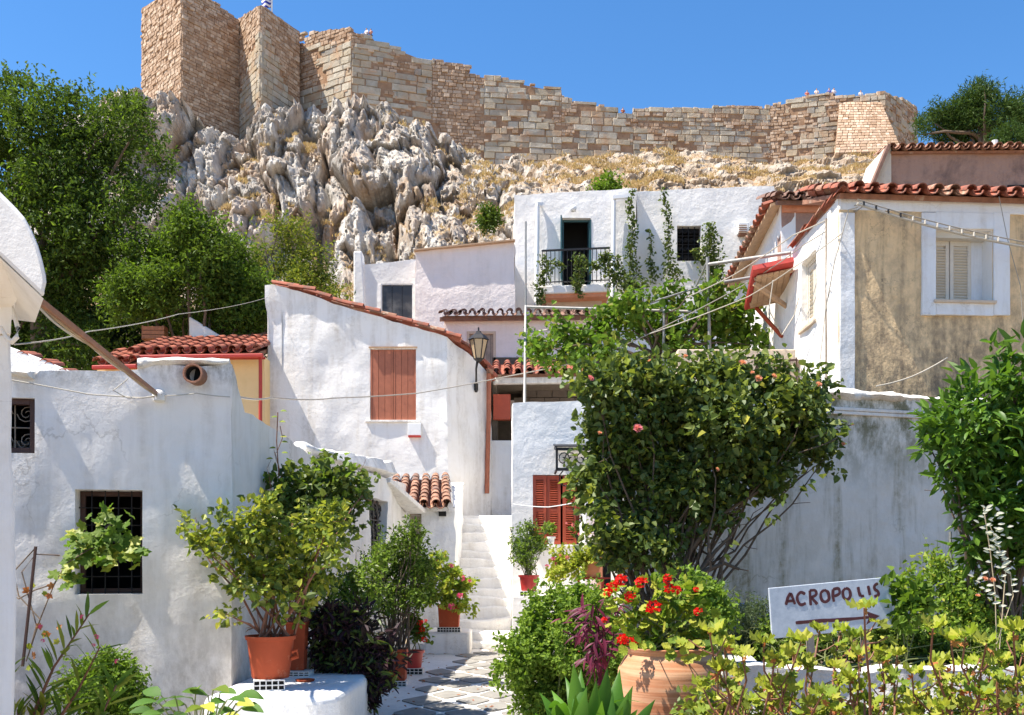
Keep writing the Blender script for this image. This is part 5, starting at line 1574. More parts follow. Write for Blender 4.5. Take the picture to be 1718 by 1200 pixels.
frame_box(W, 0, he0, T, M_cream, .07, .1, .05)
for k in range(2): louvre_leaf(W.frame(0, u0 + .08 + k * (u1 - u0 - .16) / 2, z0 + .08, .11), (u1 - u0 - .16) / 2 - .01, z1 - z0 - .16, T, M_cream, fr=.07, pitch=.07)
sill(W, 0, he0, T, M_beige, .05, .05, .06)
for px0, px1 in ((1385, 1406),):
    w2 = None
mb = MB(); a = W.frame(0, W.at(0, 1391), 3.5, -.03); mb.bx(0, .16, 0, .05, 0, 3.75); xform(mb, a); mb.build('pilaster', M_white, T, bevel=.01)
mb = MB(); a = W.frame(0, W.at(0, 1386.5), 3.5, -.02); mb.bx(0, .05, 0, .03, 0, 3.7); xform(mb, a); mb.build('cable_duct', M_wood, T)
tiled(T, Vector((ex - .02, 15.78, ztE + .0)), Vector((11.52, 16.27, ztE)), Vector((-.06, 3, .9)), 25, 5, .5, M_tile, slab=M_tile_old, r=.09, mats=[M_tile, M_tile, M_tile_old])
verge(T, [Vector((ex - .03, 18.7, ztE + .02)), Vector((ex - .03, 15.95, ztE + .02))], .45, .06, 1, M_tile, Vector((1, 0, 0)), .7, .0)

# ------------------------------------------------------------------ house F
T = Thing('white_house', (5.8, 22, 3), 'narrow cream sided house with old overhanging tile eave, behind the ochre panelled one', 'house')
fx = X(1310, 20.5)
Wf = Wall([(fx + .1, 24.6), (fx, 20.5), (fx, 20.5 + .001), (fx + .2, 24.6)], 0, .3)
W = Wall([(fx + .08, 24.8), (fx, 20.5)], 0, .3); W.settop([(0, Z(472, 24.3)), (W.cum[1], Z(338, 20.5))]); W.build('wall', M_white, T, step=.2, amp=.02, tamp=0, bevel=.02)
W = Wall([(fx + .003, 20.5), (X(1480, 20.5), 20.5)], 0, .3); W.settop([(0, Z(338, 20.5)), (W.cum[1], Z(338, 20.5))]); W.build('front_wall', M_brown, T, step=.2, amp=.02, tamp=0, bevel=.02)
mb = MB(); mb.bx(fx + .02, X(1480, 20.5), 20.44, 20.5, Z(357, 20.5), Z(343, 20.5)); mb.build('band', M_terra_pale, T)
tiled(T, P(1306, 336, 20.2), P(1420, 336, 20.2), Vector((0, 2.5, .7)), 6, 4, .5, M_tile_dark, slab=M_tile_dark, r=.095)
# eave along the left face
e0, e1 = Vector((fx - .22, 24.8, Z(472, 24.3) - .02)), Vector((fx - .25, 20.4, Z(340, 20.4)))
n_ = 17
for k in range(n_):
    p = e0.lerp(e1, (k + .5) / n_)
    for rw in range(3): put_tile(T, p + Vector((.36 * rw + .3, 0, .13 * rw + .1)), Vector((-1, 0, -.35)), Vector((0, -1, .3)), random.choice([M_tile, M_tile_old]), .1, .42)
mb = MB(); mb.prism([e0 + Vector((.02, 0, -.02)), e1 + Vector((.02, 0, -.02)), e1 + Vector((1.2, 0, .36)), e0 + Vector((1.2, 0, .36))], (0, 0, -.06)); mb.build('roof_deck', M_woodtan, T)
mb = MB(); mb.tube([P(1322, 470, 19.6), P(1322, 560, 19.6), P(1322, 700, 19.6)], .09, 10); mb.build('pier', M_beige, T, smooth=50)
mb = MB(); mb.bx(X(1326, 19.2), X(1345, 19.2), 19.2, 19.3, 3, Z(440, 19.2)); mb.build('back_panel', M_shutter_r, T)
# awning
T = Thing('board_awning', P(1290, 480, 18.9), 'small awning of tan boards with red sheet roof beside the ochre panelled house', 'awning')
A, B, C, D_ = P(1333, 441, 18.3), P(1268, 455, 18.4), P(1256, 520, 19.9), P(1322, 506, 19.8)
nn_ = (B - A).cross(D_ - A).normalized()
if nn_.z < 0: nn_ = -nn_
mb = MB(); mb.prism([A + nn_ * .03, B + nn_ * .03 + (B - A) * .06, C + nn_ * .03 + (C - D_) * .08 + (C - B) * .03, D_ + nn_ * .03], nn_ * .09); mb.build('red_sheet', M_redrust, T)
for k in range(6):
    u0, u1 = .08 + k * .15, .08 + (k + 1) * .15 - .012
    mb = MB(); q = [A.lerp(B, u0), A.lerp(B, u1), D_.lerp(C, u1), D_.lerp(C, u0)]
    q = [p + (A.lerp(B, .5) * 0 + (D_ - A) * (.12 if i_ < 2 else -.06)) for i_, p in enumerate(q)]
    mb.prism(q, nn_ * -.02); mb.build('board', M_woodtan, T)
mb = MB(); mb.beam(A.lerp(D_, .2), B.lerp(C, .2), .05, .05); mb.beam(A.lerp(D_, .85), B.lerp(C, .85), .05, .05)
mb.build('batten', M_woodtan, T)
mb = MB(); mb.beam(B.lerp(C, .25) - nn_ * .05, P(1335, 525, 19.2), .07, .07); mb.build('strut', M_woodtan, T)
mb = MB(); mb.beam(C.lerp(D_, .2), P(1312, 565, 19.3), .06, .06); mb.build('strut', M_terra, T)

# ------------------------------------------------------------------ G : brown building
T = Thing('brown_building', (X(1600, 34), 34, 8), 'low brown plaster building with weathered ridge tiles under the pine', 'building')
W = Wall([(X(1494, 34), 34), (X(2150, 34), 34), (X(2150, 34), 40), (X(1494, 34), 40)], 5, .4, True)
W.settop([(0, Z(254, 34)), (W.cum[4], Z(254, 34))]); W.build('wall', M_brown, T, step=.4, amp=.05, tamp=.05, bevel=.03)
tiled(T, P(1496, 253, 33.8), P(2150, 247, 33.8), Vector((0, 3, .5)), 40, 3, .6, M_tile_old, slab=M_tile_old, r=.13)
mb = MB(); mb.prism([P(1488, 243, 33.9), P(1496, 246, 33.9), P(1497, 400, 33.9), P(1440, 400, 33.9), P(1462, 320, 33.9)], (0, 2, 0)); mb.build('buttress', plaster('plaster_cream_rough', (.62, .55, .46), .9, .5, lump=1), T, bevel=.05)
mb = MB(); mb.beam(P(1490, 245, 33.8), P(1455, 330, 33.8), .3, .1); mb.build('wall_edge', M_tile_dark, T)
for px0, px1 in ((1520, 1580), (1692, 1720)):
    mb = MB(); mb.bx(X(px0, 33.9), X(px1, 33.9), 33.93, 33.99, Z(324, 33.9), Z(310, 33.9)); mb.build('low_window', M_dark, T)
mb = MB(); mb.tube([P(1669, 246, 34.4), P(1669, 236, 34.4)], .1, 8); mb.build('vent_pipe', M_whitepaint, T)

# beige parapet behind the rose
T = Thing('beige_wall', (X(1230, 18), 18.2, 0), 'low beige plaster terrace wall behind the rose bush with thin rail', 'wall')
mb = MB(); mb.bx(X(1137, 18.2), X(1335, 18.2), 18.2, 18.5, 0, Z(586, 18.2)); mb.build('wall', M_beige, T, bevel=.02)
mb = MB()
for y in (606, 622): mb.beam(P(1265, y, 18.1), P(1338, y - 2, 18.1), .03, .03)
for x in range(1270, 1338, 11): mb.beam(P(x, 600, 18.1), P(x, 660, 18.1), .02, .02)
mb.build('railing', M_brownframe, T)

# ------------------------------------------------------------------ blue garden wall and front parapet
T = Thing('garden_wall', (X(1400, 13.4), 13.4, 0), 'tall shaded bluish white garden wall with a stained crumbling coping', 'wall')
W = Wall([(X(1043, 12.6), 12.6), (11.6, 15.9)], 0, .35)
zt = 3.60
W.settop([(0, zt), (W.cum[1], zt)])
W.build('wall', M_blue, T, step=.15, amp=.02, tamp=0, bevel=.02)
d_, n_v = W.dirn(0); L = W.cum[1]
mb = MB(); mb.bx(0, L, -.06, .0, zt, zt + .045); mb.bx(0, L, -.045, .0, zt - .05, zt - .002); xform(mb, W.frame(0, 0, 0, 0)); mb.build('string_course', M_cap, T, bevel=.01)
W4 = Wall([tuple((W.q[0] - n_v * .03))[:2], tuple((W.q[1] - n_v * .03))[:2]], zt + .047, .4)
W4.settop([(0, zt + .2), (L, zt + .2)])
W4.build('parapet', M_blue, T, step=.15, amp=.02, tamp=.0, bevel=.01)
cp_ = [W.q[0].lerp(W.q[1], i / 25) + n_v * .15 + Vector((0, 0, zt + .22)) for i in range(26)]
crust('coping', cp_, .26, .075, M_cap, T, 11)

T = Thing('garden_parapet', (X(1450, 7.5), 7.5, 0), 'low rough plastered parapet in front of the sign, half hidden by geraniums', 'wall')
W = Wall([(X(1238, 7.3), 9.6), (X(1238, 7.3), 7.3), (X(2300, 7.5), 7.5)], 0, .32)
W.settop([(0, Z(1124, 7.3)), (1, 1300, 1120), (1, 1420, 1126), (1, 1560, 1122), (1, 1700, 1124), (W.cum[2], Z(1122, 7.5))])
W.build('wall', M_parapet, T, step=.07, amp=.045, tamp=.03, bevel=.03, nscale=3)
mb = MB(); mb.bx(X(1236, 7.3) + .3, 12, 7.6, 16, .3, .7); bedo = mb.build('garden_bed', M_soil, None); setprops(bedo, 'dark soil of the raised garden bed behind the parapet', None, None, 'structure')
mb = MB(); mb.bx(.35, 8, 8.5, 13, 0, .12); bedo = mb.build('garden_bed', M_soil, None); setprops(bedo, 'dark soil beside the lane under the bushes', None, None, 'structure')
mb = MB(); mb.bx(-7, -2.75, 3, 8.98, -.02, .12); bedo = mb.build('garden_bed', M_soil, None); setprops(bedo, 'dark soil below the weathered house wall', None, None, 'structure')

# bench
T = Thing('plaster_bench', (-1.9, 9, 0), 'thick rounded white plaster bench holding the large clay pots', 'bench')
o = [(AX + .004, 8.15), (AX + .3, 8.1), (X(566, 8.2) - .12, 8.12), (X(566, 8.2), 8.3), (X(566, 8.2) + .05, 9.4), (X(566, 8.2) - .02, 10.2), (AX + .004, 10.2)]
mb = MB(); mb.prism([Vector((x, y, .5)) for x, y in o], (0, 0, -.52)); ob = mb.build('bench_body', M_bench, T)
md = ob.modifiers.new('bevel', 'BEVEL'); md.width = .06; md.segments = 4
mb = MB(); mb.prism([(-2.74, 8.99, 0), (-3.6, 8.99, 0), (-3.6, 6.5, 0), (-1.9, 6.5, 0), (-1.5, 8.18, 0), (-2.48, 8.18, 0), (-2.48, 8.99, 0)], (0, 0, .1)); mb.build('low_kerb', M_white, T)
# ------------------------------------------------------------------ pots, jar, sign
def pot(name, c, r, h, mat, label, cat='flower pot', rim=.02, taper=.78, group=None, handles=False):
    T = Thing(name, c, label, cat, group); c = Vector(c)
    mb = MB()
    mb.lathe([(.001, 0), (r * taper, 0), (r * taper + .004, .01), (r * (taper + .12), h * .5), (r * .97, h - .035), (r * .97 + rim, h - .033), (r + rim, h), (r * .96, h), (r * .93, h - .05)], 28, c)
    mb.build('pot_body', mat, T, smooth=45)
    mb = MB(); mb.lathe([(.001, h - .03), (r * .95, h - .035)], 20, c); mb.build('soil', M_soil, T)
    if handles:
        mb = MB(); mb.tube([c + Vector((r * .95, -.03, h * .62)), c + Vector((r * 1.17, -.04, h * .66)), c + Vector((r * 1.17, -.04, h * .5)), c + Vector((r * .9, -.03, h * .45))], .018, 8); mb.build('handle', mat, T, smooth=60)
    return T
def square_pot(name, c, w, h, mat, label, group=None, w2=None, l=None):
    T = Thing(name, c, label, 'planter', group); c = Vector(c); w2 = w2 or w * .8
    l = l or w; l2 = l * w2 / w
    def ring(a, b, z): return [c + Vector((sx * a / 2, sy * b / 2, z)) for sx, sy in ((-1, -1), (1, -1), (1, 1), (-1, 1))]
    R = [ring(w2, l2, 0), ring(w * .97, l * .97, h - .03), ring(w * 1.05, l * 1.05, h - .03), ring(w * 1.05, l * 1.05, h), ring(w * .92, l * .92, h), ring(w * .9, l * .9, h - .05)]
    mb = MB(); V = [v for r in R for v in r]
    Fq = [(0, 3, 2, 1)] + [(k * 4 + a, k * 4 + (a + 1) % 4, k * 4 + 4 + (a + 1) % 4, k * 4 + 4 + a) for k in range(5) for a in range(4)] 
    mb.add(V, Fq); mb.build('planter_body', mat, T, bevel=.006)
    mb = MB(); mb.box(c + Vector((0, 0, h - .045)), (w * .91, l * .91, .01)); mb.build('soil', M_soil, T)
    return T
def brick_block(c, w, h, l, label, rz=0):
    T = Thing('white_brick', c, label, 'brick'); T.o.rotation_euler.z = rz
    mb = MB(); 
    # front with cells: build as grid frame
    nx, nz = max(2, int(w / .05)), 2; bw = .009
    for k in range(nx + 1):
        x = -w / 2 + (w - bw) * k / nx; mb.bx(x, x + bw, -l / 2, -l / 2 + .03, 0, h)
    for k in range(nz + 1):
        z = (h - bw) * k / nz
        for q in range(nx): x = -w / 2 + (w - bw) * q / nx; mb.bx(x + bw, x + (w - bw) / nx, -l / 2 + .001, -l / 2 + .03, z, z + bw)
    b = mb.build('cell_face', M_green_plastic, T.o, world=False)
    mb = MB(); mb.bx(-w / 2 + .001, w / 2 - .001, -l / 2 + .03, l / 2, .001, h - .001); mb.build('brick_body', M_green_plastic, T.o, world=False)
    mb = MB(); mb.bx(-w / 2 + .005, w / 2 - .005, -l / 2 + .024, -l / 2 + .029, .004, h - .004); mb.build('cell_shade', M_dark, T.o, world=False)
    return T

brick_block(P(457, 1163, 8.72) * 1 if False else Vector((X(455, 8.7), 8.62, .50)), .26, .09, .2, 'white perforated brick under the biggest orange pot on the bench', .25)
PB = Vector((X(453, 8.7), 8.72, .592))
pot('flower_pot', PB, .205, .36, M_terra, 'biggest round orange pot with a side handle, on the plaster bench', rim=.012, taper=.76, handles=True)
brick_block(Vector((X(502, 9.7), 9.65, .50)), .26, .05, .22, 'flat chipped white brick under the brick red pot behind the bench')
square_pot('planter', Vector((X(500, 9.75), 9.72, .552)), .19, .46, M_terra, 'tall narrow brick red planter standing behind the biggest orange pot', w2=.15)
T = Thing('saucer', (X(512, 9.2), 9.2, .5), 'small red clay saucer left on the bench top', 'saucer')
mb = MB(); mb.lathe([(.001, 0), (.075, 0), (.09, .018), (.08, .02), (.07, .008), (.001, .008)], 20, T.loc); mb.build('dish', M_terra, T, smooth=50)
# ribbed pale jar lying behind the bench
T = Thing('clay_jar', (X(552, 10.6), 10.7, .0), 'pale ribbed clay jar lying on its side behind the bench', 'jar')
n = NT('pale_ribbed_clay'); v = n.coord(); wv = n.n('ShaderNodeTexWave'); wv.bands_direction = 'Z'; wv.inputs['Scale'].default_value = 9; wv.inputs['Distortion'].default_value = 2; n.l(v, wv.inputs['Vector'])
M_ribs = n.done(n.mix(n.noise(v, 4, 6, .7), (.30, .24, .18), (.55, .46, .37)), .9, n.bump(wv.outputs['Fac'], .8, .02))
prof = [(.02, -.32), (.16, -.3), (.25, -.2), (.29, -.05), (.28, .1), (.22, .24), (.14, .3), (.12, .36), (.145, .38), (.11, .38), (.09, .3)]
prof2 = []
for i in range(len(prof) - 1):
    for k in range(4):
        t = k / 4; prof2.append((prof[i][0] * (1 - t) + prof[i + 1][0] * t + .005 * (k % 2), prof[i][1] * (1 - t) + prof[i + 1][1] * t))
M = Matrix.Rotation(math.radians(-70), 3, 'Y') @ Matrix.Rotation(.3, 3, 'X')
mb = MB(); mb.lathe(prof2, 30, Vector((X(545, 10.6), 10.7, .42)), 0, M); mb.build('jar_body', M_ribs, T, smooth=60)
mb = MB(); mb.box(Vector((X(545, 10.6), 10.8, .07)), (.5, .35, .14)); mb.build('stone_rest', M_cap, T, bevel=.03)
brick_block(Vector((X(662, 12.9), 12.95, 0)), .32, .07, .3, 'pale block under the square planter by the whitewashed band')
square_pot('planter', Vector((X(663, 12.9), 12.95, .072)), .30, .40, M_terra, 'square terracotta planter with worn white mark beside the lane', w2=.26)
brick_block(Vector((X(692, 14.2), 14.25, 0)), .30, .09, .25, 'chipped white block under the small red geranium pot')
pot('flower_pot', Vector((X(692, 14.2), 14.25, .092)), .15, .24, M_redpot, 'small red pot with scarlet geraniums behind the square planter')
T = Thing('plaster_plinth', (X(745, 17.2), 17.5, 0), 'low whitewashed plinth carrying the pink geranium planter', 'plinth')
mb = MB(); mb.bx(X(712, 17.2), X(788, 17.2), 17.2, 18.3, -.02, Z(1062, 17.2)); mb.build('plinth_body', M_tread, T, bevel=.04)
zP = Z(1062, 17.2)
brick_block(Vector((X(753, 17.3), 17.42, zP)), .40, .09, .25, 'perforated white brick under the pink geranium planter')
square_pot('planter', Vector((X(753, 17.3), 17.45, zP + .092)), .38, .38, M_terra, 'orange square planter of pink geraniums next to the steps', w2=.33)
zD = Z(1000, 17) 
brick_block(Vector((X(887, 16.9), 16.85, zD)), .3, .09, .22, 'perforated white brick under the round red pot by the steps')
pot('flower_pot', Vector((X(887, 16.9), 16.88, zD + .092)), .155, .26, M_redpot, 'round red pot with a feathery herb beside the whitewashed steps')
T = pot('flower_pot', Vector((X(925, 17.6), 17.66, Z(914, 17.66) + .0)), .06, .14, M_whitepaint, 'tiny white pot on the sill at the left of the red shutters')
T = pot('flower_pot', Vector((X(975, 17.6), 17.66, Z(914, 17.66))), .09, .17, M_dark, 'dark pot with pink flowers on the sill at the right of the red shutters')
T = Thing('plant_stand', (X(991, 14.4), 14.4, 0), 'rusty iron stand holding the terracotta trough near the house door', 'plant stand')
mb = MB(); zS = Z(969, 14.4)
for sx in (-.17, .17):
    for sy in (-.1, .1): mb.tube([Vector((X(991, 14.4) + sx, 14.4 + sy, 0)), Vector((X(991, 14.4) + sx, 14.4 + sy, zS))], .012, 6)
mb.box(Vector((X(991, 14.4), 14.4, zS - .012)), (.42, .26, .024)); mb.beam(Vector((X(991, 14.4), 14.3, zS - .01)), Vector((X(1048, 14.4), 14.4, zS - .01)), .02, .02); mb.build('frame', M_redrust, T)
square_pot('planter', Vector((X(991, 14.4), 14.4, zS + .001)), .27, .24, M_terra_pale, 'pale terracotta trough overflowing with yellow green geranium on the stand', w2=.2)

# big jar
JD = 6.0; jc = Vector((X(1122, JD), JD, .12))
T = Thing('clay_jar', jc, 'huge rounded terracotta jar planted with scarlet geraniums in the foreground', 'jar')
n = NT('big_jar_clay'); v = n.coord((1, 1, 1)); vz = n.coord((.6, .6, 16))
c = n.mix(n.mapr(n.noise(v, 2.2, 5, .6), .35, .65), (.33, .115, .045), (.46, .21, .10))
c = n.mix(n.mapr(n.noise(vz, 2.0, 5, .6), .45, .65, 0, .5), c, (.64, .42, .26))
c = n.mix(n.mapr(n.noise(n.coord((1, 1, .35)), 7, 6, .7), .66, .7, 0, .85), c, (.75, .7, .63))
M_jar = n.done(c, .75, n.bump(n.noise(vz, 3, 6, .6), .35, .01))
h = Z(1092, JD) - .12
prof = [(.001, 0), (.15, 0), (.17, .02), (.22, h * .2), (.275, h * .42), (.308, h * .65), (.31, h * .78), (.297, h * .89), (.265, h * .95), (.245, h * .985), (.255, h), (.262, h + .02), (.24, h + .024), (.22, h - .02)]
P2 = []
for i in range(len(prof) - 1):
    for k in range(3):
        t = k / 3; P2.append((prof[i][0] * (1 - t) + prof[i + 1][0] * t, prof[i][1] * (1 - t) + prof[i + 1][1] * t))
P2.append(prof[-1])
mb = MB(); mb.lathe(P2, 48, jc); mb.build('jar_body', M_jar, T, smooth=40)
mb = MB(); mb.lathe([(.001, h + .01), (.24, h + .01)], 24, jc); mb.build('soil', M_soil, T)
JT = jc + Vector((0, 0, h + .01))

# sign
T = Thing('wooden_sign', P(1392, 1020, 7.9), 'tilted white board hand painted with ACROPOLIS and an arrow pointing right', 'sign')
n = NT('sign_board_paint'); v = n.coord()
c = n.mix(n.mapr(n.noise(v, 9, 8, .75), .42, .66), (.46, .50, .55), (.34, .38, .44))
M_sign = n.done(n.mix(n.mapr(n.noise(v, 30, 6, .8), .62, .7, 0, .5), c, (.8, .8, .8)), .6, n.bump(n.noise(v, 25, 5, .6), .2, .004))
tl, tr, br, bl = (1290, 987), (1493, 968), (1497, 1052), (1296, 1072)
SD = 7.9
sx = (P(*tr, SD + .12) - P(*tl, SD)); sz = P(*bl, SD) - P(*tl, SD)
o = P(*tl, SD); ex_, ez_ = sx.normalized(), -sz.normalized(); ny = ex_.cross(ez_); ny = ny if ny.y > 0 else -ny
w_, h_ = sx.length, sz.length
o_ = o - ez_ * h_
MS = tmat(o_, ex_, ny, ez_)
mb = MB(); mb.bx(0, w_, 0, .025, 0, h_); xform(mb, MS); bd = mb.build('board', M_sign, T, bevel=.004)
mb = MB(); mb.bx(w_ * .3, w_ * .3 + .05, .027, .07, -.5, h_ * .8); mb.bx(w_ * .75, w_ * .75 + .05, .027, .07, -.5, h_ * .8); xform(mb, MS); mb.build('post', M_wood, T)
M_ink = simple('dark_red_paint', (0.07, 0.008, 0.012), 0.5, 0.1)
def brush(name, strokes, wid, closed=False):
    mb = MB()
    for st in strokes:
        pts = []
        # Catmull subdivision of the stroke
        q = [st[0]] + list(st) + [st[-1]]
        for i in range(1, len(q) - 2):
            for k in range(5):
                t = k / 5; p0, p1, p2, p3 = q[i - 1], q[i], q[i + 1], q[i + 2]
                pts.append(tuple(.5 * (2 * p1[a] + (p2[a] - p0[a]) * t + (2 * p0[a] - 5 * p1[a] + 4 * p2[a] - p3[a]) * t * t + (3 * p1[a] - p0[a] - 3 * p2[a] + p3[a]) * t ** 3) for a in (0, 1)))
        pts.append(st[-1]); n_ = len(pts); V = []
        for i, p in enumerate(pts):
            a, b = pts[max(0, i - 1)], pts[min(n_ - 1, i + 1)]
            dx, dz = b[0] - a[0], b[1] - a[1]; l = math.hypot(dx, dz) or 1
            ww = wid * (.85 + .2 * n1(i * .4, wid * 90, st[0][0] * 40)) * (.7 if i in (0, n_ - 1) else 1) / 2
            for s_ in (1, -1):
                for y in (-.003, -.0005): V.append((p[0] - dz / l * ww * s_, y, p[1] + dx / l * ww * s_))
        Fq = []
        for i in range(n_ - 1):
            a, b = i * 4, i * 4 + 4
            Fq += [(a, a + 2, b + 2, b), (a, b, b + 1, a + 1), (a + 2, a + 3, b + 3, b + 2)]
        Fq += [(0, 1, 3, 2), ((n_ - 1) * 4, (n_ - 1) * 4 + 2, (n_ - 1) * 4 + 3, (n_ - 1) * 4 + 1)]
        mb.add(V, Fq)
    xform(mb, MS); return mb.build(name, M_ink, bd)
def U(px, py): return ((px - 1290) / 203 * w_, h_ - (py - 987 + (px - 1290) * .094) / 85 * h_)
# letter outlines read off the board (photo pixels)
LET = [[[(1316, 1015), (1320, 1003), (1325, 995)], [(1325, 995), (1328, 1004), (1331, 1014)], [(1318, 1009), (1329, 1008)]],
       [[(1349, 997), (1342, 994), (1336, 1000), (1336, 1009), (1341, 1015), (1349, 1012)]],
       [[(1357, 991), (1357, 1003), (1357, 1016)], [(1357, 991), (1366, 991), (1367, 998), (1358, 1003)], [(1359, 1003), (1364, 1009), (1368, 1014)]],
       [[(1381, 990), (1375, 996), (1376, 1007), (1382, 1010), (1388, 1005), (1387, 994), (1381, 990)]],
       [[(1396, 989), (1395, 1000), (1396, 1010)], [(1396, 989), (1405, 988), (1406, 996), (1397, 1001)]],
       [[(1417, 987), (1412, 993), (1413, 1003), (1419, 1006), (1424, 1000), (1423, 990), (1417, 987)]],
       [[(1438, 985), (1439, 994), (1441, 1001)], [(1441, 1001), (1447, 1000)]],
       [[(1455, 983), (1456, 991), (1457, 999)]],
       [[(1472, 979), (1466, 983), (1466, 989), (1471, 993), (1471, 999), (1464, 1001)]]]
def U2(px, py):
    # map photo pixel to board coordinates
    a = (px - 1290) / 203.0; top = 987 - 19 * a; return (a * w_, h_ * (1 - (py - top) / 84.5))
for st in LET: brush('letter', [[U2(*p) for p in s_] for s_ in st], .027)
brush('arrow_shaft', [[U2(1330, 1045), U2(1370, 1042), U2(1410, 1040), U2(1455, 1036)]], .032)
mb = MB(); tri = [U2(1449, 1026), U2(1471, 1034), U2(1447, 1049), U2(1453, 1037)]
mb.prism([Vector((a, -.0035, b)) for a, b in tri], (0, .003, 0)); xform(mb, MS); mb.build('arrow_head', M_ink, bd)

# ------------------------------------------------------------------ wires, poles, pergola
def wire(label, pts, r, mat=None, name='cable', group=None, sag=.03, cat='cable'):
    pts = [Vector(p) for p in pts]; out = []
    for a, b in zip(pts[:-1], pts[1:]):
        for k in range(9):
            t = k / 9; out.append(a.lerp(b, t) - Vector((0, 0, sag * 4 * t * (1 - t) * (b - a).length)))
    out.append(pts[-1])
    mb = MB(); mb.tube(out, r, 5)
    o = mb.build(name, mat or M_cable, None, smooth=80); setprops(o, label, cat, group)
    return o
wire('long grey wire stretched from the near left corner to the big white house', [P(24, 578, 4.95), P(150, 556, 8.5), P(300, 527, 13), P(452, 498, 22.9)], .0045, M_cablepale, sag=.004)
wire('wire running across the orange brown shutters to the pergola mast', [P(388, 663, 9.02), P(455, 667, 14), P(560, 668, 19), P(700, 660, 20.5), P(850, 632, 21), P(1010, 598, 20)], .012, sag=.006)
wire('loose cable sagging along the top of the weathered white house', [P(14, 637, 8.5), P(60, 645, 8.55), P(150, 662, 8.66), P(240, 668, 8.78), P(272, 662, 8.8)], .006, M_cablepale, sag=.0)
wire('second loose cable looping beside the pole foot on the weathered house', [P(215, 635, 8.72), P(190, 655, 8.7), P(215, 668, 8.74), P(272, 664, 8.82), P(330, 660, 8.88), P(386, 666, 8.96)], .005, M_cablepale, sag=.02)
T = Thing('wooden_pole', P(165, 583, 6.9), 'reddish brown pole slanting from the near corner to the weathered house wall', 'pole')
mb = MB(); mb.beam(P(60, 500, 5.0), P(262, 660, 8.80), .026, .038); mb.build('pole', M_woodbrown, T, bevel=.006)
mb = MB(); mb.beam(P(57, 506, 5.02), P(262, 662, 8.78), .02, .02); mb.build('batten', M_stick, T)
mb = MB(); mb.lathe([(.001, -.06), (.05, -.05), (.06, 0), (.04, .04), (.001, .05)], 10, P(267, 663, 8.84)); mb.build('plaster_foot', M_cap, T, smooth=60)
wire('pale cable hanging under the slanting brown pole', [P(52, 500, 4.95), P(90, 540, 5.4), P(150, 578, 6.4), P(210, 625, 7.8), P(262, 664, 8.78)], .007, M_cablepale, sag=.01)
T = Thing('pergola', P(1000, 600, 20.5), 'rusty galvanised pipe frame carrying the grapevine between the houses', 'pergola')
def pipe(a, b, r=.03, nm='pipe'):
    mb = MB(); mb.tube([a, a.lerp(b, .5), b], r, 8); return mb.build(nm, M_galv, T, smooth=50)
pipe(P(882, 514, 21), P(880, 676, 19.0) + Vector((0, 0, -.05)), .03, 'post')
pipe(P(882, 372, 21), P(882, 516, 21), .022, 'mast')
pipe(P(881, 515, 21), P(1160, 523, 20), .03)
pipe(P(1187, 432, 20), P(1192, 640, 20), .035, 'post'); pipe(P(1114, 522, 20), P(1113, 620, 20), .03, 'post')
pipe(P(1188, 444, 20), P(1327, 424, 18.8), .035); pipe(P(1170, 481, 20.4), P(1266, 465, 20.2), .035); pipe(P(1050, 521, 20), P(1172, 482, 20.3), .02)
pipe(P(1188, 435, 20), P(1168, 480, 20.3), .02, 'brace'); pipe(P(882, 558, 21), P(940, 552, 20.5), .02); pipe(P(905, 530, 21), P(935, 548, 21), .015, 'brace')
pipe(P(972, 600, 20), P(975, 672, 19), .022, 'post')
wire('upper overhead wire from the pergola mast to the ochre house', [P(1150, 500, 20), P(1230, 462, 19.2), P(1330, 395, 17.5), P(1440, 342, 15.9)], .011, M_cablepale, sag=.01, group=None)
wire('middle overhead wire rising over the awning to the ochre house', [P(1010, 596, 20), P(1150, 530, 19.5), P(1262, 470, 19), P(1350, 410, 17.2), P(1450, 345, 15.8)], .009, sag=.01)
wire('lowest overhead wire passing in front of the boarded awning', [P(1090, 560, 19), P(1255, 498, 18.4), P(1330, 450, 17), P(1412, 392, 15.9)], .009, M_cablepale, sag=.01)
wire('thin white line hooked across the red brown shutters', [P(860, 846, 17.6), P(920, 851, 17.4), P(985, 838, 17.2)], .009, M_whitepaint, sag=.02)
wire('pale cord hanging in a loop beside the awning', [P(1297, 470, 18), P(1290, 520, 18), P(1312, 562, 18.1), P(1332, 530, 18.2), P(1340, 500, 18.2)], .010, M_cablepale, sag=.0)
wire('white cord rising across the lower ochre wall', [P(1470, 648, 15.5), P(1530, 632, 15.8), P(1590, 600, 16.0)], .011, M_cablepale, sag=.02)
wire('thin wire dangling down the right ochre panel', [P(1676, 330, 15.9), P(1690, 400, 16.0), P(1712, 480, 16.05), P(1716, 540, 16.05)], .006, sag=.0)
wire('pale cord dropping from the roof corner down the white pilaster', [P(1440, 348, 15.75), P(1424, 352, 15.8), P(1400, 440, 16), P(1385, 520, 16.6), P(1372, 640, 16.6)], .009, M_cablepale, sag=.0)
T = Thing('insulated_cable', P(1560, 372, 15.7), 'thick twisted cable with a row of small pale clips across the ochre wall', 'cable')
ca, cb = P(1438, 342, 15.7), P(1790, 425, 15.8)
mb = MB(); mb.tube([ca.lerp(cb, i / 16) - Vector((0, 0, .35 * (i / 16) * (1 - i / 16))) for i in range(17)], .022, 6); mb.build('cable', M_cablepale, T, smooth=70)
mb = MB(); mb.tube([ca.lerp(cb, i / 16) + Vector((0, -.02, .06 - .30 * (i / 16) * (1 - i / 16))) for i in range(17)], .010, 5); mb.build('wire', M_cable, T, smooth=70)
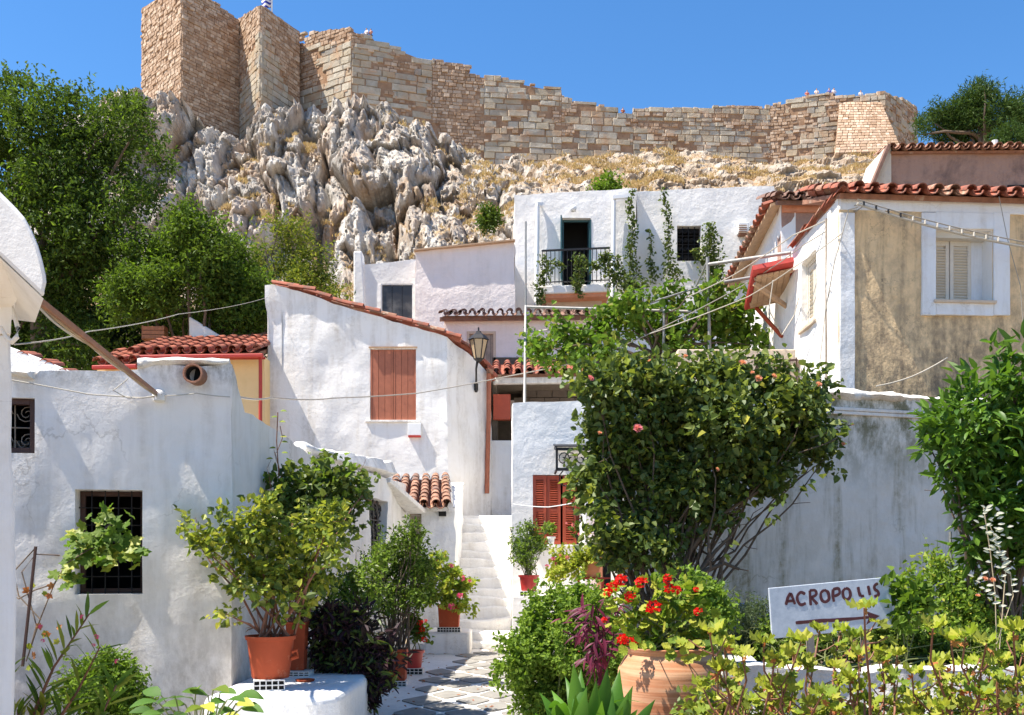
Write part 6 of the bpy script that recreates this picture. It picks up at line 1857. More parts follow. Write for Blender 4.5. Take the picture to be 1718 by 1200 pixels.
for k in range(12):
    t = .03 + k * .058; p = ca.lerp(cb, t) - Vector((0, 0, .35 * t * (1 - t))) + Vector((0, -.02, .03))
    mb = MB(); mb.box(p, (.024, .04, .065)); mb.build('clip', M_cream if k > 3 else M_iron, T, bevel=.006)

# ------------------------------------------------------------------ foliage helpers
def L3(lobes, d, jd=.3, ry=1.0):
    out = []
    for l in lobes:
        dd = (l[3] if len(l) > 3 else d) + RNG.uniform(-jd, jd); p = P(l[0], l[1], dd); r = l[2] * dd / F
        out.append((p.x, p.y, p.z, r, r * ry, r))
    return out
def plant(name, base, label, cat, lobes, mat, twigs, lpt, L, W, twig_r, bark=None, r0=.02, r1=.005, shell=.55, gap=0.25, gscale=1.2, fine=True, up=.5, group=None, stemsub=2, spread=.03, sag=.1, accent=None, droop=.18, rand=.9, hang=0., subL=.15, nm='foliage', stem_n=None):
    T = Thing(name, base, label, cat, group)
    c, pos, out = crown_pts(lobes, twigs, lpt, twig_r, shell, gap, gscale)
    leaves(nm, pos, out, L, W, mat, T, fine, up, rand, droop, hang=hang)
    if accent:
        m2, frac = accent; k = int(len(pos) * frac); ii = RNG.choice(len(pos), k, replace=False)
        leaves(nm, pos[ii] + RNG.normal(size=(k, 3)) * twig_r * .6, out[ii], L, W, m2, T, fine, up, rand, droop, hang=hang)
    if bark:
        tips = [Vector(l[:3]) + Vector(rdir(1)[0]) * l[3] * .3 for l in lobes]
        if stem_n: tips = [Vector(c[i]) for i in RNG.choice(len(c), min(stem_n, len(c)), replace=False)]
        stems('stems', base, tips, bark, T, r0, r1, sag, .05, spread, sub=stemsub, subL=subL)
    return T

LF_shade = leafmat('leaf_shade_dark', [(0.016, 0.032, 0.008), (0.026, 0.048, 0.01), (0.035, 0.06, 0.012)], .2)  # near-black greens: the tree shade is put into the leaf colour
# ------------------------------------------------------------------ trees
lob = [(20, 165, 42), (-50, 220, 80), (70, 215, 62), (130, 215, 55), (185, 218, 45), (232, 215, 30), (250, 285, 36), (190, 300, 60), (110, 300, 75), (20, 300, 85), (-60, 350, 80), (60, 390, 85), (150, 380, 70), (225, 350, 42), (20, 480, 80), (100, 470, 70), (170, 450, 55), (-60, 500, 80), (30, 560, 60), (110, 545, 50), (275, 305, 18), (90, 160, 20), (60, 620, 60), (150, 590, 50), (10, 620, 60)]
lobes = L3(lob, 27, 1.3)
T = plant('broadleaf_tree', P(70, 760, 27), 'tall dark green broadleaf tree filling the left side below the fortress', 'tree', lobes, LF_big, 4600, 15, .12, .06, .14, None, shell=.4, gap=.44, gscale=.9, fine=False, accent=(LF_light, .1))
mb = MB(); b0_ = P(60, 900, 27.5)
mb.tube([b0_, P(62, 760, 27.4), P(66, 600, 27.2), P(60, 470, 27)], [.34, .28, .22, .15], 10)
for l in lobes: 
    s_ = P(64, RNG.uniform(430, 600), 27.1); mb.tube(curve_pts(s_, l[:3], .12, 7, .06), [.09, .075, .06, .05, .04, .03, .015], 6)
mb.build('trunk', M_bark, T, smooth=60)
lob = [(262, 392, 34), (312, 384, 30), (352, 412, 32), (300, 430, 45), (240, 440, 40), (388, 445, 32), (345, 480, 40), (275, 490, 45), (400, 500, 38), (225, 500, 40), (440, 510, 30), (330, 530, 36), (400, 545, 28)]
lobes = L3(lob, 25.4, .8)
T = plant('broadleaf_tree', P(330, 760, 25.4), 'bright green bushy tree directly behind the apricot house', 'tree', lobes, LF_tree, 2300, 15, .10, .05, .14, M_bark, .09, .012, .5, .38, 1.0, False, stemsub=3, subL=.4, accent=(LF_light, .45))
lob = [(448, 402, 24), (492, 410, 26), (428, 432, 30), (522, 452, 28), (470, 452, 32), (545, 478, 18), (400, 462, 28), (502, 486, 26), (440, 500, 32), (562, 497, 10), (470, 385, 12)]
lobes = L3(lob, 27.6, .6)
plant('broadleaf_tree', P(470, 700, 27.6), 'yellowish green tree rising over the roof of the tall white house', 'tree', lobes, LF_yellow, 900, 14, .09, .04, .13, M_bark, .07, .01, .5, .42, 1.1, False, stemsub=3, subL=.4, accent=(LF_tree, .4))
lob = [(60, 560, 45), (110, 540, 45), (150, 560, 45), (215, 535, 45), (290, 550, 45), (180, 600, 40), (120, 600, 40), (370, 550, 40), (430, 560, 35), (40, 610, 45), (250, 590, 40), (330, 580, 40)]
lobes = L3(lob, 30, .8)
plant('shade_shrub', P(220, 720, 30), 'shrub with leaves darkened for the deep shade under the trees above the apricot roof', 'shrub', lobes, LF_shade, 1700, 14, .14, .07, .2, M_bark, .06, .01, .3, .0, 1.1, False)  # shrub added to darken the gap under the trees
lob = [(1640, 172, 24), (1652, 152, 14), (1600, 200, 22), (1568, 207, 20), (1546, 226, 16), (1618, 208, 30), (1680, 200, 26), (1703, 186, 18), (1660, 224, 32), (1590, 226, 26), (1720, 200, 20), (1740, 215, 30)]
lobes = L3(lob, 58, 1.2)
T = plant('pine_tree', P(1650, 330, 58), 'round headed green pine standing against the sky at the upper right', 'tree', lobes, LF_pine, 2300, 16, .26, .045, .24, None, shell=.5, gap=.4, gscale=.5, fine=False, up=.2, rand=1.1)
mb = MB(); mb.tube([P(1655, 420, 58), P(1650, 300, 58), P(1645, 220, 58)], [.35, .28, .15], 8)
for l in lobes: mb.tube(curve_pts(P(1650, RNG.uniform(210, 280), 58), l[:3], .1, 6, .06), [.13, .11, .09, .07, .05, .03], 6)
mb.build('trunk', M_bark, T, smooth=60)
plant('pine_tree', P(1715, 330, 50), 'lower pine bough mass at the right edge beneath the round headed pine', 'tree', L3([(1700, 235, 20), (1725, 240, 24), (1680, 243, 12), (1745, 250, 24)], 50, .5), LF_pine, 600, 15, .2, .04, .2, M_bark, .1, .02, .4, .2, .6, False)
for (px, py, d, r, m, lab) in ((820, 366, 84, 10, LF_tree, 'upright green shrub growing on the rocks left of the balcony house'), (1020, 318, 60, 14, LF_light, 'low green bush just above the balcony house roof'),
                               (215, 178, 101, 22, LF_tree, 'shrub clinging below the tall tower at the crest')):
    p = P(px, py, d)
    plant('shrub', p - Vector((0, 0, r * d / F)), lab, 'shrub', L3([(px, py, r), (px - r * .5, py + r * .4, r * .7), (px + r * .6, py + r * .5, r * .6)], d, .3), m, 110, 14, .3 * d / 84, .14 * d / 84, .3, M_bark, .05, .01, .4, .2, .5, False)

# ------------------------------------------------------------------ vines and creepers
lob = [(880, 572, 18), (905, 590, 18), (940, 548, 14), (960, 570, 18), (925, 608, 15), (1000, 560, 20), (1040, 538, 22), (1055, 510, 18), (1090, 545, 24), (1125, 512, 20), (1130, 560, 26), (1175, 545, 24), (1185, 510, 18), (1225, 530, 22), (1240, 565, 24), (1250, 510, 14), (1265, 580, 14), (1200, 585, 18), (1015, 600, 16), (1080, 590, 18), (1150, 600, 14), (1080, 492, 10), (1160, 490, 9), (1210, 490, 9), (866, 598, 9), (975, 600, 14)]
lobes = L3(lob, 20.2, .5)
T = plant('grapevine', P(1110, 1040, 20.2), 'sprawling sunlit grapevine over the pipe pergola between the houses', 'vine', lobes, LF_vine, 470, 11, .115, .10, .12, None, shell=.35, gap=.62, gscale=1.2, accent=(LF_yellow, .12))
mb = MB(); b_ = P(1110, 940, 20.3)
mb.tube([b_, P(1105, 760, 20.3), P(1110, 600, 20.3)], [.07, .06, .05], 7)
for l in lobes: mb.tube(curve_pts(P(1110 + RNG.uniform(-20, 20), 600, 20.3), l[:3], .05, 8, .08), [.03] * 4 + [.02, .015, .01, .006], 5)
mb.build('stems', M_bark, T, smooth=60)
def creeper(label, strands, d, mat, L=.09, dens=34, wob=.12, name='creeper', group=None):
    T = Thing(name, P(strands[0][-1][0], strands[0][-1][1], d), label, 'creeper', group)
    mb = MB(); pos = []
    for st in strands:
        pts = [P(x, y, d - .02 - .05 * random.random()) for x, y, r in st]
        mb.tube(pts, .008, 4, caps=False)
        for a, b in zip(st[:-1], st[1:]):
            ln = math.hypot(a[0] - b[0], a[1] - b[1]); k = int(dens * ln * (a[2] + b[2]) / 2 / 90) + 2
            t = RNG.random(k); r = a[2] + (b[2] - a[2]) * t
            x = a[0] + (b[0] - a[0]) * t + RNG.normal(size=k) * r * .55; y = a[1] + (b[1] - a[1]) * t + RNG.normal(size=k) * r * .4
            dd = d - .03 - RNG.random(k) * r * .012
            pos.append(np.stack([(x - CX) / F * dd, dd, EYE + (HY - y) / F * dd], 1))
    pos = np.concatenate(pos); out = np.tile(np.array([[0, -.8, -.25]]), (len(pos), 1))
    leaves('foliage', pos, out, L, L * .7, mat, T, True, .3, .9, .2)
    mb.build('stems', M_bark, T)
creeper('longest creeper strand hanging from the roof step of the balcony house', [[(1062, 318, 4), (1056, 345, 6), (1062, 380, 8), (1058, 420, 9), (1064, 460, 12), (1050, 490, 14)]], 31.2, LF_rose)
creeper('creeper column climbing from the vine to the roof left of the grilled window', [[(1113, 318, 4), (1118, 350, 7), (1122, 385, 6), (1120, 410, 7), (1122, 440, 12), (1130, 475, 18)]], 31.45, LF_rose)
creeper('short thin creeper between the two long strands', [[(1088, 385, 3), (1093, 410, 4), (1091, 440, 6), (1095, 475, 12)]], 31.45, LF_rose)
creeper('bushy creeper right of the grilled upper window', [[(1190, 378, 8), (1192, 400, 15), (1190, 430, 16), (1200, 455, 18), (1190, 480, 18)], [(1165, 420, 5), (1180, 440, 10)]], 31.4, LF_rose, dens=55)
creeper('small creeper tuft beside the vent box', [[(1258, 385, 5), (1262, 395, 7), (1256, 410, 5)]], 31.5, LF_rose)
creeper('dense creeper woven through the balcony railing', [[(912, 430, 8), (916, 455, 10), (905, 480, 10), (908, 510, 7)], [(930, 440, 7), (945, 450, 8)], [(968, 428, 7), (975, 450, 12), (968, 480, 8), (975, 500, 5)], [(985, 440, 10), (1000, 450, 8), (1018, 425, 9), (1022, 460, 12), (1030, 480, 12)], [(1035, 430, 4), (1040, 460, 10), (1050, 480, 16), (1080, 478, 14)]], 30.25, LF_rose, dens=42)

# window vine on house A
def leaf_parts(T, mesh, items, name='leaf'):
    for (p, ax, nr, s_) in items:
        ax = Vector(ax).normalized(); nr = Vector(nr); b = nr.cross(ax)
        if b.length < 1e-4: b = ax.orthogonal()
        b.normalize(); n_ = ax.cross(b)
        M = Matrix.Translation(-T.loc) @ tmat(Vector(p), ax * s_, b * s_, n_ * s_)
        link(name, mesh if not isinstance(mesh, list) else random.choice(mesh), T, M=M)
def lobed_leaf(mat, lobes_=5, depth=.35, ruffle=.08, cup=.15, name='leaf', per=4):
    me = bpy.data.meshes.new(name); vs = [(0.02, 0, 0)]; n_ = lobes_ * per
    for i in range(n_ + 1):
        a = math.radians(-155 + 310 * i / n_); r = .5 * (1 - depth * .5 + depth * .5 * math.cos(2 * math.pi * i / per + math.pi)) * (.8 + .35 * math.cos(a))
        r *= 1 + .05 * math.sin(i * 7.3)
        vs.append((.42 + r * math.cos(a) * 1.1 - .1, r * math.sin(a) * 1.2, cup * r * r * 2 + ruffle * math.sin(i * 2.1)))
    vs.append((.32, 0, 0))
    c = len(vs) - 1
    fs = [(c, i, i + 1) for i in range(1, n_ + 1)] + [(c, n_ + 1, 0), (c, 0, 1)]
    me.from_pydata(vs, [], fs); me.materials.append(mat); me.polygons.foreach_set('use_smooth', [True] * len(fs)); me.update()
    return me
VL = [lobed_leaf(LF_vine, 5, .45, .05), lobed_leaf(LF_rosepot, 5, .4, .06), lobed_leaf(LF_vine, 5, .4, .07)]
T = Thing('grapevine', P(45, 1112, 8.3), 'straggly vine spilling from the dark window of the weathered house', 'vine')
it = []
for (cx_, cy_, rx, ry, k) in ((150, 905, 22, 24, 26), (185, 880, 24, 20, 26), (212, 912, 24, 24, 26), (175, 930, 28, 16, 24), (120, 935, 16, 24, 24), (115, 965, 12, 12, 10), (185, 855, 10, 6, 6), (232, 925, 10, 12, 8)):
    for _ in range(k):
        p = P(cx_ + RNG.normal() * rx * .6, cy_ + RNG.normal() * ry * .6, 8.55 - RNG.random() * .25)
        it.append((p, (RNG.normal() * .7, -.4, -.6 + RNG.normal() * .4), (RNG.normal() * .5, -1, .9), RNG.uniform(.09, .13)))
leaf_parts(T, VL, it)
mb = MB()
for pts in ([(45, 1110), (65, 1040), (90, 980), (115, 940), (160, 900), (200, 870)], [(50, 1100), (60, 1050), (35, 960), (60, 930), (100, 932)], [(90, 980), (60, 990), (30, 1005), (20, 1000)], [(65, 1040), (30, 1000), (22, 960), (60, 920)], [(110, 945), (150, 920), (220, 910)]):
    mb.tube([P(x + RNG.normal() * 2, y, 8.3 + .1 * i) for i, (x, y) in enumerate(pts)], .006, 5)
mb.build('stems', M_bark, T, smooth=60)
it = []
for (x, y) in ((60, 985), (75, 990), (92, 985), (50, 995), (85, 995), (70, 1060), (78, 1070), (100, 1080), (62, 1120), (110, 1090), (48, 1115), (55, 1105), (72, 1048), (96, 1050), (45, 1090)):
    it.append((P(x, y, 8.2), (RNG.normal(), -.3, RNG.normal()), (RNG.normal(), -1, .3), RNG.uniform(.05, .08)))
leaf_parts(T, [lobed_leaf(LF_dry, 5, .4, .12), lobed_leaf(LF_rosepot, 5, .4, .1)], it)
T = Thing('stake', P(40, 1112, 8.1), 'rusty dark stake leaning in the left bed beneath the vine', 'stake')
mb = MB(); mb.tube([P(38, 1118, 8.1), P(60, 917, 8.1)], .014, 6); mb.build('rod', M_brownframe, T)
# ------------------------------------------------------------------ blooms
def bloom_mesh(mat, n_=34, kind='cluster'):
    pos = rdir(n_); pos[:, 2] = np.abs(pos[:, 2]) * .8 - .15
    if kind == 'rose':
        k = np.arange(n_); a = k * 2.4; r = np.sqrt(k / n_) * .8
        pos = np.stack([r * np.cos(a), r * np.sin(a), .5 - r * .5], 1); ax = np.stack([np.cos(a) * r, np.sin(a) * r, 1.1 - r], 1)
        V, Fc = leaf_arrays(pos * .55, ax, np.stack([-np.cos(a), -np.sin(a), r * .6], 1), .5, .55, True, -.1, .25)
    else: V, Fc = leaf_arrays(pos * .62, pos * .6 + rdir(n_) * .7, pos + rdir(n_) * .3, .5, .5, True, .1, .12)
    return arr_mesh('bloom', V, Fc, mat, smooth=True)
BL_red = [bloom_mesh(PT_red), bloom_mesh(PT_red)]; BL_pink = bloom_mesh(PT_pink, 30, 'rose'); BL_salm = bloom_mesh(PT_salmon, 24, 'rose'); BL_mag = bloom_mesh(PT_magenta); BL_pk = bloom_mesh(PT_pink)
def blooms(T, me, pts, s_, name='bloom', face=(0, -.75, .5)):
    for p in pts:
        k = (p[3] if len(p) > 3 else 1); f = Vector(face) + Vector(RNG.normal(size=3)) * .25; f.normalize()
        a = f.orthogonal().normalized(); b = f.cross(a)
        link(name, random.choice(me) if isinstance(me, list) else me, T, M=Matrix.Translation(-T.loc) @ tmat(P(*p[:3]), a * s_ * k, b * s_ * k, f * s_ * k))

# ------------------------------------------------------------------ the great rose bush
RD = 11.0
lob = [(1010, 660, 38), (1075, 655, 44), (1150, 662, 48), (1225, 652, 42), (1290, 645, 32), (1345, 675, 38), (1010, 735, 32), (1050, 735, 62), (1130, 735, 70), (1215, 725, 68), (1300, 735, 58), (1362, 735, 34), (1000, 815, 38), (1060, 825, 52), (1150, 815, 55), (1230, 800, 45), (1290, 795, 34), (1015, 890, 30), (1055, 905, 26), (1000, 795, 14), (1385, 775, 16), (1040, 608, 14), (1275, 606, 12), (1195, 606, 14), (1040, 925, 24), (1090, 895, 34), (1150, 875, 36), (1205, 855, 32), (1012, 930, 14), (1120, 930, 24)]
lobes = L3(lob, RD, .45)
rb = Vector((X(1118, RD), RD + .1, .7))
T = plant('rose_bush', rb, 'huge fan shaped rose bush with pink roses in front of the shaded garden wall', 'shrub', lobes, LF_rose, 1550, 13, .075, .058, .07, None, shell=.42, gap=.2, gscale=2.2, accent=(LF_rosepot, .12))
tips = [Vector(l[:3]) + Vector((RNG.normal() * .3, .15, RNG.normal() * .3)) * l[3] for l in lobes for _ in range(2)]
stems('stems', rb, tips, M_bark, T, .020, .005, .02, .06, .16, n=7, sub=3, subL=.2)
mb = MB()
for pts in ([(1140, 985), (1170, 965), (1200, 925), (1225, 900), (1245, 870)], [(1150, 975), (1190, 955), (1215, 945), (1240, 955)], [(1130, 975), (1160, 920), (1200, 870), (1280, 820)], [(1120, 980), (1100, 920), (1080, 850)], [(1125, 980), (1150, 900), (1180, 840)], [(1100, 990), (1060, 930), (1030, 900)], [(1118, 985), (1118, 920), (1130, 850)]):
    mb = MB(); mb.tube([P(x, y, RD - .1 + .03 * i) for i, (x, y) in enumerate(pts)], [.035, .03, .022, .016, .010][:len(pts)], 7); mb.build('branch', M_bark, T, smooth=60)
for pts in ([(1360, 735), (1400, 722), (1432, 712)], [(1340, 760), (1385, 745), (1405, 735)], [(1240, 955), (1256, 958)]):
    mb = MB(); mb.tube([P(x, y, RD - 0.30) for x, y in pts], .007, 5); mb.build('twig', M_bark, T, smooth=60)
pos = []
for (x, y) in ((1385, 728), (1395, 720), (1410, 722), (1418, 730), (1400, 735), (1375, 742), (1425, 722), (1300, 850), (1290, 865), (1298, 872), (1285, 880), (1312, 830), (1215, 930), (1225, 920), (965, 745), (960, 760), (970, 705), (962, 700), (1350, 820), (1362, 812), (1380, 800)):
    for k in range(2): pos.append(P(x + RNG.normal() * 4, y + RNG.normal() * 4, RD - 0.90))
pos = np.array(pos); leaves('foliage', pos, np.tile([[0, -.3, -.5]], (len(pos), 1)), .085, .066, LF_rose, T)
blooms(T, BL_pink, [(1070, 720, RD - 1.06), (990, 636, RD - 1.00, .8)], .062, 'rose')
blooms(T, BL_salm, [(1272, 636, RD - 1.00), (1245, 610, RD - 1.00), (1298, 632, RD - 1.00, .8), (1373, 646, RD - 0.90, .9), (1203, 788, RD - 1.00, .6), (1150, 598, RD - 0.95, .6), (1006, 727, RD - 0.95, .6), (1415, 745, RD - 0.85, .5), (1430, 712, RD - 0.85, .4), (1262, 626, RD - 1.00, .6), (1090, 606, RD - 0.95, .5)], .05, 'rose')

# glossy shrub at right
GD = 8.7
lob = [(1640, 700, 50), (1600, 745, 38), (1690, 650, 48), (1725, 720, 70), (1640, 790, 52), (1705, 810, 60), (1660, 870, 46), (1725, 900, 55), (1588, 690, 20), (1600, 810, 26), (1665, 930, 32), (1720, 610, 20), (1625, 850, 28), (1790, 760, 90), (1780, 900, 70), (1580, 745, 14)]
lobes = L3(lob, GD, .3)
base = Vector((X(1700, GD), GD, .7))
T = Thing('glossy_shrub', base, 'bright green shrub with long glossy leaves at the right edge', 'shrub')
c, pos, out = crown_pts(lobes, 620, 9, .06, .45, .1, 2)
front = np.argsort(pos[:, 1]); pos = pos[front]; out = out[front]
inview = (pos[:, 0] / pos[:, 1] * F + CX < 1722)
fi = np.where(inview)[0][:300]; rest = np.setdiff1d(np.arange(len(pos)), fi)
leaves('foliage', pos[rest], out[rest], .125, .045, LF_glossy, T, True, .6, .6)
def lance(mat, w=.34, droop=.2, fold=.16, name='leaf'):
    V = []; st = [(0, .06), (.2, .7), (.45, 1), (.72, .72), (.92, .25)]
    for (x, q) in st: V += [(x, -w / 2 * q, fold * w * q - droop * x * x), (x, 0, -droop * x * x), (x, w / 2 * q, fold * w * q - droop * x * x)]
    V.append((1, 0, -droop)); f = []
    for i in range(4):
        a, b = i * 3, i * 3 + 3; f += [(a, b, b + 1, a + 1), (a + 1, b + 1, b + 2, a + 2)]
    f += [(12, 15, 13), (13, 15, 14)]
    me = bpy.data.meshes.new(name); me.from_pydata(V, [], f); me.materials.append(mat); me.polygons.foreach_set('use_smooth', [True] * len(f)); me.update(); return me
GL = [lance(LF_glossy, .36, .2), lance(LF_glossy, .32, .3)]
leaf_parts(T, GL, [(pos[i], out[i] * .5 + rdir(1)[0] * .6 + np.array([0, -.15, 0]), rdir(1)[0] * .5 + np.array([0, -.3, .9]), RNG.uniform(.1, .14)) for i in fi])
stems('stems', base, [Vector(l[:3]) + Vector((0, .25, 0)) for l in lobes], M_bark, T, .02, .006, .03, .05, .1, sub=2)
# pale seed pods
T = Thing('honesty_stalk', Vector((X(1672, 7.9), 7.9, .7)), 'stalk of pale papery seed pods in front of the glossy shrub', 'plant')
it = []
for (x0, y0, x1, y1, k) in ((1650, 850, 1668, 930, 16), (1660, 880, 1690, 960, 18), (1668, 920, 1700, 1000, 16), (1640, 960, 1672, 1020, 12), (1655, 850, 1690, 905, 12)):
    for q in range(k):
        t = (q + .5) / k; it.append((P(x0 + (x1 - x0) * t + RNG.normal() * 7, y0 + (y1 - y0) * t, 7.85), (RNG.choice([-1, 1]) * 1.0, -.3, RNG.uniform(.0, .7)), (0, -1, .6), RNG.uniform(.045, .065)))
leaf_parts(T, lance(LF_seed, .42, .1), it, 'seed_pod')
mb = MB()
for pts in ([(1672, 1100), (1670, 1000), (1662, 930), (1650, 850)], [(1676, 1100), (1684, 1000), (1688, 950), (1660, 880)], [(1672, 1080), (1700, 1000), (1695, 960)]): mb.tube([P(x, y, 7.9) for x, y in pts], .004, 4)
mb.build('stems', M_stempale, T)
blooms(T, BL_salm, [(1652, 972, 7.8), (1665, 974, 7.8), (1640, 1000, 7.8, .8)], .03)

# garden bed shrubs behind the parapet
plant('shrub', Vector((X(1570, 9), 9, .7)), 'loose light green rose shrub right of the sign', 'shrub', L3([(1540, 1010, 26), (1575, 960, 20), (1600, 990, 34), (1560, 1040, 34), (1640, 1000, 30), (1620, 1040, 34), (1670, 1040, 36), (1700, 1000, 26), (1530, 985, 14), (1715, 1050, 34), (1560, 940, 10)], 9.0, .3), LF_herb, 420, 12, .045, .03, .06, M_stemgreen, .01, .003, .3, .4, 2.4, True, spread=.3, subL=.2, stem_n=50, accent=(LF_rosepot, .2))
plant('shrub', Vector((X(1420, 8.3), 8.3, .7)), 'low dense dark green plants under the sign', 'shrub', L3([(1330, 1085, 22), (1380, 1085, 26), (1440, 1080, 24), (1490, 1075, 28), (1530, 1085, 30), (1580, 1095, 28), (1630, 1095, 30), (1690, 1095, 34), (1470, 1060, 16), (1290, 1080, 26)], 8.35, .2), LF_tree, 520, 12, .042, .022, .045, M_stemgreen, .008, .003, .3, .1, 2.4, True, spread=.4, stem_n=30, accent=(LF_herb, .4))
plant('shrub', Vector((X(1250, 8.6), 8.6, .7)), 'grey green rosemary like bush left of the sign', 'shrub', L3([(1200, 1045, 30), (1235, 1030, 26), (1262, 1050, 30), (1225, 1080, 34), (1272, 1025, 16), (1190, 1080, 26), (1265, 1090, 26), (1210, 1000, 14)], 8.7, .2), LF_grey, 620, 13, .035, .009, .04, M_stemgreen, .008, .003, .3, .15, 2.4, False, spread=.3, stem_n=40)
plant('shrub', Vector((X(1180, 7.6), 7.6, .7)), 'soft light green scented leaf plant behind the big jar', 'shrub', L3([(1190, 1010, 22), (1165, 985, 18), (1210, 1040, 22), (1150, 1000, 18), (1185, 1050, 22)], 7.5, .2), LF_herb, 260, 12, .035, .026, .035, M_stemgreen, .008, .003, .3, .2, 2.4, True, spread=.15, stem_n=25)
plant('flowering_plant', Vector((X(1510, 8.0), 8.1, .7)), 'large leaved hydrangea like plant at the right edge of the sign', 'plant', L3([(1515, 1000, 18), (1500, 985, 10), (1525, 1030, 18), (1545, 1015, 12)], 8.0, .1), LF_light, 50, 6, .075, .055, .04, M_stemgreen, .008, .003, .3, .1, 2.4, True, spread=.05)
T = Thing('garden_stake', Vector((X(1601, 9), 9, .7)), 'thin mottled stake standing in the shrubs before the garden wall', 'stake')
mb = MB(); mb.tube([Vector((X(1601, 9), 9, .7)), P(1594, 892, 9)], .012, 6); mb.build('rod', M_galv, T)
T = pot('flower_pot', Vector((X(1236, 9.3), 9.3, .7)), .09, .5, simple('blue_plastic', (.01, .04, .35), .4, .1), 'deep blue container half hidden behind the grey green bush')

# green pelargonium bush by the lane
BD = 9.4
lob = [(880, 1095, 42), (925, 1035, 42), (975, 1015, 36), (900, 1145, 42), (960, 1090, 55), (945, 1165, 45), (1005, 1050, 40), (868, 1125, 30), (1010, 1130, 50), (1000, 1190, 50), (900, 1060, 30), (1040, 1100, 40), (940, 1210, 40), (905, 1190, 26)]
plant('green_bush', Vector((X(950, BD), BD, .1)), 'rounded mass of fresh green scented leaves beside the lane', 'bush', L3(lob, BD, .25), LF_herb, 1500, 14, .038, .03, .035, M_stemgreen, .012, .003, .6, .05, 3, True, spread=.2, accent=(LF_light, .25))

# jar plants
T = Thing('red_geranium', JT, 'scarlet flowering geranium overflowing the huge jar', 'flower')
GLf = [lobed_leaf(LF_ger, 7, .14, .05, .3), lobed_leaf(LF_ger, 7, .16, .07, .2), lobed_leaf(LF_light, 7, .12, .05, .35)]
it = []; lob = [(1045, 1030, 26), (1090, 1005, 30), (1130, 1000, 30), (1160, 1010, 26), (1060, 1060, 22), (1110, 1045, 36), (1150, 1048, 32), (1180, 1030, 18), (1040, 1000, 16), (1080, 1050, 24), (1185, 1065, 20), (1130, 1070, 24), (1090, 1068, 20), (1160, 1078, 20), (1195, 1080, 18), (1115, 1088, 14)]
for (x, y, r) in lob:
    for _ in range(int(r * 1.1)):
        dv = rdir(1)[0]; dv[1] = -abs(dv[1]); dd = JD + dv[1] * r / 283 * 1.0
        it.append((P(x + dv[0] * r, y - dv[2] * r, dd), dv * .6 + rdir(1)[0] * .5, dv * .7 + np.array([0, -.2, .8]), RNG.uniform(.045, .07)))
for (x, y) in ((1110, 1086), (1128, 1094), (1145, 1088), (1162, 1098), (1178, 1090), (1080, 1080), (1095, 1090), (1192, 1100), (1150, 1104), (1135, 1078), (1170, 1076), (1065, 1082), (1118, 1100), (1185, 1078)):
    for _ in range(2): it.append((P(x + RNG.normal() * 5, y + RNG.normal() * 5 - 6, JD - .34), (RNG.normal() * .5, -.5, -.5 + RNG.normal() * .3), (RNG.normal() * .3, -1, .7), RNG.uniform(.05, .075)))
leaf_parts(T, GLf, it)
stems('stems', JT, [Vector(i_[0]) for i_ in it[::7]], M_stemgreen, T, .007, .003, .12, .05, .08)
blooms(T, BL_red, [(x, y, JD - .27, k) for x, y, k in ((1043, 973, 1), (1027, 985, .9), (1076, 977, 1), (1020, 994, .8), (1057, 1001, .9), (1097, 1019, 1.25), (1120, 971, .8), (1124, 988, .9), (1135, 990, .8), (1171, 1026, .7), (1044, 1073, .9), (1066, 1075, .8), (1014, 1040, .5), (1168, 989, .5), (1036, 979, .7), (1054, 1076, .8))], .040)
T = Thing('purple_plant', P(1000, 1090, 6.3) - Vector((0, 0, .35)), 'dark purple strap leaved plant spilling left of the huge jar', 'plant')
it = []
for _ in range(110):
    a = RNG.random(); y = 1010 + 105 * a; w = 38 * math.sin(math.pi * min(1, .25 + a * .75)) + 6
    x = 1000 + RNG.normal() * w * .55
    it.append((P(x, y, 6.2 + RNG.normal() * .08), (np.sign(x - 1000) * .6 + RNG.normal() * .5, -.3, -.1 + RNG.normal() * .5), (RNG.normal() * .3, -.5, 1), RNG.uniform(.07, .12)))
leaf_parts(T, [lance(LF_purple, .22, .25), lance(LF_purple, .2, .4)], it)
mb = MB()
for k in range(12): mb.tube([P(1005 + RNG.normal() * 8, 1150, 6.3), P(1000 + RNG.normal() * 14, 1090, 6.25), P(1000 + RNG.normal() * 25, 1010 + RNG.random() * 50, 6.2)], .005, 4)
mb.build('stems', LF_purple, T)

# agapanthus leaves
T = Thing('strap_leaf_plant', P(1000, 1330, 4.9), 'clump of broad upright pale green strap leaves in front of the jar', 'plant')
def strap(T, b, tip, w, mat, bend, name='leaf'):
    b, tip = Vector(b), Vector(tip); mb = MB(); n_ = 9; side = Vector((1, .25 * RNG.normal(), 0)); t0 = (tip - b).normalized()
    side = (side - t0 * side.dot(t0)).normalized(); up = t0.cross(side)
    V = []
    for i in range(n_ + 1):
        t = i / n_; c = b.lerp(tip, t) + up * bend * math.sin(math.pi * t) * .3 + Vector((0, 0, .06 * math.sin(math.pi * t)))
        q = w * (1 - t ** 3.2) * (.75 + .5 * math.sin(math.pi * min(1, t * 1.1)))/1.1
        V += [c - side * q / 2 + up * q * .16, c, c + side * q / 2 + up * q * .16]
    Fq = []
    for i in range(n_): a, d = i * 3, i * 3 + 3; Fq += [(a, a + 1, d + 1, d), (a + 1, a + 2, d + 2, d + 1)]
    mb.add(V, Fq); return mb.build(name, mat, T, smooth=80)
M_strap = leafmat('strap_leaf', [(.035, .10, .012), (.065, .17, .018), (.13, .26, .03)], .3, .35)
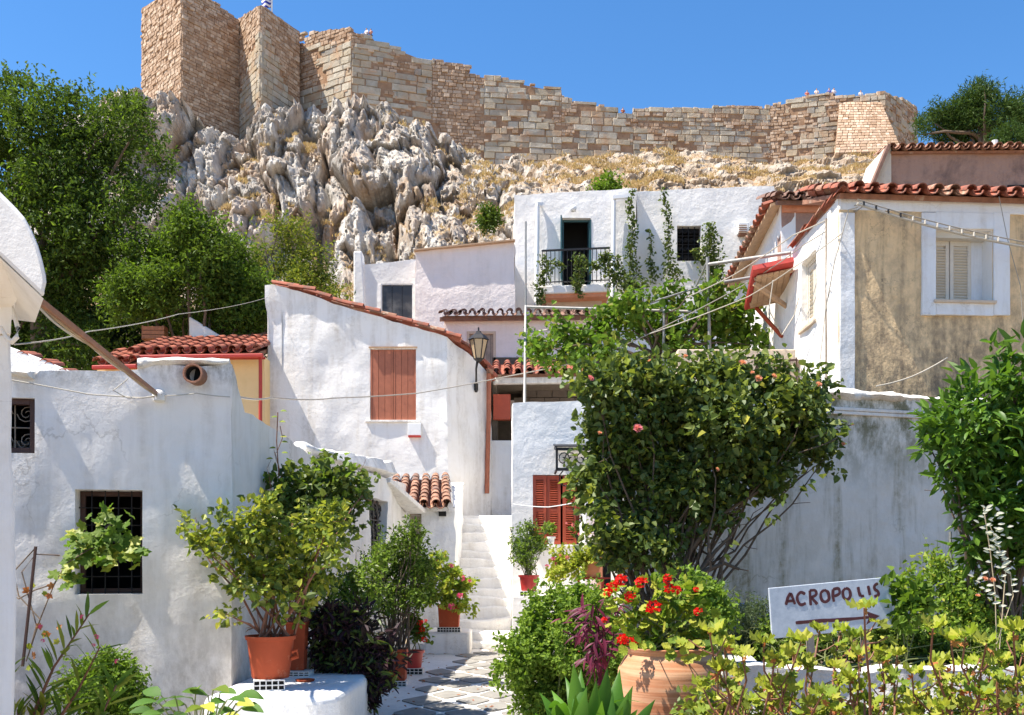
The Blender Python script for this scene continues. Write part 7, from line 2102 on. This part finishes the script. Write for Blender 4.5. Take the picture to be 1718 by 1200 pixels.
for (x, y, bx_, d) in ((962, 1110, 975, 4.9), (975, 1122, 985, 5.0), (1019, 1118, 1000, 4.8), (1040, 1122, 1010, 5.0), (905, 1162, 965, 4.9), (925, 1158, 975, 5.0), (930, 1175, 970, 4.7), (948, 1135, 985, 5.1), (1100, 1173, 1040, 4.9), (1085, 1180, 1030, 4.7), (1055, 1160, 1015, 4.8), (1062, 1150, 1020, 5.1), (1000, 1140, 990, 4.7), (985, 1150, 985, 4.6), (1028, 1158, 1005, 4.6), (915, 1188, 960, 4.6), (945, 1180, 975, 4.6), (1070, 1190, 1020, 4.6), (965, 1165, 980, 4.65), (1010, 1175, 1000, 4.55), (1045, 1185, 1015, 4.55), (1040, 1140, 1022, 5.15), (898, 1196, 955, 4.8)):
    strap(T, P(bx_ + RNG.normal() * 6, 1320, 4.85), P(x, y, d), RNG.uniform(.075, .105), M_strap, RNG.normal() * .3)

# ------------------------------------------------------------------ potted plants on the left
MR = [(395, 895, 30), (445, 880, 36), (500, 885, 40), (545, 900, 36), (470, 935, 46), (420, 955, 38), (520, 955, 42), (450, 1000, 38), (505, 1000, 32), (350, 918, 16), (325, 898, 14), (310, 885, 10), (565, 930, 22), (380, 1030, 10), (400, 1040, 9), (560, 880, 20)]
plant('potted_rose', PB + Vector((0, 0, .33)), 'wide leafy rose growing from the biggest orange pot, one arm reaching left', 'plant', L3(MR, 8.7, .22), LF_rosepot, 340, 11, .06, .042, .05, M_stemred, .013, .004, .45, .5, 2.6, True, spread=.07, subL=.12, accent=(LF_rose, .35), stemsub=3)
plant('climbing_rose', Vector((X(500, 9.75), 9.75, .98)), 'tall dark leaved climbing rose against the side of the weathered house', 'plant', L3([(468, 790, 18), (450, 800, 18), (480, 815, 26), (525, 815, 32), (560, 808, 22), (590, 840, 24), (545, 855, 40), (500, 865, 34), (600, 800, 8), (470, 850, 22), (575, 880, 26), (460, 760, 6), (610, 830, 8)], 10.2, .25), LF_rose, 210, 12, .07, .052, .06, M_stemred, .012, .004, .4, .5, 2.4, True, spread=.05, accent=(LF_herb, .25))
T = Thing('rose_shoot', P(470, 790, 10.1), 'thin upright rose shoot with sparse leaves above the dark climbing rose', 'plant')
mb = MB(); mb.tube([P(468, 800, 10.1), P(464, 740, 10.1), P(466, 692, 10.1)], .006, 5); mb.tube([P(464, 760, 10.1), P(474, 735, 10.1), P(470, 715, 10.1)], .004, 5); mb.build('stem', M_stemred, T)
leaf_parts(T, lance(LF_rosepot, .6, .2), [(P(x, y, 10.1), (sx_, -.2, .1), (0, -.6, .8), .07) for x, y, sx_ in ((466, 700, -1), (468, 708, 1), (470, 733, 1), (463, 752, -1), (472, 742, 1), (458, 770, -1), (472, 760, 1), (470, 690, 1))])
plant('shrub', Vector((X(600, 11.2), 11.2, .02)), 'feathery green shrub between the climbing rose and the square planter', 'shrub', L3([(590, 930, 26), (620, 950, 24), (600, 980, 30), (570, 990, 24), (625, 1000, 22), (640, 940, 12), (590, 1020, 26), (555, 1010, 18)], 11.0, .25), LF_herb, 220, 12, .04, .022, .05, M_bark, .010, .003, .3, .5, 2.4, True, spread=.12, accent=(LF_rose, .6))
plant('dark_foliage_plant', Vector((X(590, 10.6), 10.4, .02)), 'blackish purple leafy plant tumbling over the lane edge', 'plant', L3([(550, 1050, 26), (590, 1060, 32), (560, 1090, 30), (615, 1080, 28), (600, 1120, 32), (575, 1140, 30), (620, 1140, 24), (640, 1110, 14), (600, 1165, 22)], 10.1, .2), LF_dark, 360, 12, .10, .03, .06, M_bark, .010, .003, .3, .2, 2.4, True, spread=.15, accent=(LF_rose, .3))
plant('potted_shrub', Vector((X(663, 12.9), 12.95, .45)), 'slender leafy shrub rising from the square planter by the grey door', 'plant', L3([(655, 915, 30), (690, 905, 22), (640, 950, 26), (690, 950, 34), (718, 950, 20), (665, 990, 34), (700, 1000, 26), (650, 1015, 20), (640, 900, 12)], 13.0, .25), LF_tree, 360, 12, .05, .024, .055, M_bark, .012, .003, .3, .5, 2.4, True, spread=.08, accent=(LF_herb, .4), stem_n=40)
T = plant('pink_geranium', Vector((X(753, 17.3), 17.45, zP + .45)), 'bushy pink flowering geranium in the planter next to the steps', 'flower', L3([(725, 960, 20), (755, 970, 22), (740, 995, 24), (765, 1000, 18), (780, 985, 12), (715, 990, 14), (778, 1015, 10), (735, 945, 12)], 17.1, .15), LF_ger, 170, 11, .06, .055, .05, M_stemgreen, .010, .004, .4, .15, 2.4, True, spread=.06, accent=(LF_herb, .4))
blooms(T, BL_mag, [(745, 936, 17, 1), (757, 950, 17, .8), (733, 940, 17, .6), (712, 950, 17, .6), (776, 970, 16.8, .9), (758, 1018, 16.8, 1.1), (772, 1000, 16.8, 1), (788, 975, 16.9, .6)], .06)
T = plant('scarlet_geranium', Vector((X(692, 14.2), 14.25, .33)), 'small scarlet geranium in the little red pot', 'flower', L3([(695, 1055, 14), (705, 1065, 12), (690, 1045, 12)], 14.1, .1), LF_tree, 50, 9, .055, .05, .04, M_stemgreen, .008, .003, .3, .1, 2.4, True, spread=.04)
blooms(T, BL_red, [(705, 1045, 13.9, 1), (708, 1056, 13.9, 1), (714, 1042, 13.9, .6), (712, 1073, 13.8, 1), (702, 1062, 13.9, .8)], .05)
plant('potted_herb', Vector((X(887, 16.9), 16.88, zD + .34)), 'fluffy grey green herb growing in the round red pot', 'plant', L3([(885, 900, 20), (868, 915, 16), (902, 912, 16), (885, 930, 22), (870, 935, 12), (905, 935, 10), (888, 945, 16), (912, 890, 6)], 16.85, .08), LF_herb, 300, 12, .04, .02, .035, M_stemgreen, .007, .003, .3, .2, 2.4, True, spread=.05, accent=(LF_grey, .6), stem_n=30)
T = plant('windowsill_geranium', Vector((X(975, 17.6), 17.66, Z(914, 17.66) + .17)), 'pink geranium in the dark pot on the window sill', 'flower', L3([(970, 888, 10), (982, 885, 10), (976, 898, 8)], 17.62, .03), LF_tree, 40, 9, .05, .045, .03, M_stemgreen, .006, .003, .3, .1, 2.4, True, spread=.02)
blooms(T, BL_pk, [(962, 881, 17.5, .8), (973, 896, 17.5, 1), (985, 880, 17.5, .7), (950, 878, 17.5, .5)], .05)
plant('windowsill_plant', Vector((X(925, 17.6), 17.66, Z(914, 17.66) + .14)), 'little green plant in the tiny white sill pot', 'plant', L3([(922, 888, 8), (930, 884, 7)], 17.62, .03), LF_herb, 26, 9, .045, .035, .025, M_stemgreen, .005, .002, .3, .1, 2.4, True, spread=.02)
T = plant('trailing_geranium', Vector((X(991, 14.4), 14.35, zS + .2)), 'yellow green geranium trailing left from the terracotta trough', 'flower', L3([(935, 955, 18), (950, 940, 16), (965, 955, 18), (985, 930, 14), (1000, 930, 12), (930, 935, 8), (945, 965, 12), (972, 940, 12)], 14.3, .1), LF_ger, 130, 10, .05, .045, .04, M_stemgreen, .007, .003, .3, .15, 2.4, True, spread=.05)
blooms(T, BL_mag, [(928, 938, 14.2, .8), (918, 950, 14.2, .7), (932, 946, 14.2, .6)], .045); blooms(T, BL_pk, [(952, 936, 14.2, .8), (940, 932, 14.2, .5)], .045)

# ------------------------------------------------------------------ left bed
plant('basil_bush', Vector((X(175, 7.6), 7.6, .12)), 'round bright green herb bush at the foot of the weathered house', 'bush', L3([(140, 1140, 26), (180, 1125, 28), (215, 1140, 24), (170, 1165, 34), (215, 1175, 28), (120, 1170, 22), (180, 1200, 40), (230, 1200, 26)], 7.6, .15), LF_light, 620, 13, .03, .018, .03, M_stemgreen, .008, .003, .5, .05, 3, True, spread=.08, accent=(LF_herb, .3))
T = Thing('broad_leaf_plant', Vector((X(335, 7.2), 7.2, .12)), 'low rosette of big glossy rounded leaves at the bottom left', 'plant')
M_big = leafmat('broad_leaf', [(0.03, .08, .012), (.06, .14, .02), (.13, .2, .035)], .2)
BLf = [lance(M_big, .62, .35, .1), lance(M_big, .6, .45, .12), lance(LF_rosepot, .62, .4, .1)]
it = []
for (x, y) in ((250, 1175), (262, 1165), (300, 1180), (320, 1172), (345, 1165), (335, 1185), (365, 1155), (378, 1160), (390, 1172), (405, 1178), (418, 1185), (370, 1190), (280, 1190), (240, 1190), (395, 1192), (355, 1180), (310, 1195), (375, 1175), (330, 1158), (290, 1170), (410, 1165), (260, 1195), (350, 1200), (385, 1200), (300, 1200)):
    sx_ = (x - 335) / 100 + RNG.normal() * .35
    it.append((P(x - sx_ * 14, y + 2, 7.1 + RNG.normal() * .12), (sx_, -.5 + RNG.normal() * .3, .25), (RNG.normal() * .25, -.45, 1), RNG.uniform(.14, .21)))
leaf_parts(T, BLf, it)
stems('stems', Vector((X(335, 7.2), 7.2, .12)), [Vector(i_[0]) for i_ in it], M_stemgreen, T, .006, .005, .1, .03, .05)
T = Thing('oleander', Vector((X(60, 5.3), 5.3, .12)), 'oleander with narrow leaves and dark red buds in the lower left corner', 'shrub')
OL = [lance(LF_tree, .15, .1, .1), lance(LF_yellow, .15, .15, .1), lance(LF_light, .16, .2, .1)]; it = []; mb = MB()
for pts in ([(60, 1330), (55, 1200), (90, 1120), (150, 1030)], [(60, 1330), (90, 1220), (130, 1160), (168, 1085)], [(50, 1330), (25, 1220), (10, 1160), (0, 1090)], [(70, 1330), (110, 1260), (170, 1200), (195, 1150)], [(55, 1330), (40, 1250), (30, 1190)], [(30, 1330), (60, 1240), (75, 1180)]):
    q = [P(x, y, 5.2) for x, y in pts]; mb.tube(q, [.012, .01, .007, .004][:len(q)], 6)
    for i in range(1, len(q)):
        for k in range(15):
            t = (k + .5) / 15; p = q[i - 1].lerp(q[i], t); ax_ = (q[i] - q[i - 1]).normalized()
            if p.z < .6: continue
            dv = Vector(rdir(1)[0]); dv = (dv - ax_ * dv.dot(ax_)).normalized()
            it.append((p, ax_ * .75 + dv * .75, dv * -.4 + ax_ * .8 + Vector((0, -.3, .3)), RNG.uniform(.13, .19)))
mb.build('stems', M_stemred, T, smooth=60)
leaf_parts(T, OL, it)
blooms(T, BL_mag, [(138, 1035, 5.1, .5), (68, 1052, 5.1, .5), (162, 1068, 5.1, .5), (196, 1110, 5.1, .5), (72, 1075, 5.1, .4), (157, 1082, 5.1, .35)], .028, 'bud')

# ------------------------------------------------------------------ foreground scented geraniums
mb = MB(); mb.bx(.55, 6, 3.2, 7.2, -.02, .1); bedo = mb.build('garden_bed', M_soil, None); setprops(bedo, 'dark soil in front of the parapet under the geraniums', None, None, 'structure')
tips = [(1281, 1079), (1215, 1085), (1245, 1100), (1235, 1135), (1300, 1105), (1330, 1095), (1355, 1120), (1375, 1058), (1410, 1060), (1435, 1070), (1400, 1120), (1425, 1140), (1480, 1110), (1505, 1100), (1485, 1145), (1450, 1020), (1565, 1055), (1595, 1075), (1620, 1070), (1655, 1080), (1575, 1110), (1622, 1115), (1660, 1135), (1700, 1060), (1716, 1095), (1690, 1150), (1540, 1172), (1520, 1192), (1380, 1165), (1330, 1160), (1250, 1180), (1215, 1192), (1580, 1188), (1645, 1165), (1705, 1180), (1190, 1060), (1205, 1125), (1345, 1075), (1290, 1150), (1460, 1180), (1395, 1190), (1610, 1150), (1530, 1130), (1180, 1155), (1440, 1100), (1680, 1110)]
plants = [('scented geranium with yellow green crinkled leaves in front of the jar and sign, leftmost clump', 1270, 0, 1400), ('tall scented geranium whose top leaf covers the end of the painted word', 1450, 1400, 1530), ('scented geranium with browning leaf tips at the lower right corner', 1630, 1530, 2000)]
GF = [lobed_leaf(LF_ger, 5, .42, .10, .55), lobed_leaf(LF_ger, 5, .38, .13, .35), lobed_leaf(LF_ger, 7, .3, .12, .5), lobed_leaf(LF_yellow, 5, .4, .12, .45)]
GDr = lobed_leaf(LF_dry, 5, .4, .15, .8)
for lab, bx_, x0, x1 in plants:
    T = Thing('scented_geranium', P(bx_, 1330, 4.9), lab, 'plant', 'scented geraniums along the parapet')
    mb = MB(); it = []; dr = []
    b = P(bx_, 1330, 4.9)
    for (x, y) in [t for t in tips if x0 <= t[0] < x1]:
        d = RNG.uniform(4.5, 5.5) if (x, y) != (1450, 1020) else 4.6
        tp_ = P(x, y, d); mid = b.lerp(tp_, .55) + Vector((RNG.normal() * .05, RNG.normal() * .05, -.02)); bb = P(bx_ + (x - bx_) * .55, 1330, 4.9)
        pts = [bb, bb.lerp(tp_, .3) + Vector((RNG.normal() * .05, RNG.normal() * .03, 0)), bb.lerp(tp_, .6) + Vector((RNG.normal() * .06, RNG.normal() * .03, 0)), bb.lerp(tp_, .82) + Vector((RNG.normal() * .025, 0, 0)), tp_]
        mb.tube(pts, [.009, .0075, .006, .005, .004], 6)
        for s_ in range(3):
            q = pts[2].lerp(pts[4], RNG.random() * .7); e = q + Vector((RNG.normal() * .06, RNG.normal() * .04, RNG.uniform(.01, .09))); mb.tube([q, (q + e) / 2 + Vector((0, 0, -.01)), e], [.004, .0035, .003], 5)
            for _ in range(2): it.append((e, Vector(rdir(1)[0]) + Vector((0, -.2, .2)), Vector((RNG.normal() * .4, -.7, 1)), RNG.uniform(.05, .08)))
        k = 5 if x < 1530 else 4
        for a in range(k):
            an = 2 * math.pi * a / k + RNG.random(); ax_ = Vector((math.cos(an), math.sin(an), .45 + RNG.normal() * .2))
            it.append((tp_ + ax_ * .004, ax_, Vector((-math.cos(an) * .5, -math.sin(an) * .5 - .5, 1)), RNG.uniform(.062, .092)))
        if RNG.random() < .95: dr.append((tp_ - Vector((0, 0, .02)), Vector(rdir(1)[0]) + Vector((0, -.3, -.3)), Vector(rdir(1)[0]), RNG.uniform(.03, .05)))
        if RNG.random() < .8: dr.append((pts[2].lerp(tp_, .5), Vector(rdir(1)[0]) + Vector((0, -.3, -.3)), Vector(rdir(1)[0]), RNG.uniform(.025, .045)))
    mb.build('stems', M_stemred, T, smooth=60)
    leaf_parts(T, GF, it); leaf_parts(T, GDr, dr, 'dry_leaf')
# a second, higher cover of small leaves round their feet
plant('ground_foliage', P(1400, 1330, 5.6), 'tangle of low green leaves under the scented geraniums', 'plant', L3([(1230, 1215, 30), (1300, 1210, 24), (1380, 1215, 26), (1450, 1215, 24), (1530, 1200, 26), (1600, 1215, 26), (1680, 1205, 28), (1180, 1200, 24)], 5.5, .2), LF_rosepot, 260, 10, .04, .03, .05, M_stemred, .006, .003, .3, .25, 2.4, True, spread=.5, stem_n=40, accent=(LF_rose, .4))

# ------------------------------------------------------------------ litter
n_ = 260
px_ = RNG.uniform(-1.9, .9, n_); py_ = RNG.uniform(8.5, 18, n_); k_ = RNG.random(n_) < .5
px_ = np.where(k_, np.where(RNG.random(n_) < .6, -1.5 + RNG.normal(size=n_) * .25, .75 + RNG.normal(size=n_) * .15), px_)
pp_ = np.stack([px_, py_, np.full(n_, .022)], 1)
V, Fc = leaf_arrays(pp_, rdir(n_) * np.array([1, 1, .12]), np.tile([[0, 0, 1.0]], (n_, 1)), .035 + .03 * RNG.random(n_), .025, True, .1)
setprops(link('fallen_leaves', arr_mesh('fallen_leaves', V, Fc, LF_dry)), 'scattered dry leaves lying along the edges of the lane', 'leaves', None, 'stuff')
